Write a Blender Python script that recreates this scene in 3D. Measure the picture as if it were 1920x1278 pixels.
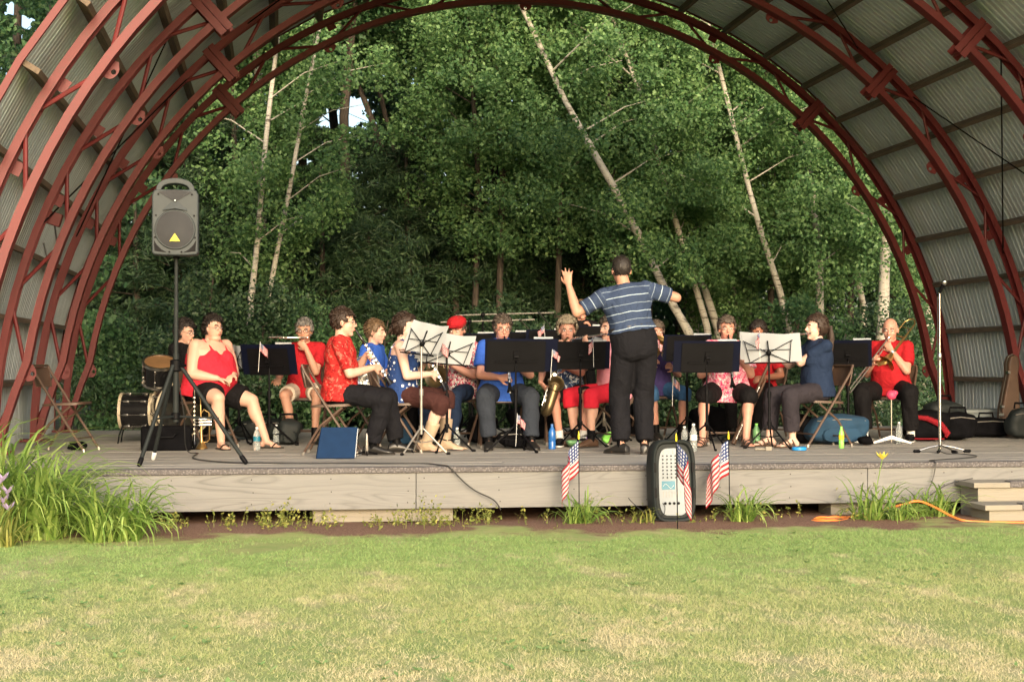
import bpy, math, random
import numpy as np
from mathutils import Vector, Matrix
V = Vector
rad = math.radians
random.seed(7)
np.random.seed(7)
for o in list(bpy.data.objects):
    bpy.data.objects.remove(o)
scene = bpy.context.scene
col = scene.collection

# ------------------------------------------------------------------ camera
F_PX = 2950.0
YAW = rad(8.45)
PITCH = math.atan(46 / F_PX)
CAM = V((-3.08, -12.3, 1.2))
cam_d = bpy.data.cameras.new('camera')
cam_d.sensor_width = 36.0
cam_d.lens = 36.0 * F_PX / 1920.0
cam_d.clip_end = 2000
cam = bpy.data.objects.new('camera', cam_d)
cam.location = CAM
cam.rotation_euler = (math.pi / 2 + PITCH, 0, -YAW)
col.objects.link(cam)
scene.camera = cam
CR = cam.rotation_euler.to_matrix()

# ------------------------------------------------------------------ sky and sun
SUN_EL, SUN_AZ = rad(15), rad(177)
world = bpy.data.worlds.new("World")
scene.world = world
world.use_nodes = True
wn = world.node_tree
bg = wn.nodes['Background']
sky = wn.nodes.new('ShaderNodeTexSky')
sky.sky_type = 'NISHITA'
sky.sun_disc = False
sky.sun_elevation = SUN_EL
sky.sun_rotation = SUN_AZ
sky.air_density = 1.0
sky.dust_density = 5.0
sky.ozone_density = 1.0
wn.links.new(sky.outputs[0], bg.inputs[0])
bg.inputs[1].default_value = 0.15
sd = bpy.data.lights.new('sun', 'SUN')
sd.energy = 0.58
sd.angle = rad(24)
sd.color = (1.0, 0.96, 0.91)
sun = bpy.data.objects.new('sun', sd)
sdir = V((math.sin(SUN_AZ) * math.cos(SUN_EL), math.cos(SUN_AZ) * math.cos(SUN_EL), math.sin(SUN_EL)))
sun.rotation_euler = sdir.to_track_quat('Z', 'Y').to_euler()
sun.location = (6, -20, 15)
col.objects.link(sun)
scene.view_settings.view_transform = 'Standard'
scene.view_settings.look = 'None'
scene.view_settings.exposure = 1.5
scene.view_settings.gamma = 1.0
scene.cycles.max_bounces = 6
scene.cycles.diffuse_bounces = 3
scene.cycles.transparent_max_bounces = 6
scene.cycles.sample_clamp_indirect = 4.0

ST = 0.40      # stage floor height above the ground


def W(px, py, y):
    """world point seen at a photo pixel, at depth y"""
    d = CR @ V(((px - 960) / F_PX, -(py - 639) / F_PX, -1.0))
    t = (y - CAM.y) / d.y
    return CAM + d * t


def G(px, y, z=ST):
    a = YAW + math.atan((px - 960) / F_PX)
    return V((CAM.x + (y - CAM.y) * math.tan(a), y, z))


def proj(p):
    q = CR.transposed() @ (V(p) - CAM)
    return 960 + F_PX * q.x / -q.z, 639 - F_PX * q.y / -q.z


# ------------------------------------------------------------------ materials
def nt(name):
    m = bpy.data.materials.new(name)
    m.use_nodes = True
    n = m.node_tree
    return m, n, n.nodes['Principled BSDF']


def _set(n, s, v):
    n.inputs[s].default_value = v


def c4(c):
    return (c[0], c[1], c[2], 1.0)


def mixn(n, fac, a, b):
    x = n.nodes.new('ShaderNodeMix')
    x.data_type = 'RGBA'
    for i, v in ((0, fac), (6, a), (7, b)):
        if isinstance(v, (tuple, list)):
            x.inputs[i].default_value = c4(v)
        elif isinstance(v, (int, float)):
            x.inputs[i].default_value = v
        else:
            n.links.new(v, x.inputs[i])
    return x.outputs[2]


def ramp(n, src, stops, interp='LINEAR'):
    r = n.nodes.new('ShaderNodeValToRGB')
    r.color_ramp.interpolation = interp
    el = r.color_ramp.elements
    while len(el) < len(stops):
        el.new(0.5)
    for e, (p, c) in zip(el, stops):
        e.position = p
        e.color = c4(c) if isinstance(c, (tuple, list)) else (c, c, c, 1)
    n.links.new(src, r.inputs[0])
    return r.outputs[0]


def coord(n, scale=(1, 1, 1), kind='Object', rot=(0, 0, 0)):
    t = n.nodes.new('ShaderNodeTexCoord')
    mp = n.nodes.new('ShaderNodeMapping')
    mp.inputs['Scale'].default_value = scale
    mp.inputs['Rotation'].default_value = rot
    n.links.new(t.outputs[kind], mp.inputs[0])
    return mp.outputs[0]


def noise(n, vec, scale, detail=3, rough=0.55, dist=0.0):
    t = n.nodes.new('ShaderNodeTexNoise')
    t.inputs['Scale'].default_value = scale
    t.inputs['Detail'].default_value = detail
    t.inputs['Roughness'].default_value = rough
    t.inputs['Distortion'].default_value = dist
    if vec is not None:
        n.links.new(vec, t.inputs['Vector'])
    return t.outputs['Fac']


def math_(n, op, a, b=None, c=None):
    x = n.nodes.new('ShaderNodeMath')
    x.operation = op
    for i, v in enumerate((a, b, c)):
        if v is None:
            continue
        if isinstance(v, (int, float)):
            x.inputs[i].default_value = v
        else:
            n.links.new(v, x.inputs[i])
    return x.outputs[0]


def bumpn(n, b, h, strength=0.3, dist=0.01):
    x = n.nodes.new('ShaderNodeBump')
    x.inputs['Strength'].default_value = strength
    x.inputs['Distance'].default_value = dist
    n.links.new(h, x.inputs['Height'])
    n.links.new(x.outputs[0], b.inputs['Normal'])


def tint(c, k):
    return tuple(min(1, v * k) for v in c)


def M(name, c, rough=0.6, metal=0.0, var=0.15, scale=12.0, bump=0.0, bscale=60.0, stretch=(1, 1, 1), spec=0.5, c2=None, sheen=0.0):
    m, n, b = nt(name)
    v = coord(n, stretch)
    f = noise(n, v, scale, 4)
    f = ramp(n, f, [(0.3, 0.0), (0.7, 1.0)])
    cc = mixn(n, f, tint(c, 1 - var), c2 if c2 else tint(c, 1 + var))
    n.links.new(cc, b.inputs['Base Color'])
    _set(b, 'Roughness', rough)
    _set(b, 'Metallic', metal)
    _set(b, 'Specular IOR Level', spec)
    if sheen:
        _set(b, 'Sheen Weight', sheen)
    if bump:
        bumpn(n, b, noise(n, v, bscale, 5), bump, 0.01)
    return m


def cloth(name, c, var=0.12, **k):
    m, n, b = nt(name)
    v = coord(n)
    f = noise(n, v, 7, 3)
    cc = mixn(n, f, tint(c, 1 - var), tint(c, 1 + var))
    n.links.new(cc, b.inputs['Base Color'])
    _set(b, 'Roughness', 0.85)
    _set(b, 'Specular IOR Level', 0.2)
    h1 = noise(n, v, 9, 3, 0.5, 1.2)
    h2 = noise(n, v, 400, 1)
    h = math_(n, 'ADD', h1, math_(n, 'MULTIPLY', h2, 0.04))
    bumpn(n, b, h, 0.55, 0.04)
    return m


def cloth_pattern(name, base, cols, scale=22, thr=0.5, kind='noise', dist=1.5):
    """printed cloth: blotches or dots of other colours on a base colour"""
    m, n, b = nt(name)
    v = coord(n)
    c = base
    if kind == 'noise':
        for i, cc in enumerate(cols):
            vv = coord(n, (1, 1, 1), rot=(0.7 * i + 0.3, 1.1 * i, 0.5))
            f = noise(n, vv, scale * (1 + 0.35 * i), 2.5, 0.6, dist)
            f = ramp(n, f, [(thr, 0.0), (thr + 0.03, 1.0)])
            c = mixn(n, f, c, cc)
    else:
        t = n.nodes.new('ShaderNodeTexVoronoi')
        t.inputs['Scale'].default_value = scale
        n.links.new(v, t.inputs['Vector'])
        f = ramp(n, t.outputs['Distance'], [(thr, 1.0), (thr + 0.05, 0.0)])
        c = mixn(n, f, c, cols[0])
    n.links.new(c, b.inputs['Base Color'])
    _set(b, 'Roughness', 0.85)
    _set(b, 'Specular IOR Level', 0.2)
    bumpn(n, b, noise(n, v, 9, 3, 0.5, 1.2), 0.5, 0.04)
    return m


def stripe_cloth(name, base, light, attr='stripe', period=0.145):
    m, n, b = nt(name)
    a = n.nodes.new('ShaderNodeAttribute')
    a.attribute_name = attr
    s = math_(n, 'ADD', a.outputs['Fac'], math_(n, 'MULTIPLY', noise(n, coord(n), 5, 2), 0.03))
    fr = math_(n, 'FRACT', math_(n, 'DIVIDE', s, period))
    l1 = math_(n, 'LESS_THAN', math_(n, 'ABSOLUTE', math_(n, 'SUBTRACT', fr, 0.25)), 0.027)
    l2 = math_(n, 'LESS_THAN', math_(n, 'ABSOLUTE', math_(n, 'SUBTRACT', fr, 0.75)), 0.024)
    c = mixn(n, noise(n, coord(n), 8, 3), tint(base, 0.85), tint(base, 1.2))
    c = mixn(n, l1, c, light)
    c = mixn(n, math_(n, 'MULTIPLY', l2, 0.5), c, light)
    n.links.new(c, b.inputs['Base Color'])
    _set(b, 'Roughness', 0.85)
    _set(b, 'Specular IOR Level', 0.2)
    bumpn(n, b, noise(n, coord(n), 9, 3, 0.5, 1.2), 0.6, 0.045)
    return m


def skin(name, c):
    m, n, b = nt(name)
    v = coord(n)
    f = noise(n, v, 14, 3)
    n.links.new(mixn(n, f, tint(c, 0.88), (min(1, c[0] * 1.12), c[1] * 0.98, c[2] * 0.95)), b.inputs['Base Color'])
    _set(b, 'Roughness', 0.5)
    _set(b, 'Specular IOR Level', 0.35)
    _set(b, 'Subsurface Weight', 0.12)
    _set(b, 'Subsurface Radius', (0.02, 0.008, 0.004))
    _set(b, 'Subsurface Scale', 0.5)
    return m


def hairmat(name, c):
    m, n, b = nt(name)
    v = coord(n, (1, 1, 0.25))
    f = noise(n, v, 90, 4, 0.7)
    n.links.new(mixn(n, f, tint(c, 0.5), tint(c, 1.5)), b.inputs['Base Color'])
    _set(b, 'Roughness', 0.5)
    bumpn(n, b, f, 0.8, 0.01)
    return m


def leafmat(name, a, b2, c, trans=0.42):
    m, n, b = nt(name)
    g = n.nodes.new('ShaderNodeNewGeometry')
    r = g.outputs['Random Per Island']
    c1 = ramp(n, r, [(0.0, a), (0.45, b2), (0.85, c), (1.0, tint(c, 1.5))])
    v = coord(n)
    f = noise(n, v, 0.9, 3)
    c2 = mixn(n, ramp(n, f, [(0.35, 0), (0.65, 1)]), tint(a, 0.8), c1)
    cc = mixn(n, 0.65, c1, c2)
    n.links.new(cc, b.inputs['Base Color'])
    _set(b, 'Roughness', 0.5)
    _set(b, 'Specular IOR Level', 0.4)
    t = n.nodes.new('ShaderNodeBsdfTranslucent')
    n.links.new(cc, t.inputs['Color'])
    mx = n.nodes.new('ShaderNodeMixShader')
    mx.inputs[0].default_value = trans
    n.links.new(b.outputs[0], mx.inputs[1])
    n.links.new(t.outputs[0], mx.inputs[2])
    n.links.new(mx.outputs[0], n.nodes['Material Output'].inputs[0])
    return m


MT = {}


def setup_materials():
    # weathered boards with long dark grain figures
    def wood(name, a, b2, dark, sx=(0.5, 6, 9), gs=3.0):
        m, n, b = nt(name)
        g = n.nodes.new('ShaderNodeNewGeometry')
        v = coord(n, sx)
        d = noise(n, v, 1.2, 3, 0.5)
        w = n.nodes.new('ShaderNodeTexWave')
        w.bands_direction = 'Z'
        w.inputs['Scale'].default_value = gs * 0.35
        w.inputs['Distortion'].default_value = 9
        w.inputs['Detail'].default_value = 3
        w.inputs['Detail Scale'].default_value = 0.7
        n.links.new(v, w.inputs['Vector'])
        fig = noise(n, coord(n, (0.32, 1.0, 2.6)), 1.6, 2, 0.45, 0.4)
        fr = math_(n, 'FRACT', math_(n, 'MULTIPLY', fig, 17.0))
        g1 = ramp(n, fr, [(0.0, 1.0), (0.25, 0.15), (0.8, 0.0), (1.0, 0.8)])
        grain = math_(n, 'MULTIPLY', g1, ramp(n, noise(n, coord(n, (0.7, 1, 3)), 1.1, 2), [(0.40, 0.15), (0.62, 1.0)]))
        fine = noise(n, coord(n, (1.5, 60, 60)), 3, 4, 0.6)
        c = mixn(n, d, a, b2)
        c = mixn(n, math_(n, 'MULTIPLY', grain, 0.5), c, dark)
        c = mixn(n, math_(n, 'MULTIPLY', fine, 0.45), c, tint(dark, 1.2))
        c = mixn(n, math_(n, 'MULTIPLY', g.outputs['Random Per Island'], 0.25), c, tint(a, 0.6))
        n.links.new(c, b.inputs['Base Color'])
        _set(b, 'Roughness', 0.85)
        _set(b, 'Specular IOR Level', 0.2)
        bumpn(n, b, fine, 0.4, 0.006)
        return m
    MT['fascia'] = wood('weathered_fascia', (0.215, 0.215, 0.208), (0.30, 0.298, 0.285), (0.075, 0.073, 0.07))
    MT['deck'] = wood('deck_boards', (0.32, 0.305, 0.275), (0.41, 0.39, 0.355), (0.16, 0.15, 0.135), (0.6, 9, 9))
    MT['timber'] = wood('cut_timber', (0.29, 0.265, 0.215), (0.36, 0.33, 0.27), (0.15, 0.135, 0.11))
    MT['purlin'] = M('weathered_purlin', (0.15, 0.11, 0.075), 0.85, var=0.3, scale=5, stretch=(8, 0.7, 8), bump=0.3)
    # tread strip: dark diamond plate / tar paper
    m, n, b = nt('tread_strip')
    v = coord(n)
    t = n.nodes.new('ShaderNodeTexVoronoi')
    t.inputs['Scale'].default_value = 55
    n.links.new(v, t.inputs['Vector'])
    c = mixn(n, ramp(n, t.outputs['Distance'], [(0.25, 0), (0.5, 1)]), (0.17, 0.16, 0.16), (0.07, 0.065, 0.068))
    c = mixn(n, math_(n, 'MULTIPLY', noise(n, v, 3, 4), 0.5), c, (0.17, 0.15, 0.14))
    n.links.new(c, b.inputs['Base Color'])
    _set(b, 'Roughness', 0.75)
    bumpn(n, b, t.outputs['Distance'], 0.6, 0.01)
    MT['tread'] = m
    # red oxide painted steel
    m, n, b = nt('red_painted_steel')
    v = coord(n)
    f = noise(n, v, 2.2, 5, 0.65)
    f2 = noise(n, v, 30, 4, 0.7)
    c = mixn(n, f, (0.095, 0.0085, 0.010), (0.175, 0.015, 0.015))
    c = mixn(n, math_(n, 'MULTIPLY', ramp(n, f2, [(0.56, 0), (0.70, 1)]), 0.65), c, (0.07, 0.022, 0.016))
    n.links.new(c, b.inputs['Base Color'])
    _set(b, 'Roughness', 0.55)
    bumpn(n, b, f2, 0.15, 0.004)
    MT['red'] = m
    m, n, b = nt('galvanised_sheet')
    v = coord(n, (1, 1, 1))
    f = noise(n, coord(n, (3, 1.2, 3)), 1.4, 5, 0.6)
    f2 = noise(n, coord(n, (1.0, 14, 1.0)), 1.5, 5, 0.7)
    f3 = noise(n, v, 14, 4, 0.7)
    c = mixn(n, f, (0.56, 0.64, 0.66), (0.74, 0.82, 0.84))
    c = mixn(n, math_(n, 'MULTIPLY', ramp(n, f2, [(0.52, 0), (0.76, 1)]), 0.5), c, (0.30, 0.28, 0.22))
    c = mixn(n, math_(n, 'MULTIPLY', ramp(n, f3, [(0.6, 0), (0.8, 1)]), 0.4), c, (0.12, 0.11, 0.08))
    g = n.nodes.new('ShaderNodeNewGeometry')
    c = mixn(n, math_(n, 'MULTIPLY', g.outputs['Random Per Island'], 0.35), c, (0.40, 0.41, 0.37))
    n.links.new(c, b.inputs['Base Color'])
    _set(b, 'Roughness', 0.55)
    _set(b, 'Metallic', 0.15)
    MT['sheet'] = m
    # ground
    m, n, b = nt('lawn_ground')
    v = coord(n)
    big = noise(n, v, 0.9, 5, 0.6)
    tanp = ramp(n, noise(n, coord(n, (1.1, 0.55, 1)), 1.9, 5, 0.72), [(0.52, 0), (0.64, 1)])
    mid = noise(n, v, 5, 5, 0.65)
    fine = noise(n, v, 70, 4, 0.7)
    c = mixn(n, ramp(n, mid, [(0.35, 0), (0.65, 1)]), (0.28, 0.39, 0.13), (0.41, 0.44, 0.18))
    c = mixn(n, math_(n, 'MULTIPLY', tanp, 0.7), c, (0.56, 0.47, 0.30))
    c = mixn(n, math_(n, 'MULTIPLY', fine, 0.6), c, (0.26, 0.27, 0.10))
    sx = n.nodes.new('ShaderNodeSeparateXYZ')
    n.links.new(v, sx.inputs[0])
    yy = math_(n, 'ADD', sx.outputs[1], math_(n, 'MULTIPLY', math_(n, 'SUBTRACT', big, 0.5), 3.2))
    bed = ramp(n, math_(n, 'ADD', math_(n, 'MULTIPLY', yy, 0.25), 0.5), [(0.25, 0.0), (0.31, 1.0)])
    soil = mixn(n, ramp(n, fine, [(0.3, 0), (0.7, 1)]), (0.11, 0.060, 0.042), (0.33, 0.205, 0.15))
    c = mixn(n, bed, c, soil)
    n.links.new(c, b.inputs['Base Color'])
    _set(b, 'Roughness', 0.95)
    _set(b, 'Specular IOR Level', 0.1)
    bumpn(n, b, math_(n, 'ADD', fine, mid), 0.6, 0.03)
    MT['ground'] = m
    # grass blades coloured by patches (short mown, partly dry)
    m, n, b = nt('lawn_blades')
    g = n.nodes.new('ShaderNodeNewGeometry')
    v = coord(n)
    big = noise(n, coord(n, (0.9, 0.6, 1)), 1.2, 4, 0.6)
    green = ramp(n, g.outputs['Random Per Island'], [(0, (0.20, 0.34, 0.11)), (0.5, (0.30, 0.43, 0.15)), (1, (0.42, 0.54, 0.21))])
    straw = ramp(n, g.outputs['Random Per Island'], [(0, (0.34, 0.42, 0.16)), (0.5, (0.46, 0.49, 0.21)), (1, (0.61, 0.57, 0.32))])
    sx = n.nodes.new('ShaderNodeSeparateXYZ')
    n.links.new(v, sx.inputs[0])
    # the strip nearest the stage is the lusher one
    near = math_(n, 'MULTIPLY', math_(n, 'ADD', sx.outputs[1], 3.6), 0.14)
    mid = noise(n, coord(n, (1.2, 0.6, 1)), 4.0, 5, 0.7)
    mix_ = math_(n, 'ADD', math_(n, 'MULTIPLY', big, 0.6), math_(n, 'MULTIPLY', mid, 0.4))
    f = ramp(n, math_(n, 'SUBTRACT', mix_, near), [(0.34, 0), (0.60, 1)])
    c = mixn(n, f, green, straw)
    tan = ramp(n, math_(n, 'SUBTRACT', noise(n, coord(n, (1.1, 0.55, 1)), 1.9, 5, 0.72), math_(n, 'MULTIPLY', near, 0.3)), [(0.54, 0), (0.66, 1)])
    c = mixn(n, math_(n, 'MULTIPLY', tan, 0.72), c, (0.74, 0.63, 0.42))
    dk = ramp(n, noise(n, coord(n, (1.2, 0.6, 1)), 6.0, 4, 0.7), [(0.54, 0), (0.68, 1)])
    c = mixn(n, math_(n, 'MULTIPLY', dk, 0.55), c, (0.13, 0.22, 0.07))
    n.links.new(c, b.inputs['Base Color'])
    _set(b, 'Roughness', 0.7)
    _set(b, 'Specular IOR Level', 0.2)
    tr = n.nodes.new('ShaderNodeBsdfTranslucent')
    n.links.new(c, tr.inputs['Color'])
    mx = n.nodes.new('ShaderNodeMixShader')
    mx.inputs[0].default_value = 0.3
    n.links.new(b.outputs[0], mx.inputs[1])
    n.links.new(tr.outputs[0], mx.inputs[2])
    n.links.new(mx.outputs[0], n.nodes['Material Output'].inputs[0])
    MT['blades'] = m
    MT['lily'] = leafmat('daylily_leaf', (0.15, 0.27, 0.05), (0.27, 0.42, 0.09), (0.44, 0.56, 0.16), 0.35)
    MT['weed'] = leafmat('weed_leaf', (0.15, 0.20, 0.04), (0.26, 0.30, 0.07), (0.44, 0.42, 0.12), 0.3)
    MT['lawnweed'] = leafmat('lawn_weed_leaf', (0.20, 0.36, 0.11), (0.30, 0.46, 0.15), (0.42, 0.56, 0.22), 0.35)
    MT['birch_leaf'] = leafmat('birch_leaf', (0.082, 0.185, 0.066), (0.150, 0.285, 0.096), (0.27, 0.42, 0.16))
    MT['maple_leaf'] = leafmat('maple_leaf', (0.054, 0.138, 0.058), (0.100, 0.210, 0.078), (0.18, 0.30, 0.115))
    MT['dark_leaf'] = leafmat('pine_and_shaded_leaf', (0.025, 0.060, 0.028), (0.046, 0.096, 0.042), (0.085, 0.145, 0.06), 0.2)  # pine needle colour, reused as painted shade on broadleaf trees and shrubs
    # birch bark
    m, n, b = nt('birch_bark')
    v = coord(n, (1, 1, 7))
    f = noise(n, v, 2.5, 5, 0.7, 0.6)
    f3 = noise(n, coord(n, (2, 2, 9)), 9, 3, 0.6)
    c = mixn(n, noise(n, coord(n), 1.2, 3), (0.38, 0.35, 0.29), (0.50, 0.47, 0.40))
    c = mixn(n, ramp(n, f, [(0.55, 0), (0.63, 1)]), c, (0.10, 0.08, 0.06))
    c = mixn(n, math_(n, 'MULTIPLY', ramp(n, f3, [(0.58, 0), (0.66, 1)]), 0.8), c, (0.05, 0.045, 0.04))
    n.links.new(c, b.inputs['Base Color'])
    _set(b, 'Roughness', 0.8)
    MT['birch'] = m
    MT['bark'] = M('dark_bark', (0.075, 0.058, 0.045), 0.9, var=0.4, scale=6, stretch=(6, 6, 1), bump=0.6, bscale=20)
    MT['forest_floor'] = M('forest_floor', (0.06, 0.06, 0.03), 0.95, var=0.5, scale=2, bump=0.5, bscale=8)
    # kit
    MT['black'] = M('black_powder_coat', (0.0035, 0.0035, 0.0045), 0.55, var=0.2, spec=0.12)
    MT['blackmat'] = M('black_fabric', (0.0035, 0.0035, 0.0045), 0.9, var=0.45, scale=9, bump=0.6, bscale=14, spec=0.08)
    MT['navyfolder'] = M('navy_folder', (0.0020, 0.0035, 0.013), 0.65, var=0.25, scale=3, spec=0.1)
    MT['chrome'] = M('chrome', (0.62, 0.60, 0.56), 0.25, 1.0, var=0.1)
    MT['silver'] = M('silver_plate', (0.72, 0.70, 0.66), 0.22, 0.9, var=0.08)
    MT['brass'] = M('lacquered_brass', (0.50, 0.33, 0.13), 0.3, 0.9, var=0.15)
    MT['oldbrass'] = M('aged_brass', (0.17, 0.13, 0.07), 0.35, 0.8, var=0.25)
    MT['paper'] = M('sheet_music', (0.42, 0.45, 0.485), 0.8, var=0.05, scale=3)
    MT['brownmetal'] = M('brown_painted_chair', (0.085, 0.052, 0.036), 0.45, var=0.2, scale=7)
    MT['steel'] = M('dull_steel', (0.30, 0.28, 0.25), 0.4, 0.6, var=0.2)
    MT['greyplastic'] = M('grey_speaker_plastic', (0.040, 0.049, 0.053), 0.65, var=0.1, bump=0.1, bscale=200)
    MT['darkplastic'] = M('dark_grille', (0.028, 0.029, 0.033), 0.6, var=0.25, scale=4, bump=0.5, bscale=300)
    MT['dgrey'] = M('dark_grey_case', (0.018, 0.022, 0.022), 0.6, var=0.15, spec=0.2)
    MT['panel'] = M('pale_mixer_panel', (0.30, 0.33, 0.35), 0.7, var=0.04)
    MT['yellow'] = M('yellow_emblem', (0.75, 0.58, 0.02), 0.5, var=0.05)
    MT['teal'] = M('teal_print', (0.015, 0.16, 0.24), 0.4, var=0.1)
    MT['white'] = M('white_plastic', (0.7, 0.7, 0.68), 0.4, var=0.05)
    MT['orange'] = M('orange_cord', (0.80, 0.22, 0.04), 0.5, var=0.1)
    MT['wire'] = M('black_cable', (0.018, 0.018, 0.018), 0.5)
    MT['drumhead'] = M('amber_drum_head', (0.20, 0.11, 0.05), 0.4, var=0.3, scale=3)
    MT['cream'] = M('cream_drum_hoop', (0.42, 0.36, 0.26), 0.4, var=0.08)
    MT['gloss'] = M('gloss_black', (0.008, 0.008, 0.009), 0.12, var=0.1)
    MT['bluebag'] = M('blue_nylon', (0.009, 0.043, 0.09), 0.85, var=0.2, scale=6, bump=0.4, bscale=10)
    MT['bluebinder'] = M('blue_binder', (0.006, 0.024, 0.07), 0.8, var=0.1, spec=0.15)
    MT['bluebottle'] = M('blue_bottle', (0.02, 0.12, 0.38), 0.25, var=0.08)
    MT['cyan'] = M('bright_blue_plastic', (0.02, 0.25, 0.62), 0.3, var=0.08)
    MT['lime'] = M('lime_plastic', (0.25, 0.72, 0.12), 0.35, var=0.1)
    MT['green'] = M('green_plastic', (0.14, 0.32, 0.14), 0.35, var=0.1)
    MT['purple'] = M('purple_fabric', (0.14, 0.03, 0.32), 0.6)
    MT['greytub'] = M('grey_tub', (0.24, 0.27, 0.27), 0.5, var=0.08)
    MT['redcloth'] = cloth('red_bag_lining', (0.20, 0.008, 0.014))
    MT['brownleather'] = M('brown_leather', (0.09, 0.05, 0.03), 0.5, var=0.25, scale=5)
    MT['leather'] = M('black_leather', (0.018, 0.017, 0.016), 0.35, var=0.2)
    MT['boot'] = M('cream_boot_leather', (0.40, 0.30, 0.205), 0.6, var=0.2, scale=6)
    MT['sole'] = M('dark_sole', (0.03, 0.025, 0.02), 0.7)
    MT['lens'] = M('glasses_frame', (0.03, 0.025, 0.02), 0.3)
    MT['eye'] = M('eye_dark', (0.03, 0.02, 0.015), 0.3)
    MT['eyewhite'] = M('eye_white', (0.55, 0.5, 0.47), 0.4)
    MT['lip'] = M('lips', (0.42, 0.13, 0.10), 0.5)
    MT['pinkband'] = M('pink_cap', (0.7, 0.05, 0.12), 0.5)
    MT['purpleflower'] = M('lilac_petals', (0.42, 0.33, 0.52), 0.7)
    MT['yellowflower'] = M('yellow_petals', (0.78, 0.62, 0.08), 0.6)
    # clear bottle
    m, n, b = nt('clear_bottle')
    n.links.new(mixn(n, noise(n, coord(n), 30, 3), (0.55, 0.6, 0.6), (0.75, 0.8, 0.8)), b.inputs['Base Color'])
    _set(b, 'Roughness', 0.12)
    _set(b, 'Transmission Weight', 0.75)
    _set(b, 'IOR', 1.25)
    MT['clear'] = m
    # stars and stripes by uv
    m, n, b = nt('striped_flag_cloth')
    uv = n.nodes.new('ShaderNodeUVMap')
    s = n.nodes.new('ShaderNodeSeparateXYZ')
    n.links.new(uv.outputs[0], s.inputs[0])
    u, vv = s.outputs[0], s.outputs[1]
    st = math_(n, 'MODULO', math_(n, 'FLOOR', math_(n, 'MULTIPLY', vv, 12.999)), 2.0)
    c = mixn(n, st, (0.30, 0.008, 0.020), (0.44, 0.42, 0.42))
    can = math_(n, 'MULTIPLY', math_(n, 'LESS_THAN', u, 0.4), math_(n, 'GREATER_THAN', vv, 6 / 13))
    su = math_(n, 'SUBTRACT', math_(n, 'FRACT', math_(n, 'MULTIPLY', u, 15.0)), 0.5)
    sv = math_(n, 'SUBTRACT', math_(n, 'FRACT', math_(n, 'MULTIPLY', math_(n, 'SUBTRACT', vv, 6 / 13), 9.3)), 0.5)
    d2 = math_(n, 'ADD', math_(n, 'MULTIPLY', su, su), math_(n, 'MULTIPLY', sv, sv))
    star = math_(n, 'LESS_THAN', d2, 0.085)
    cb = mixn(n, star, (0.015, 0.035, 0.13), (0.52, 0.52, 0.54))
    c = mixn(n, can, c, cb)
    n.links.new(c, b.inputs['Base Color'])
    _set(b, 'Roughness', 0.8)
    MT['flag'] = m


setup_materials()


# ------------------------------------------------------------------ mesh helpers
def frame_of(d):
    d = V(d).normalized()
    a = V((0, 0, 1)) if abs(d.z) < 0.95 else V((1, 0, 0))
    x = a.cross(d).normalized()
    y = d.cross(x).normalized()
    return x, y, d


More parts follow.
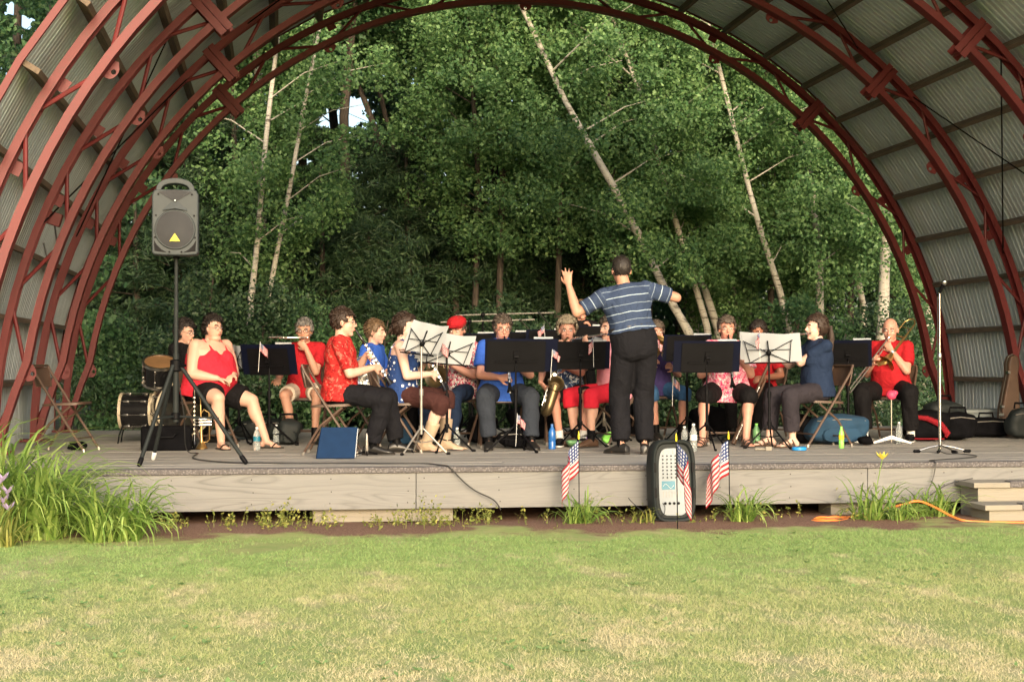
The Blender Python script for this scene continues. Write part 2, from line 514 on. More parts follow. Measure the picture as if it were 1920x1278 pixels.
class MB:
    def __init__(s):
        s.v = []
        s.f = []
        s.m = []

    def add(s, vs, fs, mi=0):
        o = len(s.v)
        s.v.extend(V(p) for p in vs)
        s.f.extend([tuple(i + o for i in f) for f in fs])
        s.m.extend([mi] * len(fs))
        return s

    def box(s, c, size, rot=None, mi=0):
        c = V(c)
        hx, hy, hz = size[0] / 2, size[1] / 2, size[2] / 2
        vs = [V((x, y, z)) for x in (-hx, hx) for y in (-hy, hy) for z in (-hz, hz)]
        if rot is not None:
            vs = [rot @ p for p in vs]
        return s.add([c + p for p in vs], [(0, 1, 3, 2), (4, 6, 7, 5), (0, 4, 5, 1), (2, 3, 7, 6), (0, 2, 6, 4), (1, 5, 7, 3)], mi)

    def rings(s, rings, mi=0, cap=True, closed=False):
        n = len(rings[0])
        vs = [p for r in rings for p in r]
        fs = []
        k = len(rings)
        for i in range(k if closed else k - 1):
            a, b = i * n, ((i + 1) % k) * n
            for j in range(n):
                j2 = (j + 1) % n
                fs.append((a + j, a + j2, b + j2, b + j))
        if cap and not closed:
            fs.append(tuple(reversed(range(n))))
            fs.append(tuple((k - 1) * n + j for j in range(n)))
        return s.add(vs, fs, mi)

    def cyl(s, p0, p1, r0, r1=None, n=12, mi=0, cap=True):
        r1 = r0 if r1 is None else r1
        p0, p1 = V(p0), V(p1)
        x, y, d = frame_of(p1 - p0)
        cs = [(math.cos(2 * math.pi * j / n), math.sin(2 * math.pi * j / n)) for j in range(n)]
        return s.rings([[p0 + (x * a + y * b) * r0 for a, b in cs], [p1 + (x * a + y * b) * r1 for a, b in cs]], mi, cap)

    def lathe(s, p0, axis, prof, n=20, mi=0):
        """prof: (distance along the axis, radius)"""
        p0 = V(p0)
        x, y, d = frame_of(axis)
        cs = [(math.cos(2 * math.pi * j / n), math.sin(2 * math.pi * j / n)) for j in range(n)]
        return s.rings([[p0 + d * t + (x * a + y * b) * max(r, 1e-4) for a, b in cs] for t, r in prof], mi)

    def capsule(s, p0, p1, r0, r1=None, n=12, mi=0):
        r1 = r0 if r1 is None else r1
        p0, p1 = V(p0), V(p1)
        L = (p1 - p0).length
        prof = [(-r0, 0.001), (-r0 * .87, r0 * .5), (-r0 * .5, r0 * .87), (0, r0), (L, r1), (L + r1 * .5, r1 * .87), (L + r1 * .87, r1 * .5), (L + r1, 0.001)]
        return s.lathe(p0, p1 - p0 if L > 1e-6 else V((0, 0, 1)), prof, n, mi)

    def ell(s, c, ax, r, n=14, mi=0):
        """ellipsoid; ax = three unit vectors, r = three radii"""
        c = V(c)
        X, Y, Z = ax
        rings = []
        k = n // 2
        for i in range(k + 1):
            t = math.pi * i / k
            sz, cz = max(math.sin(t), 0.003), -math.cos(t)
            rings.append([c + X * (r[0] * sz * math.cos(2 * math.pi * j / n)) + Y * (r[1] * sz * math.sin(2 * math.pi * j / n)) + Z * (r[2] * cz) for j in range(n)])
        return s.rings(rings, mi)

    def tube(s, pts, r, n=8, mi=0, closed=False, cap=True):
        pts = [V(p) for p in pts]
        k = len(pts)
        rings = []
        up = None
        for i, p in enumerate(pts):
            if closed:
                d = pts[(i + 1) % k] - pts[i - 1]
            else:
                d = pts[min(i + 1, k - 1)] - pts[max(i - 1, 0)]
            d.normalize()
            if up is None:
                x, y, _ = frame_of(d)
            else:
                x = (up - d * up.dot(d))
                x = x.normalized() if x.length > 1e-6 else frame_of(d)[0]
                y = d.cross(x)
            up = x
            rr = r[i] if isinstance(r, (list, tuple)) else r
            rings.append([p + (x * math.cos(2 * math.pi * j / n) + y * math.sin(2 * math.pi * j / n)) * rr for j in range(n)])
        return s.rings(rings, mi, cap, closed)

    def loft(s, secs, n=18, mi=0, pw=1.0):
        """secs: (centre, vector a, vector b)"""
        rings = []
        for c, a, b in secs:
            r = []
            for j in range(n):
                t = 2 * math.pi * j / n
                ca, sa = math.cos(t), math.sin(t)
                if pw != 1.0:
                    ca = math.copysign(abs(ca) ** pw, ca)
                    sa = math.copysign(abs(sa) ** pw, sa)
                r.append(V(c) + a * ca + b * sa)
            rings.append(r)
        return s.rings(rings, mi)

    def prism(s, pts, off, mi=0):
        """outline (list of points) extruded by vector off"""
        n = len(pts)
        pts = [V(p) for p in pts]
        off = V(off)
        fs = [tuple(range(n)), tuple(reversed(range(n, 2 * n)))]
        fs += [(i, i + n, (i + 1) % n + n, (i + 1) % n) for i in range(n)]
        return s.add(pts + [p + off for p in pts], fs, mi)

    def mesh(s, name='mesh', origin=V((0, 0, 0)), smooth=True):
        me = bpy.data.meshes.new(name)
        me.from_pydata([tuple(p - origin) for p in s.v], [], s.f)
        if len(set(s.m)) > 1:
            me.polygons.foreach_set('material_index', s.m)
        if smooth:
            me.polygons.foreach_set('use_smooth', [True] * len(s.f))
        me.update()
        return me


def fix_normals(me):
    import bmesh
    bm = bmesh.new()
    bm.from_mesh(me)
    bmesh.ops.recalc_face_normals(bm, faces=bm.faces)
    bm.to_mesh(me)
    bm.free()


def world_origin(parent):
    o = V((0, 0, 0))
    p = parent
    while p is not None:
        o += p.location
        p = p.parent
    return o


def obj(name, mb, mat, parent=None, world=True, smooth='auto', label=None, bevel=0.0):
    """one mesh object; vertices given in world space unless world=False"""
    org = world_origin(parent) if (world and parent is not None) else V((0, 0, 0))
    me = mb.mesh(name, org, smooth=bool(smooth)) if isinstance(mb, MB) else mb
    if isinstance(mb, MB):
        fix_normals(me)
    for m_ in (mat if isinstance(mat, (list, tuple)) else [mat]):
        me.materials.append(m_)
    if smooth == 'auto':
        me.set_sharp_from_angle(angle=rad(40))
    o = bpy.data.objects.new(name, me)
    col.objects.link(o)
    if parent is not None:
        o.parent = parent
    if label:
        o['label'] = label
    if bevel:
        b = o.modifiers.new('bevel', 'BEVEL')
        b.width = bevel
        b.segments = 2
        b.limit_method = 'ANGLE'
    return o


def tag(o, label, cat, group=None, kind=None):
    o['label'] = label
    o['category'] = cat
    if group:
        o['group'] = group
    if kind:
        o['kind'] = kind
    return o


def thing(name, loc, label, cat, group=None, rz=0.0):
    o = bpy.data.objects.new(name, None)
    o.empty_display_size = 0.1
    o.location = loc
    o.rotation_euler = (0, 0, rz)
    col.objects.link(o)
    return tag(o, label, cat, group)


def copy_tree(o, loc, rz, label, parent=None):
    c = o.copy()
    col.objects.link(c)
    if parent is None:
        c.location = loc
        c.rotation_euler = (0, 0, rz)
        c['label'] = label
    else:
        c.parent = parent
    for ch in list(o.children):
        copy_tree(ch, None, None, None, c)
    return c


def one(name, mb, mat, base, label, cat, group=None, **k):
    """a thing that is one mesh, origin at its base"""
    base = V(base)
    me = mb.mesh(name, base)
    fix_normals(me)
    for m_ in (mat if isinstance(mat, (list, tuple)) else [mat]):
        me.materials.append(m_)
    me.set_sharp_from_angle(angle=rad(40))
    o = bpy.data.objects.new(name, me)
    o.location = base
    col.objects.link(o)
    return tag(o, label, cat, group)


def npmesh(name, co, faces, mat, smooth=False):
    me = bpy.data.meshes.new(name)
    me.from_pydata(co, [], faces)
    me.materials.append(mat)
    if smooth:
        me.polygons.foreach_set('use_smooth', np.ones(len(me.polygons), dtype=bool))
    return me
# ================================================================== the setting
def structure(name, me_or_mb, mat, origin=V((0, 0, 0))):
    me = me_or_mb.mesh(name, origin) if isinstance(me_or_mb, MB) else me_or_mb
    if isinstance(me_or_mb, MB):
        me.materials.append(mat)
    o = bpy.data.objects.new(name, me)
    o.location = origin
    col.objects.link(o)
    o['kind'] = 'structure'
    return o


# ground: one sheet to the horizon, finely divided and slightly uneven near the camera
def ground():
    xs = np.concatenate([[-400, -120, -40, -20], np.linspace(-12, 12, 110), [20, 40, 120, 400]])
    ys = np.concatenate([[-60, -25], np.linspace(-12, 2, 80), np.linspace(3, 20, 20), [30, 60, 150, 500]])
    X, Y = np.meshgrid(xs, ys)
    Z = 0.006 * np.sin(X * 1.3 + Y * .6) + 0.005 * np.sin(Y * 1.1 - X * 2.3)
    Z = Z - 0.03
    Z = np.where(Y > -1.1, Z + 0.025 * np.exp(-((Y + 0.5) / 0.4) ** 2), Z)
    co = np.stack([X.ravel(), Y.ravel(), Z.ravel()], 1)
    nx, ny = len(xs), len(ys)
    i, j = np.meshgrid(np.arange(nx - 1), np.arange(ny - 1))
    a = (j * nx + i).ravel()
    me = npmesh('ground', co, np.stack([a, a + 1, a + nx + 1, a + nx], 1), MT['ground'], True)
    structure('ground', me, None)
    # leaf litter under the trees, a sheet of its own above the ground
    mb = MB()
    N = 40
    vs = []
    fs = []
    for jj in range(N + 1):
        for ii in range(N + 1):
            x = -30 + 70 * ii / N
            y = 7.9 + 40 * jj / N
            vs.append(V((x, y, 0.05 + 0.05 * math.sin(x * 1.3) * math.sin(y * 1.7) + (0.22 if jj > 0 else -0.06))))
    for jj in range(N):
        for ii in range(N):
            k = jj * (N + 1) + ii
            fs.append((k, k + 1, k + N + 2, k + N + 1))
    mb.add(vs, fs)
    structure('forest_floor', mb, MT['forest_floor'])


ground()


def blades(name, n, area, hmin, hmax, w, mat, mask=None, lean=0.7):
    """short grass: one triangle for each blade"""
    rng = np.random.default_rng(3)
    x = rng.uniform(area[0], area[1], n)
    y = rng.uniform(area[2], area[3], n)
    if mask is not None:
        k = mask(x, y, rng)
        x, y = x[k], y[k]
        n = len(x)
    z = 0.006 * np.sin(x * 1.3 + y * .6) + 0.005 * np.sin(y * 1.1 - x * 2.3) - 0.032
    h = rng.uniform(hmin, hmax, n)
    a = rng.uniform(0, 2 * np.pi, n)
    l = rng.uniform(0, lean, n) * h
    b = rng.uniform(0, 2 * np.pi, n)
    ww = w * rng.uniform(0.7, 1.4, n)
    co = np.empty((n, 3, 3))
    co[:, 0] = np.stack([x - np.cos(a) * ww, y - np.sin(a) * ww, z], 1)
    co[:, 1] = np.stack([x + np.cos(a) * ww, y + np.sin(a) * ww, z], 1)
    co[:, 2] = np.stack([x + np.cos(b) * l, y + np.sin(b) * l, z + h], 1)
    f = np.arange(n * 3).reshape(n, 3)
    me = npmesh(name, co.reshape(-1, 3), f, mat)
    o = bpy.data.objects.new(name, me)
    col.objects.link(o)
    return o


def lawn_mask(x, y, rng):
    # inside the camera's wedge only, thinning out over dry patches and the bed
    d = y - CAM.y
    cx = CAM.x + d * math.tan(YAW)
    ok = np.abs(x - cx) < d * 0.37 + 0.5
    def nz(sc, seed):
        rg = np.random.default_rng(seed)
        h = np.zeros(len(x))
        for q in range(9):
            an = rg.uniform(0, 6.28)
            fr = sc * rg.uniform(.6, 2.4)
            h += np.sin((x * np.cos(an) * 1.2 + y * np.sin(an) * .7) * fr + 1.5 * np.sin(x * fr * .4 + q) + rg.uniform(0, 6)) / 3
        return h
    thin = np.clip(1.25 - np.clip(nz(3.2, 5) - .15, 0, 1) * 1.2 - np.clip(nz(9, 6) - .4, 0, 1), .42, 1)
    p = 0.5 + 0.5 * np.sin(x * 1.1 + 1.3 * np.sin(y * 0.9)) * np.sin(y * 1.7 + 0.9 * np.sin(x * 1.9))
    p2 = 0.5 + 0.5 * np.sin(x * 3.3 + 2 * np.sin(y * 2.1)) * np.sin(y * 4.1 + 2 * np.sin(x * 2.3))
    dens = 0.58 + 0.42 * p * 0.6 + 0.2 * p2
    bed = np.clip((-1.05 + 0.40 * nz(2.5, 8) - y) / 0.25, 0.35 * (nz(4, 9) > .1), 1)
    return ok & (rng.uniform(0, 1, len(x)) < dens * bed * thin)


o = blades('lawn_grass', 1500000, (-8, 8, -7.2, -0.35), 0.006, 0.022, 0.0019, MT['blades'], lawn_mask, lean=2.2)
o['kind'] = 'stuff'
tag(o, 'short mown lawn, green near the stage and straw coloured in front', 'grass', kind='stuff')

# ------------------------------------------------------------------ stage
XL, XR, YB = -5.75, 6.6, 7.55


def stage():
    s = thing('stage', (0, 0, 0), 'low wooden stage floor under the band shell with weathered grey front boards', 'stage')
    mb = MB()
    rr = random.Random(4)
    y = 0.115
    while y < YB:
        x = XL
        while x < XR:
            L = rr.uniform(2.4, 4.8)
            x1 = min(XR, x + L)
            dz = rr.uniform(-0.0015, 0.0015)
            mb.box(((x + x1) / 2, y + 0.069, ST - 0.02 + dz), (x1 - x - 0.003, 0.136, 0.04))
            x = x1
        y += 0.14
    obj('deck', mb, MT['deck'], s, bevel=0.003)
    mb = MB()
    mb.box(((XL + XR) / 2, 0.055, ST - 0.016), (XR - XL, 0.116, 0.044))
    obj('tread_strip', mb, MT['tread'], s, bevel=0.006)
    xs = [XL, -2.01, 1.69, XR]
    for a, b in zip(xs[:-1], xs[1:]):
        mb = MB()
        mb.box(((a + b) / 2, 0.035, ST - 0.18), (b - a - 0.005, 0.04, 0.28))
        fb = obj('front_board', mb, MT['fascia'], s, bevel=.003)
        mb = MB()
        n_ = int((b - a) / .61)
        for q in range(n_ + 1):
            xx = a + .06 + (b - a - .12) * q / max(1, n_)
            for zz in (.03, .13, .22):
                mb.cyl((xx + .008 * math.sin(q * 7 + zz * 90), .016, ST - .06 - zz + .01), (xx + .008 * math.sin(q * 7 + zz * 90), .0125, ST - .06 - zz + .01), .005, n=8)
        obj('nail_heads', mb, MT['sole'], fb)
    for x, wd_ in ((-4.9, .6), (-2.26, 1.1), (1.72, .62), (5.2, .6)):
        mb = MB()
        mb.box((x, 0.26, 0.045), (wd_, 0.3, 0.14))
        obj('support_block', mb, MT['timber'], s)
    mb = MB()
    for y in np.arange(0.5, 7.4, 1.1):
        mb.box(((XL + XR) / 2, y, 0.24), (XR - XL - 0.1, 0.09, 0.22))
    obj('joists', mb, MT['bark'], s)
    # steps at the right
    t = thing('steps', (3.3, -0.4, 0), 'two wooden steps with dark tread strips up to the right of the stage', 'steps')
    xa = G(1818, -0.06).x
    xb = G(1833, -0.5).x
    for (x0, y0, y1, zt) in ((xa - 0.06, -0.36, 0.0, 0.262), (xb, -0.72, -0.365, 0.115)):
        mb = MB()
        mb.box(((x0 + 6.0) / 2, (y0 + y1) / 2 + 0.01, zt / 2 - 0.04), (6.0 - x0, y1 - y0 - 0.03, zt))
        obj('riser', mb, MT['timber'], t, bevel=0.004)
        mb = MB()
        mb.box(((x0 + 6.0) / 2 - 0.02, (y0 + y1) / 2 - 0.002, zt - 0.022), (6.0 - x0 + 0.05, y1 - y0, 0.042))
        obj('tread', mb, MT['timber'], t, bevel=0.004)
        mb = MB()
        mb.box(((x0 + 6.0) / 2 + 0.13, y0 + 0.045, zt - 0.0155), (6.0 - x0 - 0.26, 0.105, 0.050))
        obj('tread_strip', mb, MT['tread'], t, bevel=0.004)


stage()


def lawn_weeds():
    rr = random.Random(77)
    mb = MB()
    for i in range(900):
        y = rr.uniform(-6.9, -1.0)
        d = y - CAM.y
        x = CAM.x + d * math.tan(YAW) + rr.uniform(-1, 1) * d * .36
        dens = math.sin(x * 1.9 + 2 * math.sin(y)) * math.sin(y * 1.5 + x * .7)
        if rr.random() > .35 + dens * .6:
            continue
        p = V((x, y, -.03))
        for q in range(rr.randint(4, 8)):
            a = rr.uniform(0, 6.283)
            L = rr.uniform(.018, .05)
            u = V((math.cos(a), math.sin(a), rr.uniform(.05, .45)))
            s = V((-math.sin(a), math.cos(a), 0)) * L * rr.uniform(.14, .3)
            m_ = p + u * L * .5
            mb.add([p, m_ - s, p + u * L, m_ + s], [(0, 1, 2, 3)])
    me = mb.mesh('lawn_weeds')
    me.materials.append(MT['lawnweed'])
    o = bpy.data.objects.new('lawn_weeds', me)
    col.objects.link(o)
    tag(o, 'small broad leaved weeds and clover scattered through the lawn', 'weeds', kind='stuff')


lawn_weeds()

# ------------------------------------------------------------------ the band shell
R_IN, R_OUT = 5.36, 5.645
TY = [0.05, 2.42, 4.80, 7.20]
STEP = 6.3


def A(r, deg, y):
    a = rad(deg)
    return V((r * math.cos(a), y, ST + r * math.sin(a)))


def shell():
    s = thing('band_shell', (0, 3.5, 0), 'arched open band shell of red steel trusses under corrugated metal sheeting', 'band shell')
    angs = [i * STEP for i in range(15)] + [180 - i * STEP for i in range(14, -1, -1)]

    def chord(mb, rf, y, w, h, a0=-3.0, a1=183.0):
        pts = np.arange(a0, a1 + .1, 3.0)
        rings = []
        for d in pts:
            r = rf(d)
            rings.append([A(r - h / 2, d, y - w / 2), A(r + h / 2, d, y - w / 2), A(r + h / 2, d, y + w / 2), A(r - h / 2, d, y + w / 2)])
        mb.rings(rings)

    def r_in(d):
        e = min(d, 180 - d)
        return R_IN + (0.2 * (1 - e / 9.0) if e < 9 else 0)

    nodes_in = [90 + 13.7 * k for k in range(-6, 7)]
    nodes_out = [90 + 13.7 * (k + 0.5) for k in range(-7, 7)]
    for ti, y in enumerate(TY):
        mb = MB()
        # each chord is a channel: a web plate with two flanges
        chord(mb, r_in, y, 0.140, 0.013)
        chord(mb, lambda d: r_in(d) + 0.030, y - 0.066, 0.010, 0.060)
        chord(mb, lambda d: r_in(d) + 0.030, y + 0.066, 0.010, 0.060)
        chord(mb, lambda d: R_OUT, y, 0.140, 0.013)
        chord(mb, lambda d: R_OUT - 0.030, y - 0.066, 0.010, 0.060)
        chord(mb, lambda d: R_OUT - 0.030, y + 0.066, 0.010, 0.060)
        tr = obj('truss', mb, MT['red'], s)
        for k, no in enumerate(nodes_out):
            for ni in (no - 6.85, no + 6.85):
                if ni < 5 or ni > 175:
                    continue
                m2 = MB()
                dy = 0.02 if ni < no else -0.02
                m2.cyl(A(r_in(ni) + 0.01, ni + (0.5 if ni < no else -0.5), y + dy), A(R_OUT - 0.01, no + (-0.5 if ni < no else 0.5), y + dy), 0.019, n=8)
                obj('web_bar', m2, MT['red'], tr)
        for ni in nodes_in:
            if ni < 5 or ni > 175 or nodes_in.index(ni) % 2 == 1:
                continue
            m2 = MB()
            # rounded lug plate hanging inside the chord, with its hole left open
            N = 14
            outer, inner = [], []
            c = A(r_in(ni) - 0.035, ni, y + 0.080)
            ra = V((math.cos(rad(ni)), 0, math.sin(rad(ni))))
            ta = V((-math.sin(rad(ni)), 0, math.cos(rad(ni))))
            for q in range(N):
                t = 2 * math.pi * q / N
                ox = 0.068 * math.cos(t)
                oy = 0.045 * math.sin(t)
                if oy > 0:
                    ox *= 1.25
                    oy *= 1.3
                outer.append(c + ta * ox + ra * oy)
                inner.append(c + ta * 0.02 * math.cos(t) + ra * (0.02 * math.sin(t) - 0.012))
            vs = outer + inner + [p + V((0, 0.012, 0)) for p in outer + inner]
            fs = []
            for q in range(N):
                w = (q + 1) % N
                fs += [(q, w, N + w, N + q), (2 * N + q, 3 * N + q, 3 * N + w, 2 * N + w), (q, 2 * N + q, 2 * N + w, w), (N + q, N + w, 3 * N + w, 3 * N + q)]
            m2.add(vs, fs)
            obj('lug_plate', m2, MT['red'], tr)
        for dd in (47.5, 132.5):
            for off in (-0.14, 0.14):
                m2 = MB()
                ra = V((math.cos(rad(dd)), 0, math.sin(rad(dd))))
                ta = V((-math.sin(rad(dd)), 0, math.cos(rad(dd))))
                cc = A((R_IN + R_OUT) / 2 - 0.035, dd + off, y)
                rot = Matrix((ta, V((0, 1, 0)), ra)).transposed()
                m2.box(cc, (0.02, 0.175, R_OUT - R_IN + 0.14), rot)
                for e in (-1, 1):
                    m2.box(cc + V((0, 0.083 * e, 0)) + ta * (0.03 if off > 0 else -0.03), (0.06, 0.012, R_OUT - R_IN + 0.14), rot)
                obj('splice_plate', m2, MT['red'], tr)
        for dd in (24.5, 32, 64, 148, 155.5, 116):
            m2 = MB()
            ra = V((math.cos(rad(dd)), 0, math.sin(rad(dd))))
            ta = V((-math.sin(rad(dd)), 0, math.cos(rad(dd))))
            rot = Matrix((ta, V((0, 1, 0)), ra)).transposed()
            m2.box(A(R_OUT - 0.075, dd, y + 0.079), (0.11, 0.01, 0.1), rot)
            obj('gusset_plate', m2, MT['red'], tr)
        for dd in (0.3, 179.7):
            m2 = MB()
            m2.box(A(5.6, 0 if dd < 90 else 180, y) + V((0, 0, 0.016)), (0.3, 0.26, 0.024))
            obj('base_plate', m2, MT['red'], tr)
    # purlins (timber planks laid from truss to truss)
    for d in angs[1:-1]:
        mb = MB()
        ra = V((math.cos(rad(d)), 0, math.sin(rad(d))))
        ta = V((-math.sin(rad(d)), 0, math.cos(rad(d))))
        rot = Matrix((ta, V((0, 1, 0)), ra)).transposed()
        r = 5.645 + 0.006 + 0.07
        mb.box(A(r, d, 3.49), (0.045, 7.75, 0.135), rot)
        obj('purlin', mb, MT['purlin'], s, bevel=0.003)
    # corrugated sheeting: a flat facet from each purlin to the next
    rng = random.Random(5)
    y0, y1 = -0.42, 7.42
    RS = 5.645 + 0.15
    prof = []
    y = y0
    k = 0
    while y < y1:
        big = (k % 3 == 0)
        h = 0.020 if big else 0.009
        lap = 0.004 if k % 9 == 0 else 0.0
        prof += [(y, 0.0), (y + 0.052, 0.0), (y + 0.062, h), (y + 0.080, h + lap), (y + 0.09, 0.0)]
        y += 0.1
        k += 1
    prof.append((y1, 0))
    edges = [-4.0] + angs[1:-1] + [184.0]
    for a, b in zip(edges[:-1], edges[1:]):
        mb = MB()
        p = len(prof)
        vs = []
        for r_off in (0.0, 0.002):
            for ang in (a, b):
                for yy, h in prof:
                    dr = 0.004 if ang == a else 0.0
                    vs.append(A(RS + dr + r_off, ang, yy) + V((math.cos(rad((a + b) / 2)), 0, math.sin(rad((a + b) / 2)))) * h)
        fs = []
        for i in range(p - 1):
            fs.append((i, i + 1, p + i + 1, p + i))
            fs.append((2 * p + i, 3 * p + i, 3 * p + i + 1, 2 * p + i + 1))
        mb.add(vs, fs)
        obj('roof_sheet', mb, MT['sheet'], s, smooth=False)
    # red edge trim along both ends
    for yy in (y0 - 0.01, y1 + 0.01):
        mb = MB()
        rings = []
        for d in edges:
            rings.append([A(RS - 0.012, d, yy - 0.012), A(RS + 0.04, d, yy - 0.012), A(RS + 0.04, d, yy + 0.03), A(RS - 0.012, d, yy + 0.03)])
        mb.rings(rings)
        obj('edge_trim', mb, MT['red'], s)
    # crossed tie rods between the two middle trusses
    for (ya, yb) in ((TY[1], TY[2]),):
        for a, b in ((22, 44), (136, 158), (52, 74), (106, 128)):
            for (p, q) in ((a, b), (b, a)):
                mb = MB()
                mb.cyl(A(R_OUT - 0.02 if p < q else R_OUT - 0.05, p, ya), A(R_OUT - 0.02 if p < q else R_OUT - 0.05, q, yb), 0.008, n=6)
                obj('tie_rod', mb, MT['black'], s)
    # junction box and hanging lead on the left
    mb = MB()
    c = W(103, 411, TY[1] + 0.2)
    mb.box(c, (0.12, 0.08, 0.12), Matrix.Rotation(0.3, 3, 'Y'))
    obj('junction_box', mb, MT['red'], s, bevel=0.006)
    mb = MB()
    mb.tube([c + V((0, -.02, -.05)), c + V((0.02, -.02, -.2)), c + V((0.0, -.02, -.36)), c + V((-0.07, 0, -.36)), c + V((-.1, 0, -.22))], 0.008)
    obj('lead', mb, MT['wire'], s)


shell()

# ------------------------------------------------------------------ trees
GAPS = [(650, 218, 42, 18), (668, 192, 20, 14), (618, 232, 16, 7), (610, 222, 14, 9), (565, 304, 16, 6)]
UP_L = [(45, 40, 12, 16), (28, 70, 9, 10), (20, 15, 14, 12), (60, 85, 8, 8)]


def blocked(x, y, z):
    d = y - CAM.y
    X = x - CAM.x
    Zc = X * math.sin(YAW) + d * math.cos(YAW)
    xr = X * math.cos(YAW) - d * math.sin(YAW)
    px = 960 + F_PX * xr / Zc
    py = 685 - F_PX * (z - CAM.z) / Zc
    bad = np.zeros(len(x), bool)
    rnd = NRG.uniform(0.45, 1.5, len(x)) if len(x) > 1 else 1
    wob = 1 + .35 * np.sin(px * .21 + py * .13) + .3 * np.sin(px * .09 - py * .37)
    for cx, cy, rx, ry in GAPS + UP_L:
        bad |= (((px - cx) / (rx * 1.15)) ** 2 + ((py - cy) / (ry * 1.15)) ** 2) * rnd * wob < 1
    return bad


NRG = np.random.default_rng(11)


def leaf_cloud(clumps, per, L, Wd, flat=0.0, droop=0.0):
    """clumps: array (n, 4): centre and radius -> small folded leaves spread through each clump"""
    n = len(clumps)
    c = np.repeat(clumps, per, axis=0)
    m = len(c)
    d = NRG.normal(size=(m, 3))
    d /= np.linalg.norm(d, axis=1)[:, None] + 1e-9
    r = NRG.uniform(0.05, 1, m) ** 0.5
    off = d * (r * c[:, 3])[:, None]
    off[:, 2] *= (1 - flat)
    # hanging sprays: stretch outwards and down
    off[:, 2] -= droop * np.abs(off[:, 0] * off[:, 1]) ** 0.5
    p = c[:, :3] + off
    k = ~blocked(p[:, 0], p[:, 1], p[:, 2])
    p = p[k]
    m = len(p)
    nrm = NRG.normal(size=(m, 3)) * 0.8 + np.array([0, -0.45, 0.55])
    nrm /= np.linalg.norm(nrm, axis=1)[:, None]
    t = NRG.normal(size=(m, 3))
    t = np.cross(nrm, t)
    t /= np.linalg.norm(t, axis=1)[:, None] + 1e-9
    b = np.cross(nrm, t)
    s = NRG.uniform(0.6, 1.35, m)[:, None]
    l = t * L * s / 2
    w = b * Wd * s / 2
    co = np.empty((m, 4, 3))
    co[:, 0] = p - l
    co[:, 1] = p + w - l * 0.15 + nrm * Wd * 0.12
    co[:, 2] = p + l
    co[:, 3] = p - w - l * 0.15 + nrm * Wd * 0.12
    return co.reshape(-1, 3)


def tree(name, label, trunk, r0, r1, mat_bark, mat_leaf, nclump, per, zlo, zhi, rad_, L, Wd, group=None, flat=0.1, shape='round', clump_r=0.5, cat='tree', branches=10, cy=0.0):
    """trunk: list of points from the ground up"""
    base = V(trunk[0])
    root = thing(name, base, label, cat, group)
    k = len(trunk)
    # resample the trunk for a smooth taper with a little unevenness
    mb = MB()
    pts, rs = [], []
    for i in range(k - 1):
        for j in range(4):
            t = j / 4
            pts.append(V(trunk[i]).lerp(V(trunk[i + 1]), t))
    pts.append(V(trunk[-1]))
    n = len(pts)
    for i in range(n):
        f = i / (n - 1)
        rs.append((r0 * (1 - f) + r1 * f) * (1 + (0.25 if i == 0 else 0)) * random.uniform(0.93, 1.07))
    mb.tube(pts, rs, 9)

    def at_h(z):
        for i in range(n - 1):
            if pts[i].z <= z <= pts[i + 1].z:
                t = (z - pts[i].z) / (pts[i + 1].z - pts[i].z + 1e-9)
                return pts[i].lerp(pts[i + 1], t)
        return pts[-1] + (pts[-1] - pts[-2]).normalized() * max(0, z - pts[-1].z)
    cl = []
    for b in range(branches):
        z = zlo + (zhi - zlo) * (b + random.random()) / branches
        z = min(z, pts[-1].z)
        p = at_h(z)
        a = random.uniform(0, 6.283)
        f = (z - zlo) / (zhi - zlo + 1e-6)
        rr = rad_ * (1.05 - 0.75 * f if shape == 'cone' else math.sin(math.pi * min(0.95, max(0.12, f * 0.8 + 0.12))) ** 0.6) * random.uniform(0.7, 1.1)
        q = p + V((math.cos(a) * rr, math.sin(a) * rr, rr * (0.45 if shape != 'cone' else -0.1)))
        mid = p.lerp(q, 0.5) + V((0, 0, 0.1))
        mb.tube([p, mid, q], [max(0.010, r1 * 0.45), 0.008, 0.004], 5)
        for j in range(3):
            u = random.uniform(0.35, 1.0)
            cl.append(tuple(p.lerp(q, u) + V((random.uniform(-.3, .3), random.uniform(-.3, .3), random.uniform(-.25, .25)))) + (clump_r * random.uniform(0.7, 1.2),))
    while len(cl) < nclump:
        f = random.random()
        z = zlo + (zhi - zlo) * f
        p = at_h(z)
        a = random.uniform(0, 6.283)
        env = (1.05 - 0.8 * f) if shape == 'cone' else math.sin(math.pi * min(0.97, 0.13 + 0.82 * f)) ** 0.6
        rr = rad_ * env * random.uniform(0.25, 1.0) ** 0.6
        cl.append((p.x + math.cos(a) * rr, p.y + math.sin(a) * rr + cy, z + random.uniform(-.2, .2), clump_r * random.uniform(0.6, 1.25)))
    obj('trunk', mb, mat_bark, root)
    co = leaf_cloud(np.array(cl), per, L, Wd, flat, 0.25 if shape == 'round' else 0.1)
    co = co - np.array(base)
    me = npmesh('crown', co, np.arange(len(co)).reshape(-1, 4), mat_leaf)
    c = bpy.data.objects.new('crown', me)
    c.parent = root
    col.objects.link(c)
    return root


def trunk_px(pxs, y, lean_y=0.0, top=None):
    """trunk through photo points, at distance y; runs on to the ground and up to z=top"""
    P = [W(a, b, y + lean_y * (690 - b) / 300) for a, b in pxs]
    P.sort(key=lambda p: p.z)
    lo = P[0]
    d = (P[1] - P[0])
    g = lo - d * ((lo.z - 0.15) / max(0.05, d.z))
    g = V((lo.x + (g.x - lo.x) * 0.6, lo.y, 0.15))
    hi = P[-1]
    d = (P[-1] - P[-2]).normalized()
    if top and hi.z < top:
        P.append(hi + d * ((top - hi.z) / max(0.3, d.z)))
    return [g] + P


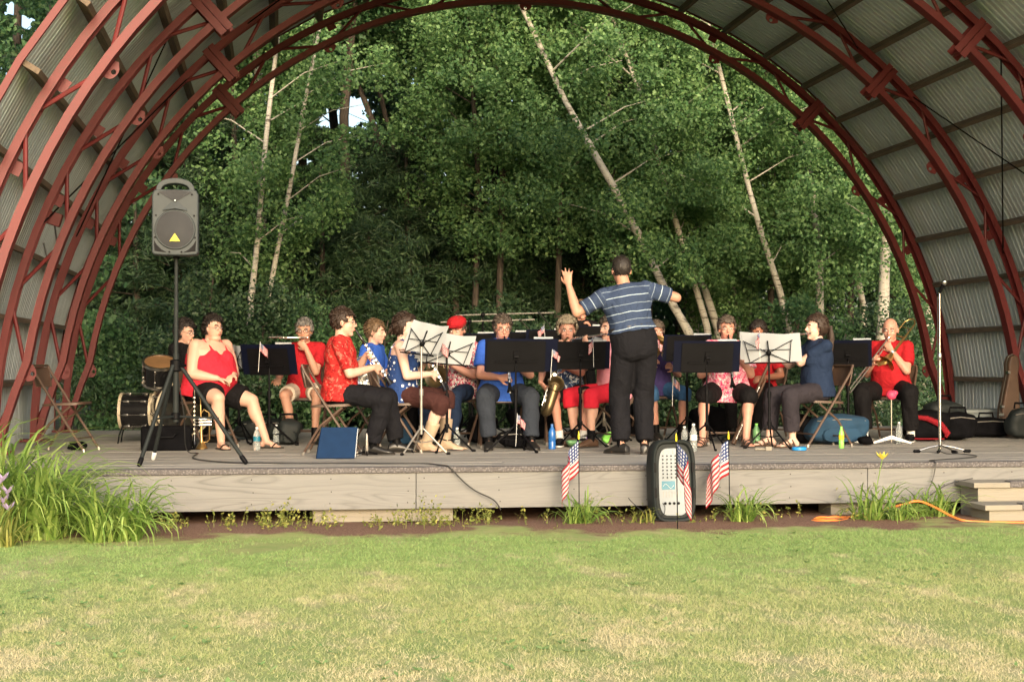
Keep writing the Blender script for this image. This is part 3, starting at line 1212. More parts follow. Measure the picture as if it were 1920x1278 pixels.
def forest():
    B, K = MT['birch'], MT['bark']
    bl, ml, dl = MT['birch_leaf'], MT['maple_leaf'], MT['dark_leaf']
    # birches whose white trunks show
    spec = [
        ([(1290, 620), (1255, 560), (1205, 455), (1150, 350), (1100, 262), (1060, 190), (1000, 60)], 10.4, .072, .036, 'thick birch leaning left, its pale trunk passing behind the conductor'),
        ([(1325, 610), (1290, 490), (1245, 345), (1215, 215), (1165, 80)], 11.2, .058, .028, 'slim birch leaning left, its trunk rising just right of the thick leaning birch'),
        ([(1345, 615), (1322, 545), (1290, 470), (1262, 400), (1235, 300)], 11.8, .075, .03, 'birch leaning left close behind the slim one, above the pink floral shirt'),
        ([(1480, 625), (1462, 545), (1425, 430), (1402, 345), (1375, 235)], 10.8, .062, .03, 'birch leaning left above the wire stand holding white pages'),
        ([(1537, 610), (1537, 500), (1528, 400), (1515, 300)], 11.5, .075, .04, 'upright birch behind the ponytail of the flute player'),
        ([(1652, 650), (1657, 560), (1660, 470), (1657, 370), (1640, 200)], 9.9, .10, .06, 'bright white upright birch rising beside the rear right truss'),
        ([(1622, 650), (1618, 570), (1600, 480), (1570, 380)], 12.2, .07, .035, 'grey birch with a bare fork just left of the bright upright birch'),
        ([(470, 570), (484, 440), (492, 330), (503, 220), (515, 120)], 9.9, .05, .028, 'thin white birch on the left, the straighter of the left pair'),
        ([(500, 575), (518, 480), (545, 345), (568, 210), (592, 90)], 10.1, .042, .024, 'thin white birch on the left that leans right toward the sky gap'),
        ([(1386, 610), (1378, 550), (1366, 500)], 12.6, .04, .02, 'young thin birch stem between the two leaning birches'),
        ([(1358, 600), (1342, 540), (1318, 480)], 13.0, .04, .02, 'young grey birch stem behind the pink floral shirt'),
    ]
    for i, (pts, y, r0, r1, lab) in enumerate(spec):
        small = i >= 9
        left = i in (7, 8)
        tr = trunk_px(pts, y, 0.3, None if small else 9.5)
        tree('birch_tree', lab, tr, r0, r1, B, bl, 16 if small else (66 if left else 125), 230, 1.7 if small else (2.6 if not left else 2.4), 3.2 if small else 9.5, 0.7 if small else (1.2 if left else 1.6), 0.062, 0.044, 'birches behind the band shell', clump_r=0.34, branches=5 if small else 14, cy=(0.75 if left else -0.22) if not small else 0.2)
    # dark leaning trunks by the sky gap
    for pts, y, r, lab in (([(745, 345), (712, 270), (690, 205), (668, 150)], 14.0, .07, 'dark bare tree leaning left beside the sky gap'),
                           ([(765, 400), (745, 300), (722, 215), (700, 120)], 14.6, .06, 'dark bare tree just right of the sky gap')):
        tree('dark_tree', lab, trunk_px(pts, y, 0, 9.0), r, r * .5, K, ml, 34, 150, 6.4, 9.2, 1.7, 0.09, 0.06, 'dark trees by the sky gap', branches=9)
    # pines on the left and in the dark middle
    pines = [(250, 10.5, 3.6, 1.5), (330, 12.2, 5.6, 1.8), (415, 12.2, 4.0, 1.6), (600, 12.6, 4.2, 1.7), (690, 12.0, 3.2, 1.5), (760, 13.2, 5.0, 1.8), (850, 13.0, 3.6, 1.6), (560, 15.0, 5.6, 2.2), (960, 14.2, 3.6, 1.7), (180, 12.8, 6.5, 2.1), (1090, 14.6, 3.4, 1.7), (700, 17.5, 5.5, 2.3)]
    names = ['lowest pine, left of the speaker pole', 'tall pine behind the grey speaker', 'pine above the woman in the red tank top', 'pine above the clarinet player in red', 'small pine behind the clarinet player in red', 'dark pine below the sky gap', 'pine behind the wire stands with pages', 'taller pine between the left birches and the sky gap', 'pine in the deep shade behind the blue shirt', 'pine at the far left seen between the trusses', 'pine in the shade left of the conductor', 'pine standing deepest below the sky gap']
    for (px, y, h, r), nm in zip(pines, names):
        g = G(px, y, 0.15)
        tree('pine_tree', nm, [g, g + V((0.05, 0, h * .5)), g + V((0.0, 0.05, h))], 0.09, 0.02, K, dl, int(34 + 17 * h), 210, 0.5, h, r, 0.13, 0.022, 'pines behind the stage', flat=0.55, shape='cone', clump_r=0.42, branches=int(6 + 3 * h))
    # leafy trees filling the wood
    rr = random.Random(21)
    for i in range(20):
        px = 120 + 1760 * (i + 0.5 * rr.random()) / 20
        y = rr.uniform(13.5, 17.0)
        g = G(px, y, 0.15)
        z0 = 2.6 if px > 900 else 4.6
        if 530 < px < 850:
            z0 = 6.3
        tp = rr.uniform(8.8, 10.5)
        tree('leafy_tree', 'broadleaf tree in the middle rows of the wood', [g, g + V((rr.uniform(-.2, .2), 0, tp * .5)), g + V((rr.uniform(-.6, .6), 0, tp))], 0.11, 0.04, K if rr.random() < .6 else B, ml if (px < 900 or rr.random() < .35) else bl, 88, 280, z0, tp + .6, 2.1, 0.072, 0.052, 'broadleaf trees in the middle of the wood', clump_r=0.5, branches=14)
    for px, y, z0, lab in ((885, 12.4, 3.4, 'leafy tree with low bright foliage right of the dark hollow'), (930, 12.2, 3.1, 'leafy tree with low foliage above the boom stands'), (1040, 12.4, 3.2, 'leafy tree with foliage left of the hand of the conductor'), (1140, 12.6, 3.4, 'leafy tree with foliage above the head of the conductor'), (430, 12.6, 3.0, 'leafy tree with foliage left of the pair of thin birches'), (1590, 12.6, 1.8, 'leafy tree with low bright foliage above the trombone player'), (1440, 12.6, 3.2, 'leafy tree with foliage above the ponytail')):
        g = G(px, y, 0.15)
        tree('leafy_tree', lab, [g, g + V((.1, 0, 4)), g + V((-.2, 0, 8.8))], 0.06, 0.03, K, bl, 105, 250, z0, 9.2, 1.5, 0.063, 0.045, None, clump_r=0.38, branches=13)
    for i in range(24):
        px = -150 + 2250 * (i + 0.5 * rr.random()) / 24
        y = rr.uniform(19, 30)
        g = G(px, y, 0.15)
        tp = rr.uniform(11, 14) * (1.15 if y > 25 else 1)
        tree('leafy_tree', 'tall broadleaf tree at the back of the wood', [g, g + V((rr.uniform(-.2, .2), 0, tp * .5)), g + V((rr.uniform(-.6, .6), 0, tp))], 0.16, 0.05, K, dl if (540 < px < 860 or rr.random() < .4) else ml, 95, 120, 0.8, tp + .5, 3.0, 0.16, 0.12, 'broadleaf trees at the back of the wood', clump_r=0.95, branches=14)  # trees in the hollow take darker leaves: its shade is painted into the colour
    # trees left of the shell, seen past its front edge
    for px, y, lab in ((-40, 9.0, 'leafy tree outside the shell at the far left edge'), (70, 12.0, 'leafy tree behind the front edge of the roof at upper left')):
        g = G(px, y, 0.1)
        tree('leafy_tree', lab, [g, g + V((0.1, 0, 4)), g + V((0.3, 0, 9.5))], 0.14, 0.05, K, ml, 110, 150, 1.0, 9.5, 2.0, 0.09, 0.065, clump_r=0.5, branches=16)
    # undergrowth shrubs
    for i in range(26):
        px = 170 + 1560 * (i + rr.random() * .6) / 26
        y = rr.uniform(8.9, 11.8)
        g = G(px, y, 0.15)
        h = rr.uniform(0.9, 1.9) + (0.5 if px > 1450 or px < 620 else 0)
        tree('shrub', 'low leafy shrub in the undergrowth behind the stage', [g, g + V((0, 0, h * .6)), g + V((.1, 0, h))], 0.03, 0.01, K, [dl, ml, dl][i % 3] if (px > 1450 or px < 620) else dl, 26, 260, 0.25, h, 0.85, 0.060, 0.040, 'shrubs in the undergrowth', clump_r=0.34, cat='shrub', branches=5)  # middle shrubs all get the dark leaf, painting in the shade behind the band


forest()


# ------------------------------------------------------------------ plants at the stage
def blade_plant(name, base, n, length, width, mat, label, cat, group=None, spread=1.0, arch=1.0, seed=1, r0=0.06, flower=None):
    rr = random.Random(seed)
    mb = MB()
    base = V(base)
    for i in range(n):
        a = rr.uniform(0, 6.283)
        L = length * rr.uniform(0.55, 1.1)
        d = V((math.cos(a), math.sin(a), 0))
        p = base + V((rr.uniform(-r0, r0), rr.uniform(-r0, r0) * .6, 0))
        el = rad(rr.uniform(38, 84))
        bend = rad(rr.uniform(95, 165)) * arch
        side = V((-d.y, d.x, 0))
        w = width * rr.uniform(0.6, 1.1)
        S = 7
        vs = []
        for k in range(S + 1):
            t = k / S
            ww = w * (1 - t ** 2.2) * 0.5 + 0.0008
            vs += [p - side * ww, p + side * ww + V((0, 0, ww * .5))]
            e = el - bend * t * t * spread
            p = p + (d * math.cos(e) + V((0, 0, 1)) * math.sin(e)) * (L / S)
            p.z = max(p.z, base.z + 0.01)
        mb.add(vs, [(2 * k, 2 * k + 1, 2 * k + 3, 2 * k + 2) for k in range(S)])
    root = thing(name, base, label, cat, group)
    me = mb.mesh('leaves', base)
    me.materials.append(mat)
    o = bpy.data.objects.new('leaves', me)
    o.parent = root
    col.objects.link(o)
    if flower:
        for fx, fy, fz, c in flower:
            m2 = MB()
            top = base + V((fx, fy, fz))
            m2.tube([base, base.lerp(top, .5) + V((-.02, 0, .03)), top], 0.004, 5)
            obj('flower_stalk', m2, mat, root)
            m2 = MB()
            for q in range(6):
                a = q * 1.047
                u = V((math.cos(a), math.sin(a) * .7, 0.9)).normalized()
                s_ = u.cross(V((0, 0, 1))).normalized()
                m2.add([top, top + u * .04 + s_ * .016, top + u * .085, top + u * .04 - s_ * .016], [(0, 1, 2, 3)])
            obj('flower', m2, MT[c], root)
    return root


def plants():
    Lm = MT['lily']
    g = 'daylilies along the stage front'
    gp = lambda px, y: V((G(px, y).x, y, -0.04))
    blade_plant('daylily_clump', gp(60, -0.75), 380, 0.95, 0.025, Lm, 'tall wide daylily clump covering the left corner of the stage', 'plant', g, seed=1, r0=0.24)
    blade_plant('daylily_clump', gp(-20, -0.3), 220, 1.2, 0.024, Lm, 'tall daylily clump at the left edge of the photo behind the big clump', 'plant', g, seed=2, r0=0.22)
    blade_plant('daylily_clump', gp(215, -1.0), 230, 0.66, 0.021, Lm, 'low spreading daylily clump just right of the tall left one', 'plant', g, seed=3, r0=0.18, arch=1.1)
    blade_plant('daylily_clump', gp(1085, -0.42), 80, 0.38, 0.016, Lm, 'small daylily clump at the foot of the left flag', 'plant', g, seed=4, r0=0.08)
    blade_plant('daylily_clump', gp(1200, -0.45), 34, 0.26, 0.011, MT['weed'], 'sparse tuft just left of the floor monitor speaker', 'plant', g, seed=5, r0=0.1)
    blade_plant('daylily_clump', gp(1390, -0.45), 90, 0.44, 0.015, Lm, 'small arching daylily clump at the foot of the right flag', 'plant', g, seed=6, r0=0.08, arch=1.1)
    blade_plant('daylily_clump', gp(1640, -0.55), 90, 0.52, 0.018, Lm, 'daylily clump with a yellow flower beside the orange cord coil', 'plant', g, seed=7, r0=0.14, flower=[(0.09, 0.08, 0.50, 'yellowflower')])
    blade_plant('daylily_clump', gp(1740, -0.35), 80, 0.46, 0.017, Lm, 'daylily clump growing against the left side of the steps', 'plant', g, seed=8, r0=0.16)
    blade_plant('daylily_clump', gp(1690, -0.62), 60, 0.32, 0.014, Lm, 'low daylily clump between the flowering one and the steps', 'plant', g, seed=12, r0=0.1, arch=1.2)
    # a lilac-flowered perennial at the very left
    blade_plant('flowering_plant', gp(6, -1.15), 60, 0.5, 0.012, MT['weed'], 'lilac flowered perennial at the left edge of the photo', 'plant', None, seed=9, r0=0.08,
                flower=[(-.03, 0, .42, 'purpleflower'), (.03, 0, .36, 'purpleflower'), (0, .02, .30, 'purpleflower'), (.04, 0, .25, 'purpleflower'), (-.05, 0, .33, 'purpleflower'), (.0, 0, .45, 'purpleflower')])
    # weeds: nobody could count them
    rr = random.Random(9)
    mb = MB()
    for i in range(1000):
        px = rr.choice((rr.uniform(120, 1000), rr.uniform(120, 1000), rr.uniform(250, 1800)))
        y = -0.08 - abs(rr.gauss(0, 0.28))
        dens = 0.5 + 0.5 * math.sin(px / 47.0) * math.sin(px / 23.0 + 1)
        if rr.random() > dens * 1.1 - .1:
            continue
        p = V((G(px, y).x, y, -0.03))
        h = rr.uniform(0.05, 0.16) * (1.5 if dens > .72 and y > -0.25 else 1)
        a = rr.uniform(0, 6.283)
        t = p + V((math.cos(a) * h * .4, math.sin(a) * h * .4, h))
        sd_ = V((-math.sin(a), math.cos(a), 0)) * 0.0022
        mb.add([p - sd_, p + sd_, t], [(0, 1, 2)])
        for q in range(rr.randint(4, 9)):
            u = p.lerp(t, rr.uniform(.25, 1))
            v = V((rr.gauss(0, 1), rr.gauss(0, 1), rr.gauss(.3, .8))).normalized()
            s2 = v.cross(V((rr.random(), rr.random(), rr.random()))).normalized()
            L = rr.uniform(.012, .034)
            mb.add([u, u + v * L * .5 + s2 * L * .28, u + v * L, u + v * L * .5 - s2 * L * .28], [(0, 1, 2, 3)])
    me = mb.mesh('weeds')
    me.materials.append(MT['weed'])
    o = bpy.data.objects.new('weeds', me)
    col.objects.link(o)
    tag(o, 'straggly yellow green weeds growing along the foot of the stage', 'weeds', kind='stuff')


plants()
# ================================================================== people
UP = V((0, 0, 1))


def remesh(mb, voxel, smooth=2, wr=0.0, seed=0, name='mesh', stripe=None):
    """join closed shapes into one continuous surface (vertices stay in world space)"""
    me0 = mb.mesh('tmp')
    fix_normals(me0)
    ob = bpy.data.objects.new('tmp', me0)
    col.objects.link(ob)
    r = ob.modifiers.new('r', 'REMESH')
    r.mode = 'VOXEL'
    r.voxel_size = voxel
    r.use_smooth_shade = True
    if smooth:
        m_ = ob.modifiers.new('s', 'SMOOTH')
        m_.factor = 0.5
        m_.iterations = smooth
    dg = bpy.context.evaluated_depsgraph_get()
    me = bpy.data.meshes.new_from_object(ob.evaluated_get(dg))
    bpy.data.objects.remove(ob)
    bpy.data.meshes.remove(me0)
    me.name = name
    n = len(me.vertices)
    co = np.empty(n * 3)
    me.vertices.foreach_get('co', co)
    co = co.reshape(-1, 3)
    if wr:
        nm = np.empty(n * 3)
        me.vertices.foreach_get('normal', nm)
        nm = nm.reshape(-1, 3)
        rg = np.random.default_rng(seed)
        h = np.zeros(n)
        for q in range(7):
            k = rg.normal(size=3)
            k /= np.linalg.norm(k)
            fr = rg.uniform(18, 62)
            w = rg.normal(size=3) * 7
            h += np.sin(co @ k * fr + 1.6 * np.sin(co @ w + q) + rg.uniform(0, 6)) / (1 + fr / 40)
        co += nm * (h * wr / 3)[:, None]
    return me, co


def finish(me, co, origin):
    c = co - np.array(origin)[None, :]
    me.vertices.foreach_set('co', c.ravel())
    me.update()


def ik(a, b, l1, l2, hint):
    d = b - a
    D = min(d.length, l1 + l2 - 0.004)
    dn = d.normalized()
    x = (l1 * l1 - l2 * l2 + D * D) / (2 * D)
    h = math.sqrt(max(0.0, l1 * l1 - x * x))
    p = hint - dn * hint.dot(dn)
    p = p.normalized() if p.length > 1e-5 else frame_of(dn)[0]
    return a + dn * x + p * h, a + dn * D


def rot_about(v, axis, ang):
    return Matrix.Rotation(ang, 3, axis) @ v


def hand_prims(mb, w, hd, hn, s, side, curl=0.5, splay=0.0, thumb=1):
    """palm, four fingers in three joints each, and a thumb off the side; w = wrist, hd = along the hand, hn = palm normal"""
    hd = hd.normalized()
    hn = (hn - hd * hn.dot(hd)).normalized()
    hs = hd.cross(hn) * side     # toward the thumb
    c = w + hd * 0.048 * s
    mb.loft([(w - hd * 0.012 * s, hs * 0.026 * s, hn * 0.019 * s), (w + hd * 0.02 * s, hs * 0.033 * s, hn * 0.018 * s),
             (w + hd * 0.06 * s, hs * 0.041 * s, hn * 0.016 * s), (w + hd * 0.092 * s, hs * 0.040 * s, hn * 0.013 * s)], 12)
    lens = [0.066, 0.075, 0.070, 0.055]
    for i in range(4):
        off = (1.5 - i) * 0.0205
        p = w + hd * (0.088 - 0.006 * abs(i - 1)) * s + hs * off * s
        d = (hd + hs * (1.5 - i) * (0.05 + 0.16 * splay)).normalized()
        ax = d.cross(hn)
        L = lens[i] * s
        rr = [0.0098, 0.009, 0.0082, 0.007]
        cur = curl * (1 + 0.12 * (i - 1.5))
        for j, fr in enumerate((0.46, 0.30, 0.24)):
            d = rot_about(d, ax, cur * (0.75, 0.95, 0.6)[j])
            q = p + d * L * fr
            mb.capsule(p, q, rr[j] * s, rr[j + 1] * s, 8)
            p = q
    p = w + hd * 0.022 * s + hs * 0.028 * s + hn * 0.006 * s
    d = (hd * 0.75 + hs * 0.75 + hn * 0.35).normalized()
    q = p + d * 0.04 * s
    mb.capsule(p, q, 0.0145 * s, 0.0115 * s, 8)
    d2 = (hd * 0.95 + hs * 0.2 + hn * (0.3 + 0.4 * curl)).normalized()
    mb.capsule(q, q + d2 * 0.034 * s, 0.011 * s, 0.0088 * s, 8)


def person(label, base, phi, skin_m, hair, shirt, pants, shoes, h=1.0, w=1.0, seat=0.46, lean=0.0, side_lean=0.0,
           head=(0, 0), hands=None, feet=None, belly=0.0, bust=0.0, glasses=False, pelvis_z=None, jaw=1.0,
           elbow_out=(0.35, 0.35), knee_out=0.12, group=None, chest=1.0, twist=0.0, toe=None, eyes=True):
    base = V(base)
    root = thing('person', base, label, 'person', group)
    a = rad(phi)
    F = V((math.cos(a), math.sin(a), 0))
    L = V((-math.sin(a), math.cos(a), 0))
    standing = seat is None
    pz = pelvis_z if pelvis_z is not None else (0.93 * h if standing else seat + 0.095 * (0.6 + 0.4 * w))
    P = base + UP * pz
    T = rot_about(UP, L, rad(lean))
    T = rot_about(T, F, rad(side_lean))
    Ft = rot_about(F, UP, rad(twist))
    Lt = UP.cross(Ft)
    Lt = (Lt - T * Lt.dot(T)).normalized()
    Ft = Lt.cross(T).normalized()
    sh = h * (1.0 if standing else 0.885)
    ww = w
    k = {}
    # ---------- skeleton
    SH = {}
    for s, n in ((1, 'L'), (-1, 'R')):
        SH[n] = P + T * 0.475 * sh + Lt * s * (0.165 + 0.03 * (ww - 1)) * h
    k.update(F=Ft, L=Lt, U=T, P=P, base=base)
    neck0 = P + T * 0.53 * sh + Ft * 0.0
    hy, hp = rad(head[0]), rad(head[1])
    HF = rot_about(F, UP, hy)
    HL = UP.cross(HF)
    HF = rot_about(HF, HL, hp)       # positive: looks down
    HU = HF.cross(HL)
    hs = 1.04 * h
    HC = neck0 + T * 0.110 * h + HU * 0.022 + HF * 0.020
    k.update(HC=HC, HF=HF, HL=HL, HU=HU, mouth=HC + HF * 0.103 * hs - HU * 0.052 * hs)
    tgt = hands(k) if callable(hands) else (hands or {})
    ua, fa = 0.295 * h, 0.255 * h
    arms = {}
    for s, n in ((1, 'L'), (-1, 'R')):
        S = SH[n]
        if n in tgt:
            spec = tgt[n]
        else:
            kp = P + F * 0.34 * h + L * s * 0.12 + UP * 0.10
            spec = dict(p=kp, hint=-UP * 1 + L * s * 0.5 - F * 0.3)
        g = spec['p']
        hint = spec.get('hint', -UP * 1.0 + Lt * s * elbow_out[0 if s == 1 else 1])
        e0, _ = ik(S, g, ua, fa + 0.085 * h, hint)
        hd = spec.get('hd', (g - e0).normalized())
        wr = g - hd * 0.085 * h
        E, Wp = ik(S, wr, ua, fa, hint)
        hn = spec.get('hn', (-Lt * s * 0.8 - UP * 0.3))
        arms[n] = (S, E, Wp, hd, hn, spec.get('curl', 0.75), spec.get('splay', 0.0), s)
    legs = {}
    th, sk = 0.43 * h, 0.42 * h
    for s, n in ((1, 'L'), (-1, 'R')):
        H = P + L * s * 0.088 * h * (0.8 + 0.2 * ww) - UP * 0.02
        if feet and n in feet:
            fx, fl = feet[n][:2]
        else:
            fx, fl = (0.42, 0.14 * s) if not standing else (0.0, 0.1 * s)
        lift = feet[n][2] if feet and n in feet and len(feet[n]) > 2 else 0.0
        an = base + F * fx * h + L * fl + UP * (0.085 * h + lift)
        kn, an2 = ik(H, an, th, sk, (UP + L * s * knee_out * 2 + F * 0.6) if not standing else (F + L * s * 0.1))
        fd = rot_about(F, UP, rad((toe or {}).get(n, 8 * s)))
        legs[n] = (H, kn, an2, fd)
    k.update(SH=SH, arms=arms, legs=legs)
    # ---------- body
    mb = MB()
    tw = 0.5 + 0.5 * ww

    def tsec(s_, a_, b_, off=0.0, inf=0.0):
        return (P + T * s_ * sh + Ft * off, Lt * (a_ * h * (1 + (ww - 1) * .75) + inf), Ft * (b_ * h * (1 + (ww - 1) * .75) + inf))
    body_secs = [(-0.10, .115, .095, 0), (-.06, .155, .118, 0), (0.0, .165, .125, 0), (.10, .150, .112 + belly * .5, belly * .5), (.20, .143, .108 + belly * .7, belly * .6),
                 (.30, .152, .112 + belly * .3, belly * .25), (.39, .163 * chest, .112, 0), (.45, .158 * chest, .100, -.004), (.50, .120, .078, -.008), (.535, .070, .060, -.006)]
    mb.loft([tsec(*q) for q in body_secs], 20)
    for s in (1, -1):
        mb.capsule(P + T * .44 * sh + Lt * s * .09, SH['L' if s == 1 else 'R'], .062 * h * tw, .054 * h * tw, 12)
        mb.capsule(P + T * .515 * sh + Lt * s * .03, SH['L' if s == 1 else 'R'] + T * .01, .038 * h, .038 * h * tw, 10)
        if bust:
            mb.ell(P + T * .335 * sh + Ft * (.075 + .02 * bust + belly * .2) + Lt * s * .075, (Lt, Ft, T), (.072 * bust, .068 * bust, .075 * bust), 12)
    mb.capsule(neck0 - T * .05, HC - HU * .05 - HF * .02, .056 * h * tw ** .6, .052 * h * tw ** .5, 12)
    # head
    X = (HL, HF, HU)
    mb.ell(HC + HU * .028 * hs - HF * .014 * hs, X, (.073 * hs, .092 * hs, .090 * hs), 18)
    mb.ell(HC + HF * .022 * hs - HU * .030 * hs, X, (.060 * hs * jaw, .070 * hs, .082 * hs), 16)
    mb.ell(HC + HF * .062 * hs - HU * .092 * hs, X, (.028 * hs * jaw, .026 * hs, .020 * hs), 10)
    if jaw > 1.08:
        mb.ell(HC + HF * .03 * hs - HU * .095 * hs, X, (.062 * hs, .06 * hs, .03 * hs), 12)
    mb.ell(HC + HF * .074 * hs + HU * .030 * hs, X, (.048 * hs, .014 * hs, .012 * hs), 10)
    mb.capsule(HC + HF * .086 * hs + HU * .018 * hs, HC + HF * .104 * hs - HU * .018 * hs, .0085 * hs, .0125 * hs, 8)
    for s in (1, -1):
        mb.ell(HC + HF * .088 * hs - HU * .024 * hs + HL * s * .011 * hs, X, (.009 * hs, .010 * hs, .008 * hs), 8)
        mb.ell(HC + HF * .058 * hs - HU * .022 * hs + HL * s * .036 * hs, X, (.024 * hs, .024 * hs, .022 * hs), 10)
        mb.ell(HC + HL * s * .076 * hs - HF * .008 * hs - HU * .004 * hs, X, (.010 * hs, .019 * hs, .031 * hs), 10)
    mb.ell(HC + HF * .088 * hs - HU * .053 * hs, X, (.022 * hs, .010 * hs, .012 * hs), 8)
    for n, (S, E, Wp, hd, hn, curl, splay, s) in arms.items():
        mb.capsule(S, S.lerp(E, .45), .050 * h * tw, .046 * h * tw ** 1.3, 12)
        mb.capsule(S.lerp(E, .4), E, .046 * h * tw ** 1.3, .037 * h * tw, 12)
        mb.capsule(E, E.lerp(Wp, .35), .038 * h * tw, .039 * h * tw, 12)
        mb.capsule(E.lerp(Wp, .35), Wp, .039 * h * tw, .026 * h * tw ** .5, 12)
        hand_prims(mb, Wp, hd, hn, h, s, curl, splay)
    for n, (H, K_, An, fd) in legs.items():
        s = 1 if n == 'L' else -1
        mb.capsule(H, H.lerp(K_, .5), .085 * h * tw, .074 * h * tw, 14)
        mb.capsule(H.lerp(K_, .5), K_, .074 * h * tw, .056 * h * tw ** .7, 14)
        cd = (An - K_).normalized()
        back = (-F - cd * (-F).dot(cd)).normalized()
        mb.ell(K_.lerp(An, .30) + back * .014, (L, back, cd), (.052 * h * tw ** .8, .056 * h * tw ** .8, .13 * h), 14)
        mb.capsule(K_, An, .050 * h * tw ** .8, .033 * h * tw ** .5, 12)
        z0 = An.z - .085 * h
        heel = An - fd * .045 * h
        heel.z = An.z - .050 * h
        ball = An + fd * .125 * h
        ball.z = An.z - .060 * h
        mb.capsule(An, heel, .034 * h, .030 * h, 10)
        mb.capsule(An - UP * .02 * h, ball, .032 * h, .019 * h, 10)
        sx = fd.cross(UP)
        for t_ in range(5):
            q = ball + sx * (.030 - .015 * t_) * h
            mb.capsule(q - fd * .05, q + fd * (.045 - .006 * abs(t_ - (1 if s == 1 else 3))) * h - UP * .008, .012 * h, .0105 * h, 8)
    me, co = remesh(mb, 0.0085, 2, name='body')
    finish(me, co, base)
    me.materials.append(skin_m)
    body = bpy.data.objects.new('body', me)
    body.parent = root
    col.objects.link(body)

    # ---------- face
    if eyes:
        for s in (1, -1):
            m2 = MB()
            ec = HC + HF * .077 * hs + HU * .010 * hs + HL * s * .031 * hs
            m2.ell(ec, X, (.0145 * hs, .009 * hs, .0085 * hs), 10, 0)
            m2.ell(ec + HF * .0045 * hs, X, (.0068 * hs, .006 * hs, .0068 * hs), 8, 1)
            obj('eye', m2, [MT['eyewhite'], MT['eye']], root)
            m2 = MB()
            b0 = HC + HF * .088 * hs + HU * .031 * hs + HL * s * .014 * hs
            m2.tube([b0, b0 + HL * s * .018 * hs + HU * .005 * hs, b0 + HL * s * .036 * hs - HF * .012 * hs], .0042 * hs, 6)
            obj('eyebrow', m2, hair[1], root)
        m2 = MB()
        m2.ell(HC + HF * .096 * hs - HU * .050 * hs, X, (.021 * hs, .0055 * hs, .0045 * hs), 8)
        m2.ell(HC + HF * .096 * hs - HU * .058 * hs, X, (.017 * hs, .0055 * hs, .005 * hs), 8)
        obj('lips', m2, MT['lip'], root)
    if glasses:
        m2 = MB()
        for s in (1, -1):
            c = HC + HF * .099 * hs + HU * .008 * hs + HL * s * .031 * hs
            m2.tube([c + HL * .024 * hs * math.cos(t * .5236) + HU * .018 * hs * math.sin(t * .5236) for t in range(12)], .0019, 5, closed=True)
            m2.tube([c + HL * s * .024 * hs, HC + HL * s * .074 * hs + HF * .07 * hs + HU * .012 * hs, HC + HL * s * .083 * hs + HU * .012 * hs], .0018, 5)
        m2.tube([HC + HF * .101 * hs + HU * .01 * hs + HL * .008 * hs, HC + HF * .101 * hs + HU * .01 * hs - HL * .008 * hs], .0019, 5)
        obj('glasses', m2, MT['lens'], root)

    # ---------- hair: cap of strands over the skull, cut at the hairline
    style, hm = hair[0], hair[1]
    HAIR = dict(short=(.008, .060, -.050, .045), crop=(.003, .060, -.052, .045), bald=(.002, .0, -.05, .02), long=(.012, .068, -.085, .03), bob=(.018, .066, -.088, .035), curly=(.020, .072, -.050, .04))
    inf, front, low, ff = HAIR[style]
    N, Kk = 40, 28
    vs, keep = [], []
    cc = HC + HU * .030 * hs - HF * .016 * hs
    rg = random.Random(len(label))
    for i in range(Kk + 1):
        t = math.pi * i / Kk
        for j in range(N):
            p_ = 2 * math.pi * j / N
            d = V((math.sin(t) * math.cos(p_), math.sin(t) * math.sin(p_), math.cos(t)))
            rr_ = inf + (0.003 if style in ('crop', 'bald') else 0.007) * (math.sin(11 * p_ + 5 * t) * .5 + math.sin(23 * p_ - 9 * t) * .4 + rg.uniform(-.4, .4))
            if style == 'curly':
                rr_ += rg.uniform(-.008, .010)
            if style in ('long', 'bob') and d.z < 0:
                rr_ += .010
            rr_ += .004 * max(0, d.z)
            q = V((d.x * (.075 * hs + rr_), d.y * (.094 * hs + rr_), d.z * (.091 * hs + rr_)))
            if style == 'bob' and d.z < -.2:
                q.x *= 1.12
                q.z *= 1.15
            w_ = cc + HL * q.x + HF * q.y + HU * q.z
            vs.append(w_)
            fwd = q.y - .016 * hs
            up = q.z + .030 * hs
            line = front * hs + .006 * math.sin(7 * p_)
            ok = up > low * hs
            if style == 'bald':
                ok = ok and up < .048 * hs and fwd < .0
            elif fwd > ff * hs:
                ok = ok and up > line
            elif fwd > 0.005:
                ok = ok and up > (.005 if style not in ('bob',) else -.06) * hs
            keep.append(ok)
    m2 = MB()
    m2.v = vs
    for i in range(Kk):
        for j in range(N):
            q = (i * N + j, i * N + (j + 1) % N, (i + 1) * N + (j + 1) % N, (i + 1) * N + j)
            if all(keep[z] for z in q):
                m2.f.append(q)
                m2.m.append(0)
    faces = list(m2.f)
    if style != 'bald':
        for q in range(140 if style == 'crop' else 420):
            f_ = faces[rg.randrange(len(faces))]
            c_ = (vs[f_[0]] + vs[f_[2]]) / 2
            nn = (c_ - cc).normalized()
            dd = (-HU * .8 - HF * .35 + HL * rg.uniform(-.35, .35))
            dd = (dd - nn * dd.dot(nn)).normalized()
            sd2 = nn.cross(dd) * .0028
            Ls = rg.uniform(.018, .042) * (.35 if style == 'crop' else 1)
            c2 = c_ + nn * .002
            m2.add([c2 - sd2, c2 + sd2, c2 + dd * Ls + nn * rg.uniform(.002, .010)], [(0, 1, 2)])
    ho = obj('hair', m2, hm, root, smooth=True)
    so = ho.modifiers.new('thick', 'SOLIDIFY')
    so.thickness = .008
    so.offset = -1
    extra = hair[2] if len(hair) > 2 else None
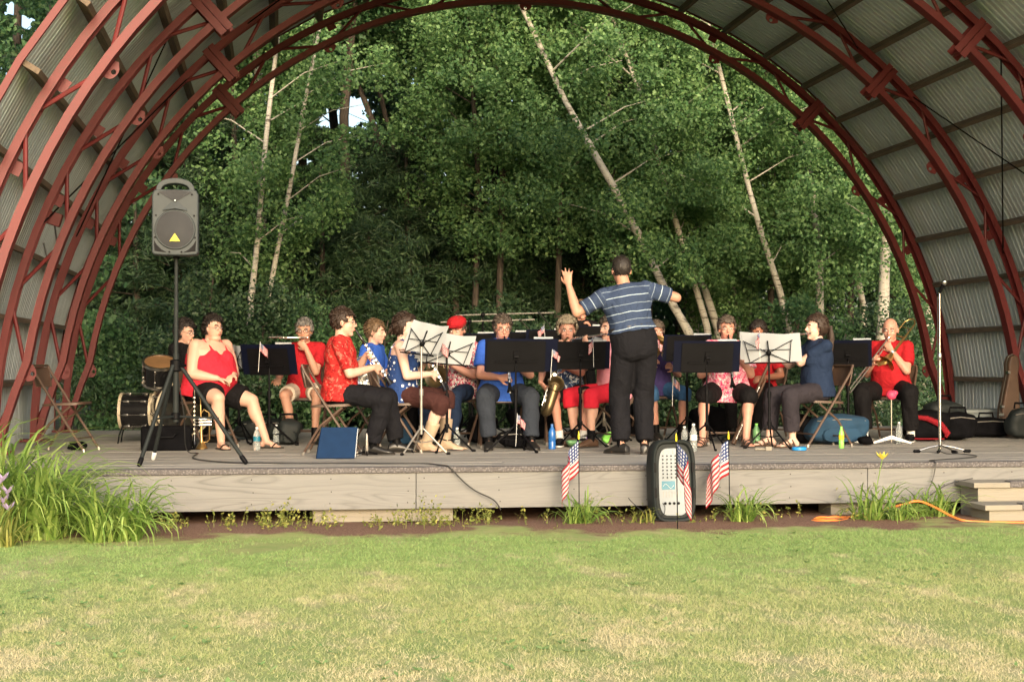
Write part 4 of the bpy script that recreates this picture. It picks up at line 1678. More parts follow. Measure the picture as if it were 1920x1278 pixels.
    if extra == 'bun':
        m2 = MB()
        m2.ell(HC - HF * .115 * hs - HU * .01 * hs, X, (.035, .035, .04), 12)
        for q in range(9):
            a_ = q * .7
            e = HC - HF * (.125 + .02 * math.sin(a_ * 2)) * hs - HU * .02 + HL * .03 * math.cos(a_) + HU * .035 * math.sin(a_)
            m2.tube([HC - HF * .1, e, e - HF * .012 - HU * .03], [.012, .011, .003], 6)
        obj('bun', m2, hm, root)
    elif extra == 'ponytail':
        m2 = MB()
        s0 = HC - HF * .10 * hs + HU * .015
        for q in range(7):
            o1 = HL * rg.uniform(-.02, .02)
            m2.tube([s0, s0 - HF * .05 + HU * .0 + o1, s0 - HF * (.055 + rg.uniform(0, .02)) - UP * .12 + o1 * 1.4, s0 - HF * (.03 + rg.uniform(0, .03)) - UP * .26 + o1 * 1.6, s0 - HF * .03 - UP * rg.uniform(.34, .42) + o1], [.016, .022, .024, .018, .004], 8)
        obj('ponytail', m2, hm, root)
    elif extra == 'cap':
        m2 = MB()
        m2.ell(HC + HU * .075 * hs - HF * .014, X, (.096 * hs, .118 * hs, .070 * hs), 18)
        m2.ell(HC + HU * .068 * hs + HF * .10 * hs, X, (.06 * hs, .06 * hs, .009 * hs), 12)
        obj('cap', m2, hair[3], root)
    elif extra == 'scarf':
        m2 = MB()
        m2.ell(HC + HU * .07 * hs - HF * .015, X, (.09 * hs, .10 * hs, .055 * hs), 18)
        obj('headscarf', m2, hair[3], root)

    # ---------- shirt
    sm, sleeve, kind = shirt[0], shirt[1], shirt[2]
    hem = shirt[3] if len(shirt) > 3 else -.10
    mb = MB()
    if kind == 'tank':
        secs = [(hem, .178, .135, belly * .1), (-.02, .182, .140, belly * .3), (.08, .170, .128 + belly * .5, belly * .5), (.20, .158, .120 + belly * .7, belly * .6), (.30, .162, .122 + belly * .3, belly * .28), (.375, .160, .118, .002), (.41, .138, .10, .006)]
        mb.loft([tsec(*q, inf=.006) for q in secs], 22)
        for s in (1, -1):
            if bust:
                mb.ell(P + T * .332 * sh + Ft * (.078 + .02 * bust + belly * .2) + Lt * s * .075, (Lt, Ft, T), (.082 * bust, .074 * bust, .083 * bust), 12)
            a0 = P + T * .39 * sh + Ft * (.118 * (1 + (ww - 1) * .7)) + Lt * s * .085
            a1 = P + T * .535 * sh + Ft * .005 + Lt * s * (.088 + .02 * (ww - 1))
            a2 = P + T * .36 * sh - Ft * (.112 * (1 + (ww - 1) * .7)) + Lt * s * .08
            mb.tube([a0, a0.lerp(a1, .5) + Ft * .018 + T * .012, a1 + T * .014, a1.lerp(a2, .5) - Ft * .03 + T * .02, a2], .013, 8)
    else:
        hb = .010 if standing else .016
        secs = [(hem, .172 + hb, .132 + hb, belly * .2), (0.0, .174 + hb, .138 + hb * .6, belly * .3), (.10, .160, .122 + belly * .5, belly * .5), (.20, .154, .118 + belly * .7, belly * .6),
                (.30, .162, .120 + belly * .3, belly * .28), (.39, .170 * chest, .118, 0), (.45, .164 * chest, .106, -.004), (.50, .126, .088, -.008), (.530, .084, .074, -.008), (.545, .062, .062, -.008)]
        secs = [secs[0]] + [q for q in secs[1:] if q[0] > hem + .02]
        mb.loft([tsec(*q, inf=.011) for q in secs], 22)
        for s in (1, -1):
            n = 'L' if s == 1 else 'R'
            mb.capsule(P + T * .44 * sh + Lt * s * .09, SH[n], .074 * h * tw, .066 * h * tw, 12)
            mb.capsule(P + T * .512 * sh + Lt * s * .035, SH[n] + T * .012, .052 * h, .050 * h * tw, 10)
            if bust:
                mb.ell(P + T * .332 * sh + Ft * (.078 + .02 * bust + belly * .2) + Lt * s * .075, (Lt, Ft, T), (.084 * bust, .076 * bust, .085 * bust), 12)
            S, E, Wp = arms[n][:3]
            e = S.lerp(E, min(1, sleeve))
            if sleeve > 0:
                mb.capsule(S, S.lerp(e, .3), .062 * h * tw, .061 * h * tw ** 1.2, 12)
                mb.cyl(S, e, .062 * h * tw, (.064 if sleeve <= .8 else .052) * h * tw ** 1.3, 14)
            if sleeve > 1:
                mb.capsule(E, E, .052 * h * tw, .052 * h * tw, 12)
                mb.cyl(E, E.lerp(Wp, sleeve - 1), .052 * h * tw, .038 * h * tw, 14)
    me, co = remesh(mb, 0.0105, 2, wr=0.011 if kind != 'tank' else .004, seed=len(label), name='shirt')
    if kind == 'striped':
        st_ = np.empty(len(co))
        Pn, Tn, Ln = np.array(P), np.array(T), np.array(Lt)
        rel = co - Pn
        st_[:] = rel @ Tn + 0.05 * np.abs(rel @ Ln) - .015 * (rel @ Ln)
        for s, n in ((1, 'L'), (-1, 'R')):
            S, E = np.array(arms[n][0]), np.array(arms[n][1])
            dn = (E - S) / np.linalg.norm(E - S)
            t_ = (co - S) @ dn
            sel = (t_ > .035) & (np.linalg.norm((co - S) - t_[:, None] * dn, axis=1) < .1) & ((rel @ Ln) * s > .19)
            st_[sel] = t_[sel] + .02
        at = me.attributes.new('stripe', 'FLOAT', 'POINT')
        at.data.foreach_set('value', st_.astype(np.float32))
    finish(me, co, base)
    me.materials.append(sm)
    so_ = bpy.data.objects.new('tank_top' if kind == 'tank' else 'shirt', me)
    so_.parent = root
    col.objects.link(so_)
    if kind in ('polo', 'striped', 'collar'):
        m2 = MB()
        c0 = neck0 - T * .012
        for s in (1, -1):
            pts = []
            for q in range(7):
                a_ = math.pi * q / 6
                pts.append(c0 + Lt * s * math.sin(a_) * .078 * tw ** .5 + Ft * (-math.cos(a_) * .070 + .006) - T * (.0 + .045 * (q / 6) ** 2))
            for q in range(6):
                u, v = pts[q], pts[q + 1]
                up_, dn_ = T * .022, (Lt * s * math.sin(math.pi * (q + .5) / 6) * .02 - T * .028 + Ft * (-math.cos(math.pi * (q + .5) / 6)) * .018)
                m2.add([u + up_, v + up_, v + dn_, u + dn_], [(0, 1, 2, 3)])
        co_ = obj('collar', m2, sm, root, smooth=True)
        s2 = co_.modifiers.new('thick', 'SOLIDIFY')
        s2.thickness = .005

    # ---------- trousers, capris or shorts
    pm, pend = pants[0], pants[1]
    loose = pants[2] if len(pants) > 2 else 1.0
    mb = MB()
    wst = .15 if standing else .02
    mb.loft([tsec(-.125, .10, .09, 0, .006), tsec(-.09, .150, .118, 0, .008), tsec(-.03, .168, .130, 0, .009), tsec(wst * .5, .170, .130, belly * .2, .008), tsec(wst + .01, .166, .126, belly * .3, .007)], 20)
    for n, (H, K_, An, fd) in legs.items():
        kend = min(1.0, pend)
        k2 = H.lerp(K_, kend)
        r_h, r_k = .098 * h * tw, .068 * h * tw * loose
        re = r_h + (r_k - r_h) * kend
        mb.capsule(H, H.lerp(k2, .3), r_h, r_h + (re - r_h) * .3, 16)
        if pend <= 1:
            mb.cyl(H, k2, r_h, re * 1.06, 16)
        else:
            mb.capsule(H, K_, r_h, r_k, 16)
            e = K_.lerp(An, pend - 1)
            r_a = (.056 if pend > 1.7 else .062 * tw) * h * loose
            mb.cyl(K_, e, r_k * .99, r_a * (1.12 if pend > 1.7 else 1.0), 16)
    me, co = remesh(mb, 0.0105, 2, wr=0.012 if pend > 1.7 else .006, seed=len(label) + 5, name='trousers')
    finish(me, co, base)
    me.materials.append(pm)
    nm_ = 'trousers' if pend > 1.7 else ('capris' if pend > 1.0 else 'shorts')
    po = bpy.data.objects.new(nm_, me)
    po.parent = root
    col.objects.link(po)
    if standing:
        m2 = MB()
        m2.loft([tsec(wst - .005, .166, .128, 0, .014), tsec(wst + .025, .163, .125, 0, .014)], 24)
        obj('belt', m2, MT['leather'], root)

    # ---------- shoes
    kind_s, shm = shoes[0], shoes[1]
    for n, (H, K_, An, fd) in legs.items():
        m2 = MB()
        sx = fd.cross(UP)
        z0 = An.z - .085 * h
        g0 = V((An.x, An.y, z0))

        def sec(t, wd, zb, zt):
            return (g0 + fd * t * h + UP * ((zb + zt) / 2) * h, sx * wd * h, UP * (zt - zb) / 2 * h)
        if kind_s in ('shoe', 'sneaker'):
            rings = [sec(-.085, .014, .012, .045), sec(-.075, .030, .006, .075), sec(-.04, .036, .006, .095), sec(.0, .037, .006, .098), sec(.05, .041, .006, .082), sec(.10, .046, .006, .058), sec(.15, .045, .006, .044), sec(.185, .034, .008, .034), sec(.20, .014, .010, .024)]
            m2.loft(rings, 14, pw=.8)
            so2 = obj('shoe', m2, shm, root)
            m3 = MB()
            m3.loft([(g0 + fd * t * h + UP * .007, sx * wd * h, UP * .0075) for t, wd in ((-.088, .012), (-.075, .034), (0, .038), (.10, .049), (.16, .047), (.195, .03), (.208, .01))], 12, pw=.6)
            obj('sole', m3, MT['sole'] if kind_s == 'shoe' else MT['white'], so2)
            if kind_s == 'shoe':
                m3 = MB()
                m3.cyl(An - UP * .03, An + (K_ - An).normalized() * .085, .038 * h, .041 * h, 12)
                obj('sock', m3, MT['black'], root)
            if kind_s == 'sneaker':
                m3 = MB()
                m3.cyl(An - UP * .03, An + (K_ - An).normalized() * .075, .040 * h, .042 * h, 12)
                obj('sock', m3, MT['white'], root)
        elif kind_s == 'boot':
            m2.loft([sec(-.085, .014, .012, .045), sec(-.075, .034, .01, .10), sec(-.03, .042, .01, .13), sec(.03, .042, .01, .125), sec(.08, .044, .01, .075), sec(.13, .042, .01, .052), sec(.19, .028, .01, .036), sec(.215, .01, .012, .026)], 14, pw=.8)
            top = An.lerp(K_, .52)
            mb3 = MB()
            mb3.v, mb3.f, mb3.m = m2.v, m2.f, m2.m
            mb3.cyl(An - UP * .03, top, .050 * h, .066 * h, 14)
            # scalloped top edges
            mb3.capsule(top, top + fd * .02 + UP * .045, .05 * h, .012, 10)
            me, co = remesh(mb3, 0.008, 2, wr=.003, name='boot')
            finish(me, co, base)
            me.materials.append(shm)
            bo = bpy.data.objects.new('boot', me)
            bo.parent = root
            col.objects.link(bo)
            m3 = MB()
            m3.box(g0 - fd * .055 + UP * .014, (.05, .06, .028), Matrix((fd, sx, UP)).transposed())
            obj('heel', m3, MT['sole'], bo)
        else:
            m2.loft([(g0 + fd * t * h + UP * .008, sx * wd * h, UP * .008) for t, wd in ((-.085, .01), (-.07, .036), (0, .036), (.10, .046), (.16, .046), (.195, .03), (.205, .01))], 12, pw=.6)
            so2 = obj('sandal', m2, shm, root)
            m3 = MB()
            for u0, u1, uz in (((.10), (.06), .058), ((.10), (.06), .058)) if kind_s == 'flipflop' else ((.11, .09, .052), (.05, .04, .072), (.0, .0, .088)):
                m3.tube([g0 + fd * u0 + sx * .046 + UP * .012, g0 + fd * (u0 + .02) + sx * .03 + UP * uz * .8, g0 + fd * (u0 + .03) + UP * uz, g0 + fd * (u0 + .02) - sx * .03 + UP * uz * .8, g0 + fd * u1 - sx * .046 + UP * .012], .0065, 6)
            obj('strap', m3, shm, so2)
    return root, k
# ================================================================== instruments, stands and kit
def rotz(a):
    return Matrix.Rotation(a, 3, 'Z')


def tone_keys(mb, p0, d, side, L, n, r, mi=1):
    for i in range(n):
        p = p0 + d * L * (0.12 + 0.76 * i / (n - 1)) + side * r
        mb.cyl(p, p + side * .008, .0085, n=8, mi=mi)
    mb.cyl(p0 + d * L * .1 + side * (r + .006), p0 + d * L * .9 + side * (r + .006), .003, n=6, mi=mi)


def clarinet(mouth, d, label, L=0.60, side=V((0, -1, 0)), group='clarinets'):
    d = d.normalized()
    root = thing('clarinet', mouth, label, 'clarinet', group)
    side = (side - d * side.dot(d)).normalized()
    mb = MB()
    mb.lathe(mouth - d * .01, d, [(0, .004), (.03, .009), (.07, .012), (.075, .0145), (.13, .0145), (.135, .0125), (.30, .0125), (.303, .015), (.32, .015), (.323, .0125), (L * .88, .014), (L * .94, .021), (L, .033), (L + .001, .028), (L * .92, .012)], 14)
    obj('tube', mb, MT['gloss'], root)
    mb = MB()
    tone_keys(mb, mouth + d * .12, d, side, L * .7, 9, .012, 0)
    x = side.cross(d)
    tone_keys(mb, mouth + d * .16, d, (side + x * 1.2).normalized(), L * .6, 6, .012, 0)
    obj('keys', mb, MT['silver'], root)
    return root


def flute(mouth, d, label, L=0.66, side=V((0, -1, 0)), back=.06):
    d = d.normalized()
    root = thing('flute', mouth, label, 'flute', 'flutes')
    side = (side - d * side.dot(d)).normalized()
    mb = MB()
    mb.lathe(mouth - d * back, d, [(0, .010), (.015, .0115), (.02, .0095), (.2, .0095), (.205, .0115), (.225, .0115), (.23, .0098), (L, .0098)], 12)
    mb.ell(mouth + side * .004, (d, side, d.cross(side)), (.02, .012, .012), 8)
    obj('tube', mb, MT['silver'], root)
    mb = MB()
    tone_keys(mb, mouth + d * .18, d, (side + UP * .6).normalized(), L * .6, 11, .009, 0)
    obj('keys', mb, MT['silver'], root)
    return root


def saxophone(mouth, top, bottom, bell, label, bell_axis):
    """neck from the mouth to the top of the body, body down to the bow, bell beside it"""
    root = thing('saxophone', bottom, label, 'saxophone')
    ax = bell_axis.normalized()
    m = MT['oldbrass']
    mb = MB()
    pts = [mouth, mouth.lerp(top, .5) + UP * .05, top + UP * .02, top - UP * .03]
    mb.tube(pts, [.008, .010, .012, .013], 10)
    obj('neck', mb, m, root)
    mb = MB()
    d = (bottom - top)
    low = bottom + d.normalized() * .05
    side = (bell - bottom)
    side = (side - d.normalized() * side.dot(d.normalized()))
    pts, rs = [], []
    for i in range(6):
        t = i / 5
        pts.append(top.lerp(bottom, t))
        rs.append(.014 + .020 * t)
    for i in range(1, 6):
        a_ = math.pi * i / 6
        c = bottom + side * .5
        pts.append(c - side * .5 * math.cos(a_) + d.normalized() * .06 * math.sin(a_))
        rs.append(.036 + .002 * i)
    q = bottom + side
    pts += [q, q.lerp(bell, .5), q.lerp(bell, .85)]
    rs += [.046, .052, .060]
    mb.tube(pts, rs, 16, cap=False)
    b0 = q.lerp(bell, .85)
    mb.lathe(b0, ax, [(-.02, .056), (0, .060), (.03, .068), (.05, .080), (.056, .083), (.054, .078), (.03, .062), (-.03, .045), (-.031, .001)], 18)
    obj('body', mb, m, root)
    mb = MB()
    sd_ = (ax - d.normalized() * ax.dot(d.normalized())).normalized()
    for i in range(8):
        p = top.lerp(bottom, .12 + .11 * i)
        mb.cyl(p + sd_ * (.016 + .0022 * i), p + sd_ * (.030 + .0024 * i), .016 + .001 * i, n=10)
    x = sd_.cross(d.normalized())
    for e in (-1, 1):
        mb.cyl(top + x * e * .02 + sd_ * .02, bottom + x * e * .035 + sd_ * .03, .0035, n=6)
        for i in range(4):
            p = top.lerp(bottom, .3 + .17 * i)
            mb.cyl(p + x * e * .02, p + x * e * .047, .012, n=8)
    obj('keys', mb, MT['silver'], root)
    return root


def trombone(mouth, d, up, label):
    """slide along d from the mouthpiece, bell section behind and above"""
    d = d.normalized()
    up = (up - d * up.dot(d)).normalized()
    x = d.cross(up)
    root = thing('trombone', mouth, label, 'trombone')
    mb = MB()
    a0, a1 = mouth + d * .03, mouth + d * .80
    o = -x * .075 - up * .02
    mb.tube([a0, a1], .0075, 8)
    mb.tube([a0 + o + d * .02, a1 + o], .0075, 8)
    mb.tube([a1, a1 + d * .03 + o * .2, a1 + d * .045 + o * .5, a1 + d * .03 + o * .8, a1 + o], .0085, 8)
    for t in (.14, .20):
        mb.cyl(mouth + d * t, mouth + d * t + o, .005, n=6)
    obj('slide', mb, MT['silver'], root)
    mb = MB()
    mb.lathe(mouth - d * .005, d, [(0, .013), (.012, .010), (.02, .005), (.07, .007)], 12)
    obj('mouthpiece', mb, MT['silver'], root)
    mb = MB()
    b0 = mouth + d * .04 + o * 1.0
    b1 = mouth - d * .34 + o * 1.1
    u2 = up * .125
    mb.tube([b0, b1, b1 - d * .05 + u2 * .25, b1 - d * .065 + u2 * .5, b1 - d * .05 + u2 * .75, b1 + u2, b1 + u2 + d * .28], .0085, 10)
    for t in (0.08, .22):
        mb.cyl(b1 + d * t, b1 + u2 + d * t, .004, n=6)
    mb.lathe(b1 + u2 + d * .18, d, [(0, .0105), (.2, .016), (.32, .028), (.40, .05), (.45, .085), (.462, .108), (.465, .109), (.455, .1), (.43, .068), (.38, .04), (.30, .02), (.29, .002)], 24)
    obj('bell', mb, MT['brass'], root)
    return root


def horn(c, axis, up, label, name='french_horn', m='brass', r=.145):
    axis = axis.normalized()
    up = (up - axis * up.dot(axis)).normalized()
    x = axis.cross(up)
    root = thing(name, c, label, 'horn')
    mb = MB()
    mb.lathe(c, axis, [(-.20, .012), (-.10, .022), (-.03, .045), (.01, .085), (.025, r), (.028, r), (.018, r * .93), (0, .075), (-.05, .035), (-.06, .002)], 26)
    obj('bell', mb, MT[m], root)
    for q, (rr_, off) in enumerate(((.14, .0), (.12, .025), (.09, .045))):
        mb = MB()
        cc = c - axis * (.08 + off) + up * .10 + x * .04
        mb.tube([cc + (up * math.cos(t * .4) + x * math.sin(t * .4)) * rr_ + axis * .0015 * t for t in range(15)], .009 - .001 * q, 8)
        obj('tubing', mb, MT[m], root)
    mb = MB()
    for q in range(3):
        p = c - axis * .12 + up * (.07 + .035 * q) + x * .02
        mb.cyl(p, p + x * .07, .014, n=10)
        mb.cyl(p + x * .07, p + x * .1, .004, n=6)
    obj('valves', mb, MT['silver'], root)
    return root


def trumpet(mouth, d, up, label, stand=False):
    d = d.normalized()
    up = (up - d * up.dot(d)).normalized()
    x = d.cross(up)
    root = thing('trumpet', mouth, label, 'trumpet')
    mb = MB()
    mb.lathe(mouth, d, [(0, .013), (.012, .01), (.02, .005), (.08, .006), (.085, .0065), (.2, .0065), (.201, .001)], 12)
    mb.tube([mouth + d * .12, mouth + d * .40, mouth + d * .43 - up * .02, mouth + d * .43 - up * .05, mouth + d * .40 - up * .075, mouth + d * .2 - up * .075], .006, 8)
    mb.tube([mouth + d * .36 - up * .0, mouth + d * .16, mouth + d * .12 - up * .03, mouth + d * .15 - up * .075, mouth + d * .3 - up * .075], .006, 8)
    obj('tubing', mb, MT['brass'], root)
    mb = MB()
    mb.lathe(mouth + d * .28, d, [(0, .008), (.10, .012), (.16, .022), (.195, .042), (.205, .06), (.208, .06), (.195, .05), (.15, .02), (.14, .001)], 20)
    obj('bell', mb, MT['brass'], root)
    mb = MB()
    for q in range(3):
        p = mouth + d * (.21 + .028 * q) + up * .02
        mb.cyl(p, p - up * .12, .0115, n=10)
        mb.cyl(p, p + up * .035, .003, n=6)
        mb.cyl(p + up * .035, p + up * .04, .009, n=8)
    obj('valves', mb, MT['silver'], root)
    return root


# ------------------------------------------------------------------ folding chair, copied for every seat
def make_chair(loc, rz, label):
    r = thing('folding_chair', loc, label, 'chair', 'brown metal folding chairs', rz)

    def o_(name, mb, m):
        return obj(name, mb, MT[m], r, world=False)
    mb = MB()
    # seat pan with rolled edges
    pts = []
    for q in range(20):
        t = 2 * math.pi * q / 20
        ca, sa = math.cos(t), math.sin(t)
        pts.append(V((.20 * math.copysign(abs(ca) ** .45, ca), .195 * math.copysign(abs(sa) ** .45, sa), .43 + .012 * ca)))
    mb.prism(pts, V((0, 0, .022)))
    o_('seat', mb, 'brownmetal')
    mb = MB()
    rows = []
    for z in (0.60, .63, .69, .75, .785):
        row = []
        for q in range(9):
            y = -.205 + .41 * q / 8
            wy = y * (1 if .62 < z < .77 else .93)
            row.append(V((-.215 - (z - .6) * .22 - .035 * (1 - (y / .205) ** 2), wy, z)))
        rows.append(row)
    vs, fs = [], []
    for dx in (0, -.012):
        for row in rows:
            vs += [p + V((dx, 0, 0)) for p in row]
    n, kk = 9, 5
    for i in range(kk - 1):
        for j in range(n - 1):
            a = i * n + j
            fs += [(a, a + 1, a + n + 1, a + n), (45 + a, 45 + a + n, 45 + a + n + 1, 45 + a + 1)]
    for j in range(n - 1):
        fs += [(j, 45 + j, 46 + j, j + 1), (36 + j, 37 + j, 82 + j, 81 + j)]
    for i in range(kk - 1):
        fs += [(i * 9, i * 9 + 9, 54 + i * 9, 45 + i * 9), (8 + i * 9, 53 + i * 9, 62 + i * 9, 17 + i * 9)]
    mb.add(vs, fs)
    o_('backrest', mb, 'brownmetal')
    for s in (-1, 1):
        mb = MB()
        mb.tube([V((-.262, s * .2, .80)), V((-.235, s * .212, .74)), V((-.02, s * .215, .40)), V((.235, s * .215, .012))], .0125, 8)
        o_('front_leg', mb, 'brownmetal')
        mb = MB()
        mb.tube([V((.10, s * .198, .425)), V((-.10, s * .198, .26)), V((-.25, s * .198, .012))], .0115, 8)
        o_('rear_leg', mb, 'brownmetal')
        mb = MB()
        mb.cyl((.235, s * .215, 0), (.229, s * .215, .03), .016, n=8)
        o_('foot_cap', mb, 'steel')
        mb = MB()
        mb.cyl((-.25, s * .198, 0), (-.245, s * .198, .03), .015, n=8)
        o_('foot_cap', mb, 'steel')
    for x_, yy_, z_, r_ in ((.165, .215, .125, .008), (-.19, .198, .10, .008), (-.262, .2, .80, .0115)):
        mb = MB()
        mb.cyl((x_, -yy_, z_), (x_, yy_, z_), r_, n=8)
        o_('cross_bar', mb, 'brownmetal')
    return r


# ------------------------------------------------------------------ music stands
def stand_base(r, m, z0, z1, spread, rot=0.4, hub=.24, rod=.012):
    mb = MB()
    mb.cyl((0, 0, hub - .06), (0, 0, z0), rod * 1.15, n=10)
    mb.cyl((0, 0, z0 - .02), (0, 0, z1), rod * .75, n=8)
    mb.cyl((0, 0, z0 - .03), (0, 0, z0 + .03), rod * 1.7, n=10)
    obj('pole', mb, m, r, world=False)
    for q in range(3):
        a = rot + q * 2.0944
        d = V((math.cos(a), math.sin(a), 0))
        mb = MB()
        mb.tube([V((0, 0, hub)) + d * .012, d * spread * .55 + V((0, 0, hub * .5)), d * spread + V((0, 0, .012))], .0085, 8)
        mb.tube([V((0, 0, hub * .45)) + d * .01, d * spread * .5 + V((0, 0, hub * .52))], .0055, 6)
        lg = obj('leg', mb, m, r, world=False)
        mb = MB()
        mb.capsule(d * spread + V((0, 0, .013)), d * (spread + .02) + V((0, 0, .013)), .012, .012, 8)
        obj('foot', mb, MT['black'], lg, world=False)
    mb = MB()
    mb.cyl((0, 0, hub - .02), (0, 0, hub + .02), rod * 2, n=10)
    obj('collar', mb, m, r, world=False)


def desk_frame(z, tilt):
    """player's side is +X; the desk leans back away from the player"""
    n = V((math.cos(rad(tilt)), 0, math.sin(rad(tilt))))      # outward normal, toward the player and up
    u = V((-math.sin(rad(tilt)), 0, math.cos(rad(tilt))))     # up along the desk
    return n, u, V((0, 1, 0)), V((-.02, 0, z))


def solid_stand(loc, rz, z, label, w=.50, h=.33, tilt=18, spread=.26, rot=.5):
    r = thing('music_stand', loc, label, 'music stand', 'solid black music stands', rad(rz))
    m = MT['black']
    stand_base(r, m, z * .62, z - .05, spread, rot)
    n, u, x, c = desk_frame(z, tilt)
    R = Matrix((x, u, n)).transposed()
    mb = MB()
    pts = []
    for sx, sy in ((-1, -1), (1, -1), (1, 1), (-1, 1)):
        for q in range(4):
            a = math.atan2(sy, sx) + (q - 1.5) * .12
            pts.append(c + x * (sx * (w / 2 - .03) + .03 * math.cos(a)) + u * (sy * (h / 2 - .03) + .03 * math.sin(a)))
    mb.prism(pts, n * .003)
    d_ = obj('desk', mb, m, r, world=False)
    mb = MB()
    mb.box(c - u * (h / 2) + n * .03, (w * .98, .004, .06), R)
    mb.box(c - u * (h / 2 - .012) + n * .059, (w * .98, .028, .003), R)
    obj('ledge', mb, m, d_, world=False)
    mb = MB()
    mb.box(c - n * .006 - u * .05, (w * .72, .018, .012), R)
    mb.box(c - n * .008 + u * .0, (.05, .11, .014), R)
    mb.cyl(c - n * .02 - u * .03, V((0, 0, z - .06)), .012, n=8)
    mb.cyl(c - n * .02 + x * .02, c - n * .02 - x * .02, .016, n=10)
    obj('bracket', mb, m, r, world=False)
    return r


def wire_stand(loc, rz, z, label, m='black', w=.46, h=.25, tilt=25, spread=.27, rot=.5, roll=0.0):
    r = thing('wire_music_stand', loc, label, 'music stand', 'folding wire music stands', rad(rz))
    stand_base(r, MT[m], z * .55, z - .02, spread, rot)
    n, u, x, c = desk_frame(z, tilt)
    if roll:
        x = (x * math.cos(roll) + u * math.sin(roll))
        u = n.cross(x)
    K = MT['black']
    mb = MB()
    lo = c - u * .02
    mb.ell(lo - n * .016, (x, u, n), (.026, .03, .018), 10)
    mb.tube([lo - n * .012, lo - n * .012 + u * .06, lo + u * h * .5 - n * .01], .0065, 6)
    obj('clamp', mb, K, r, world=False)
    for s in (-1, 1):
        mb = MB()
        mb.tube([lo - n * .012, lo + x * s * w * .47 + u * h * .48 - n * .006, lo + x * s * w * .5 + u * h * .5], .0045, 6)
        mb.tube([lo - n * .012, lo + x * s * w * .40 - u * h * .42 - n * .006], .0045, 6)
        mb.tube([lo + x * s * w * .40 - u * h * .42 - n * .006, lo + x * s * w * .47 + u * h * .48 - n * .006], .004, 6)
        obj('arm', mb, K, r, world=False)
    mb = MB()
    mb.tube([lo - x * w * .52 - u * h * .44, lo + x * w * .52 - u * h * .44], .007, 6)
    mb.tube([lo - x * w * .5 - u * h * .44, lo - x * w * .5 - u * h * .44 + n * .045, lo - x * w * .3 - u * h * .44 + n * .045], .003, 6)
    mb.tube([lo + x * w * .5 - u * h * .44, lo + x * w * .5 - u * h * .44 + n * .045, lo + x * w * .3 - u * h * .44 + n * .045], .003, 6)
    mb.tube([lo - x * w * .45 + u * h * .12 - n * .007, lo + x * w * .45 + u * h * .12 - n * .007], .0035, 6)
    obj('ledge', mb, K, r, world=False)
    return r


def flat_on_desk(name, loc, rz, z, tilt, w, h, m, label, cat, dx=0.0, du=0.0, roll=0.0, lift=.006, curl=.01, thick=.0015, fan=1, group=None):
    """pages or a folder standing on a desk, as a thing of its own"""
    r = thing(name, loc, label, cat, group, rad(rz))
    n, u, x, c = desk_frame(z, tilt)
    for f in range(fan):
        ro = roll + .07 * f
        x2 = x * math.cos(ro) + u * math.sin(ro)
        u2 = n.cross(x2)
        cc = c + x * (dx + .03 * f) + u * (du + .01 * f) + n * (lift + .004 * f)
        mb = MB()
        rows = []
        N = 9
        for back in (0, 1):
            for i in range(2):
                for j in range(N):
                    s = -1 + 2 * j / (N - 1)
                    p = cc + x2 * s * w / 2 + u2 * (i - .5) * h + n * (curl * (s * s) * (0.4 + i) + curl * .4 * math.sin(5 * s + f) - back * thick)
                    rows.append(p)
        fs = []
        for j in range(N - 1):
            fs += [(j, j + 1, N + j + 1, N + j), (2 * N + j, 3 * N + j, 3 * N + j + 1, 2 * N + j + 1), (j, 2 * N + j, 2 * N + j + 1, j + 1), (N + j, N + j + 1, 3 * N + j + 1, 3 * N + j)]
        fs += [(0, N, 3 * N, 2 * N), (N - 1, 3 * N - 1, 4 * N - 1, 2 * N - 1)]
        mb.add(rows, fs)
        obj('cover' if m == 'navyfolder' or m == 'bluebinder' else 'page', mb, MT[m], r, world=False)
    if name == 'music_folder':
        mb = MB()
        R = Matrix((x, u, n)).transposed()
        mb.box(c + x * (dx + w * .34) + u * (du + h * .5 - .012) + n * (lift + .004), (.09, .02, .004), R)
        obj('paper_tab', mb, MT['paper'], r, world=False)
        mb = MB()
        mb.box(c + x * (dx - w * .3) + u * (du + h * .5) + n * (lift + .012), (.18, .03, .002), R)
        obj('page', mb, MT['paper'], r, world=False)
    return r


def uv_grid(name, rows, mat, parent):
    """rows[i][j] -> point; u along j, v along i; gets a uv map"""
    me = bpy.data.meshes.new(name)
    n, k = len(rows), len(rows[0])
    org = world_origin(parent)
    co = [tuple(p - org) for r in rows for p in r]
    fs = [(i * k + j, i * k + j + 1, (i + 1) * k + j + 1, (i + 1) * k + j) for i in range(n - 1) for j in range(k - 1)]
    me.from_pydata(co, [], fs)
    uv = me.uv_layers.new(name='UVMap')
    for p in me.polygons:
        for li in p.loop_indices:
            vi = me.loops[li].vertex_index
            uv.data[li].uv = ((vi % k) / (k - 1), (vi // k) / (n - 1))
    me.materials.append(mat)
    me.polygons.foreach_set('use_smooth', [True] * len(me.polygons))
    o = bpy.data.objects.new(name, me)
    o.parent = parent
    col.objects.link(o)
    s = o.modifiers.new('thick', 'SOLIDIFY')
    s.thickness = .0015
    return o


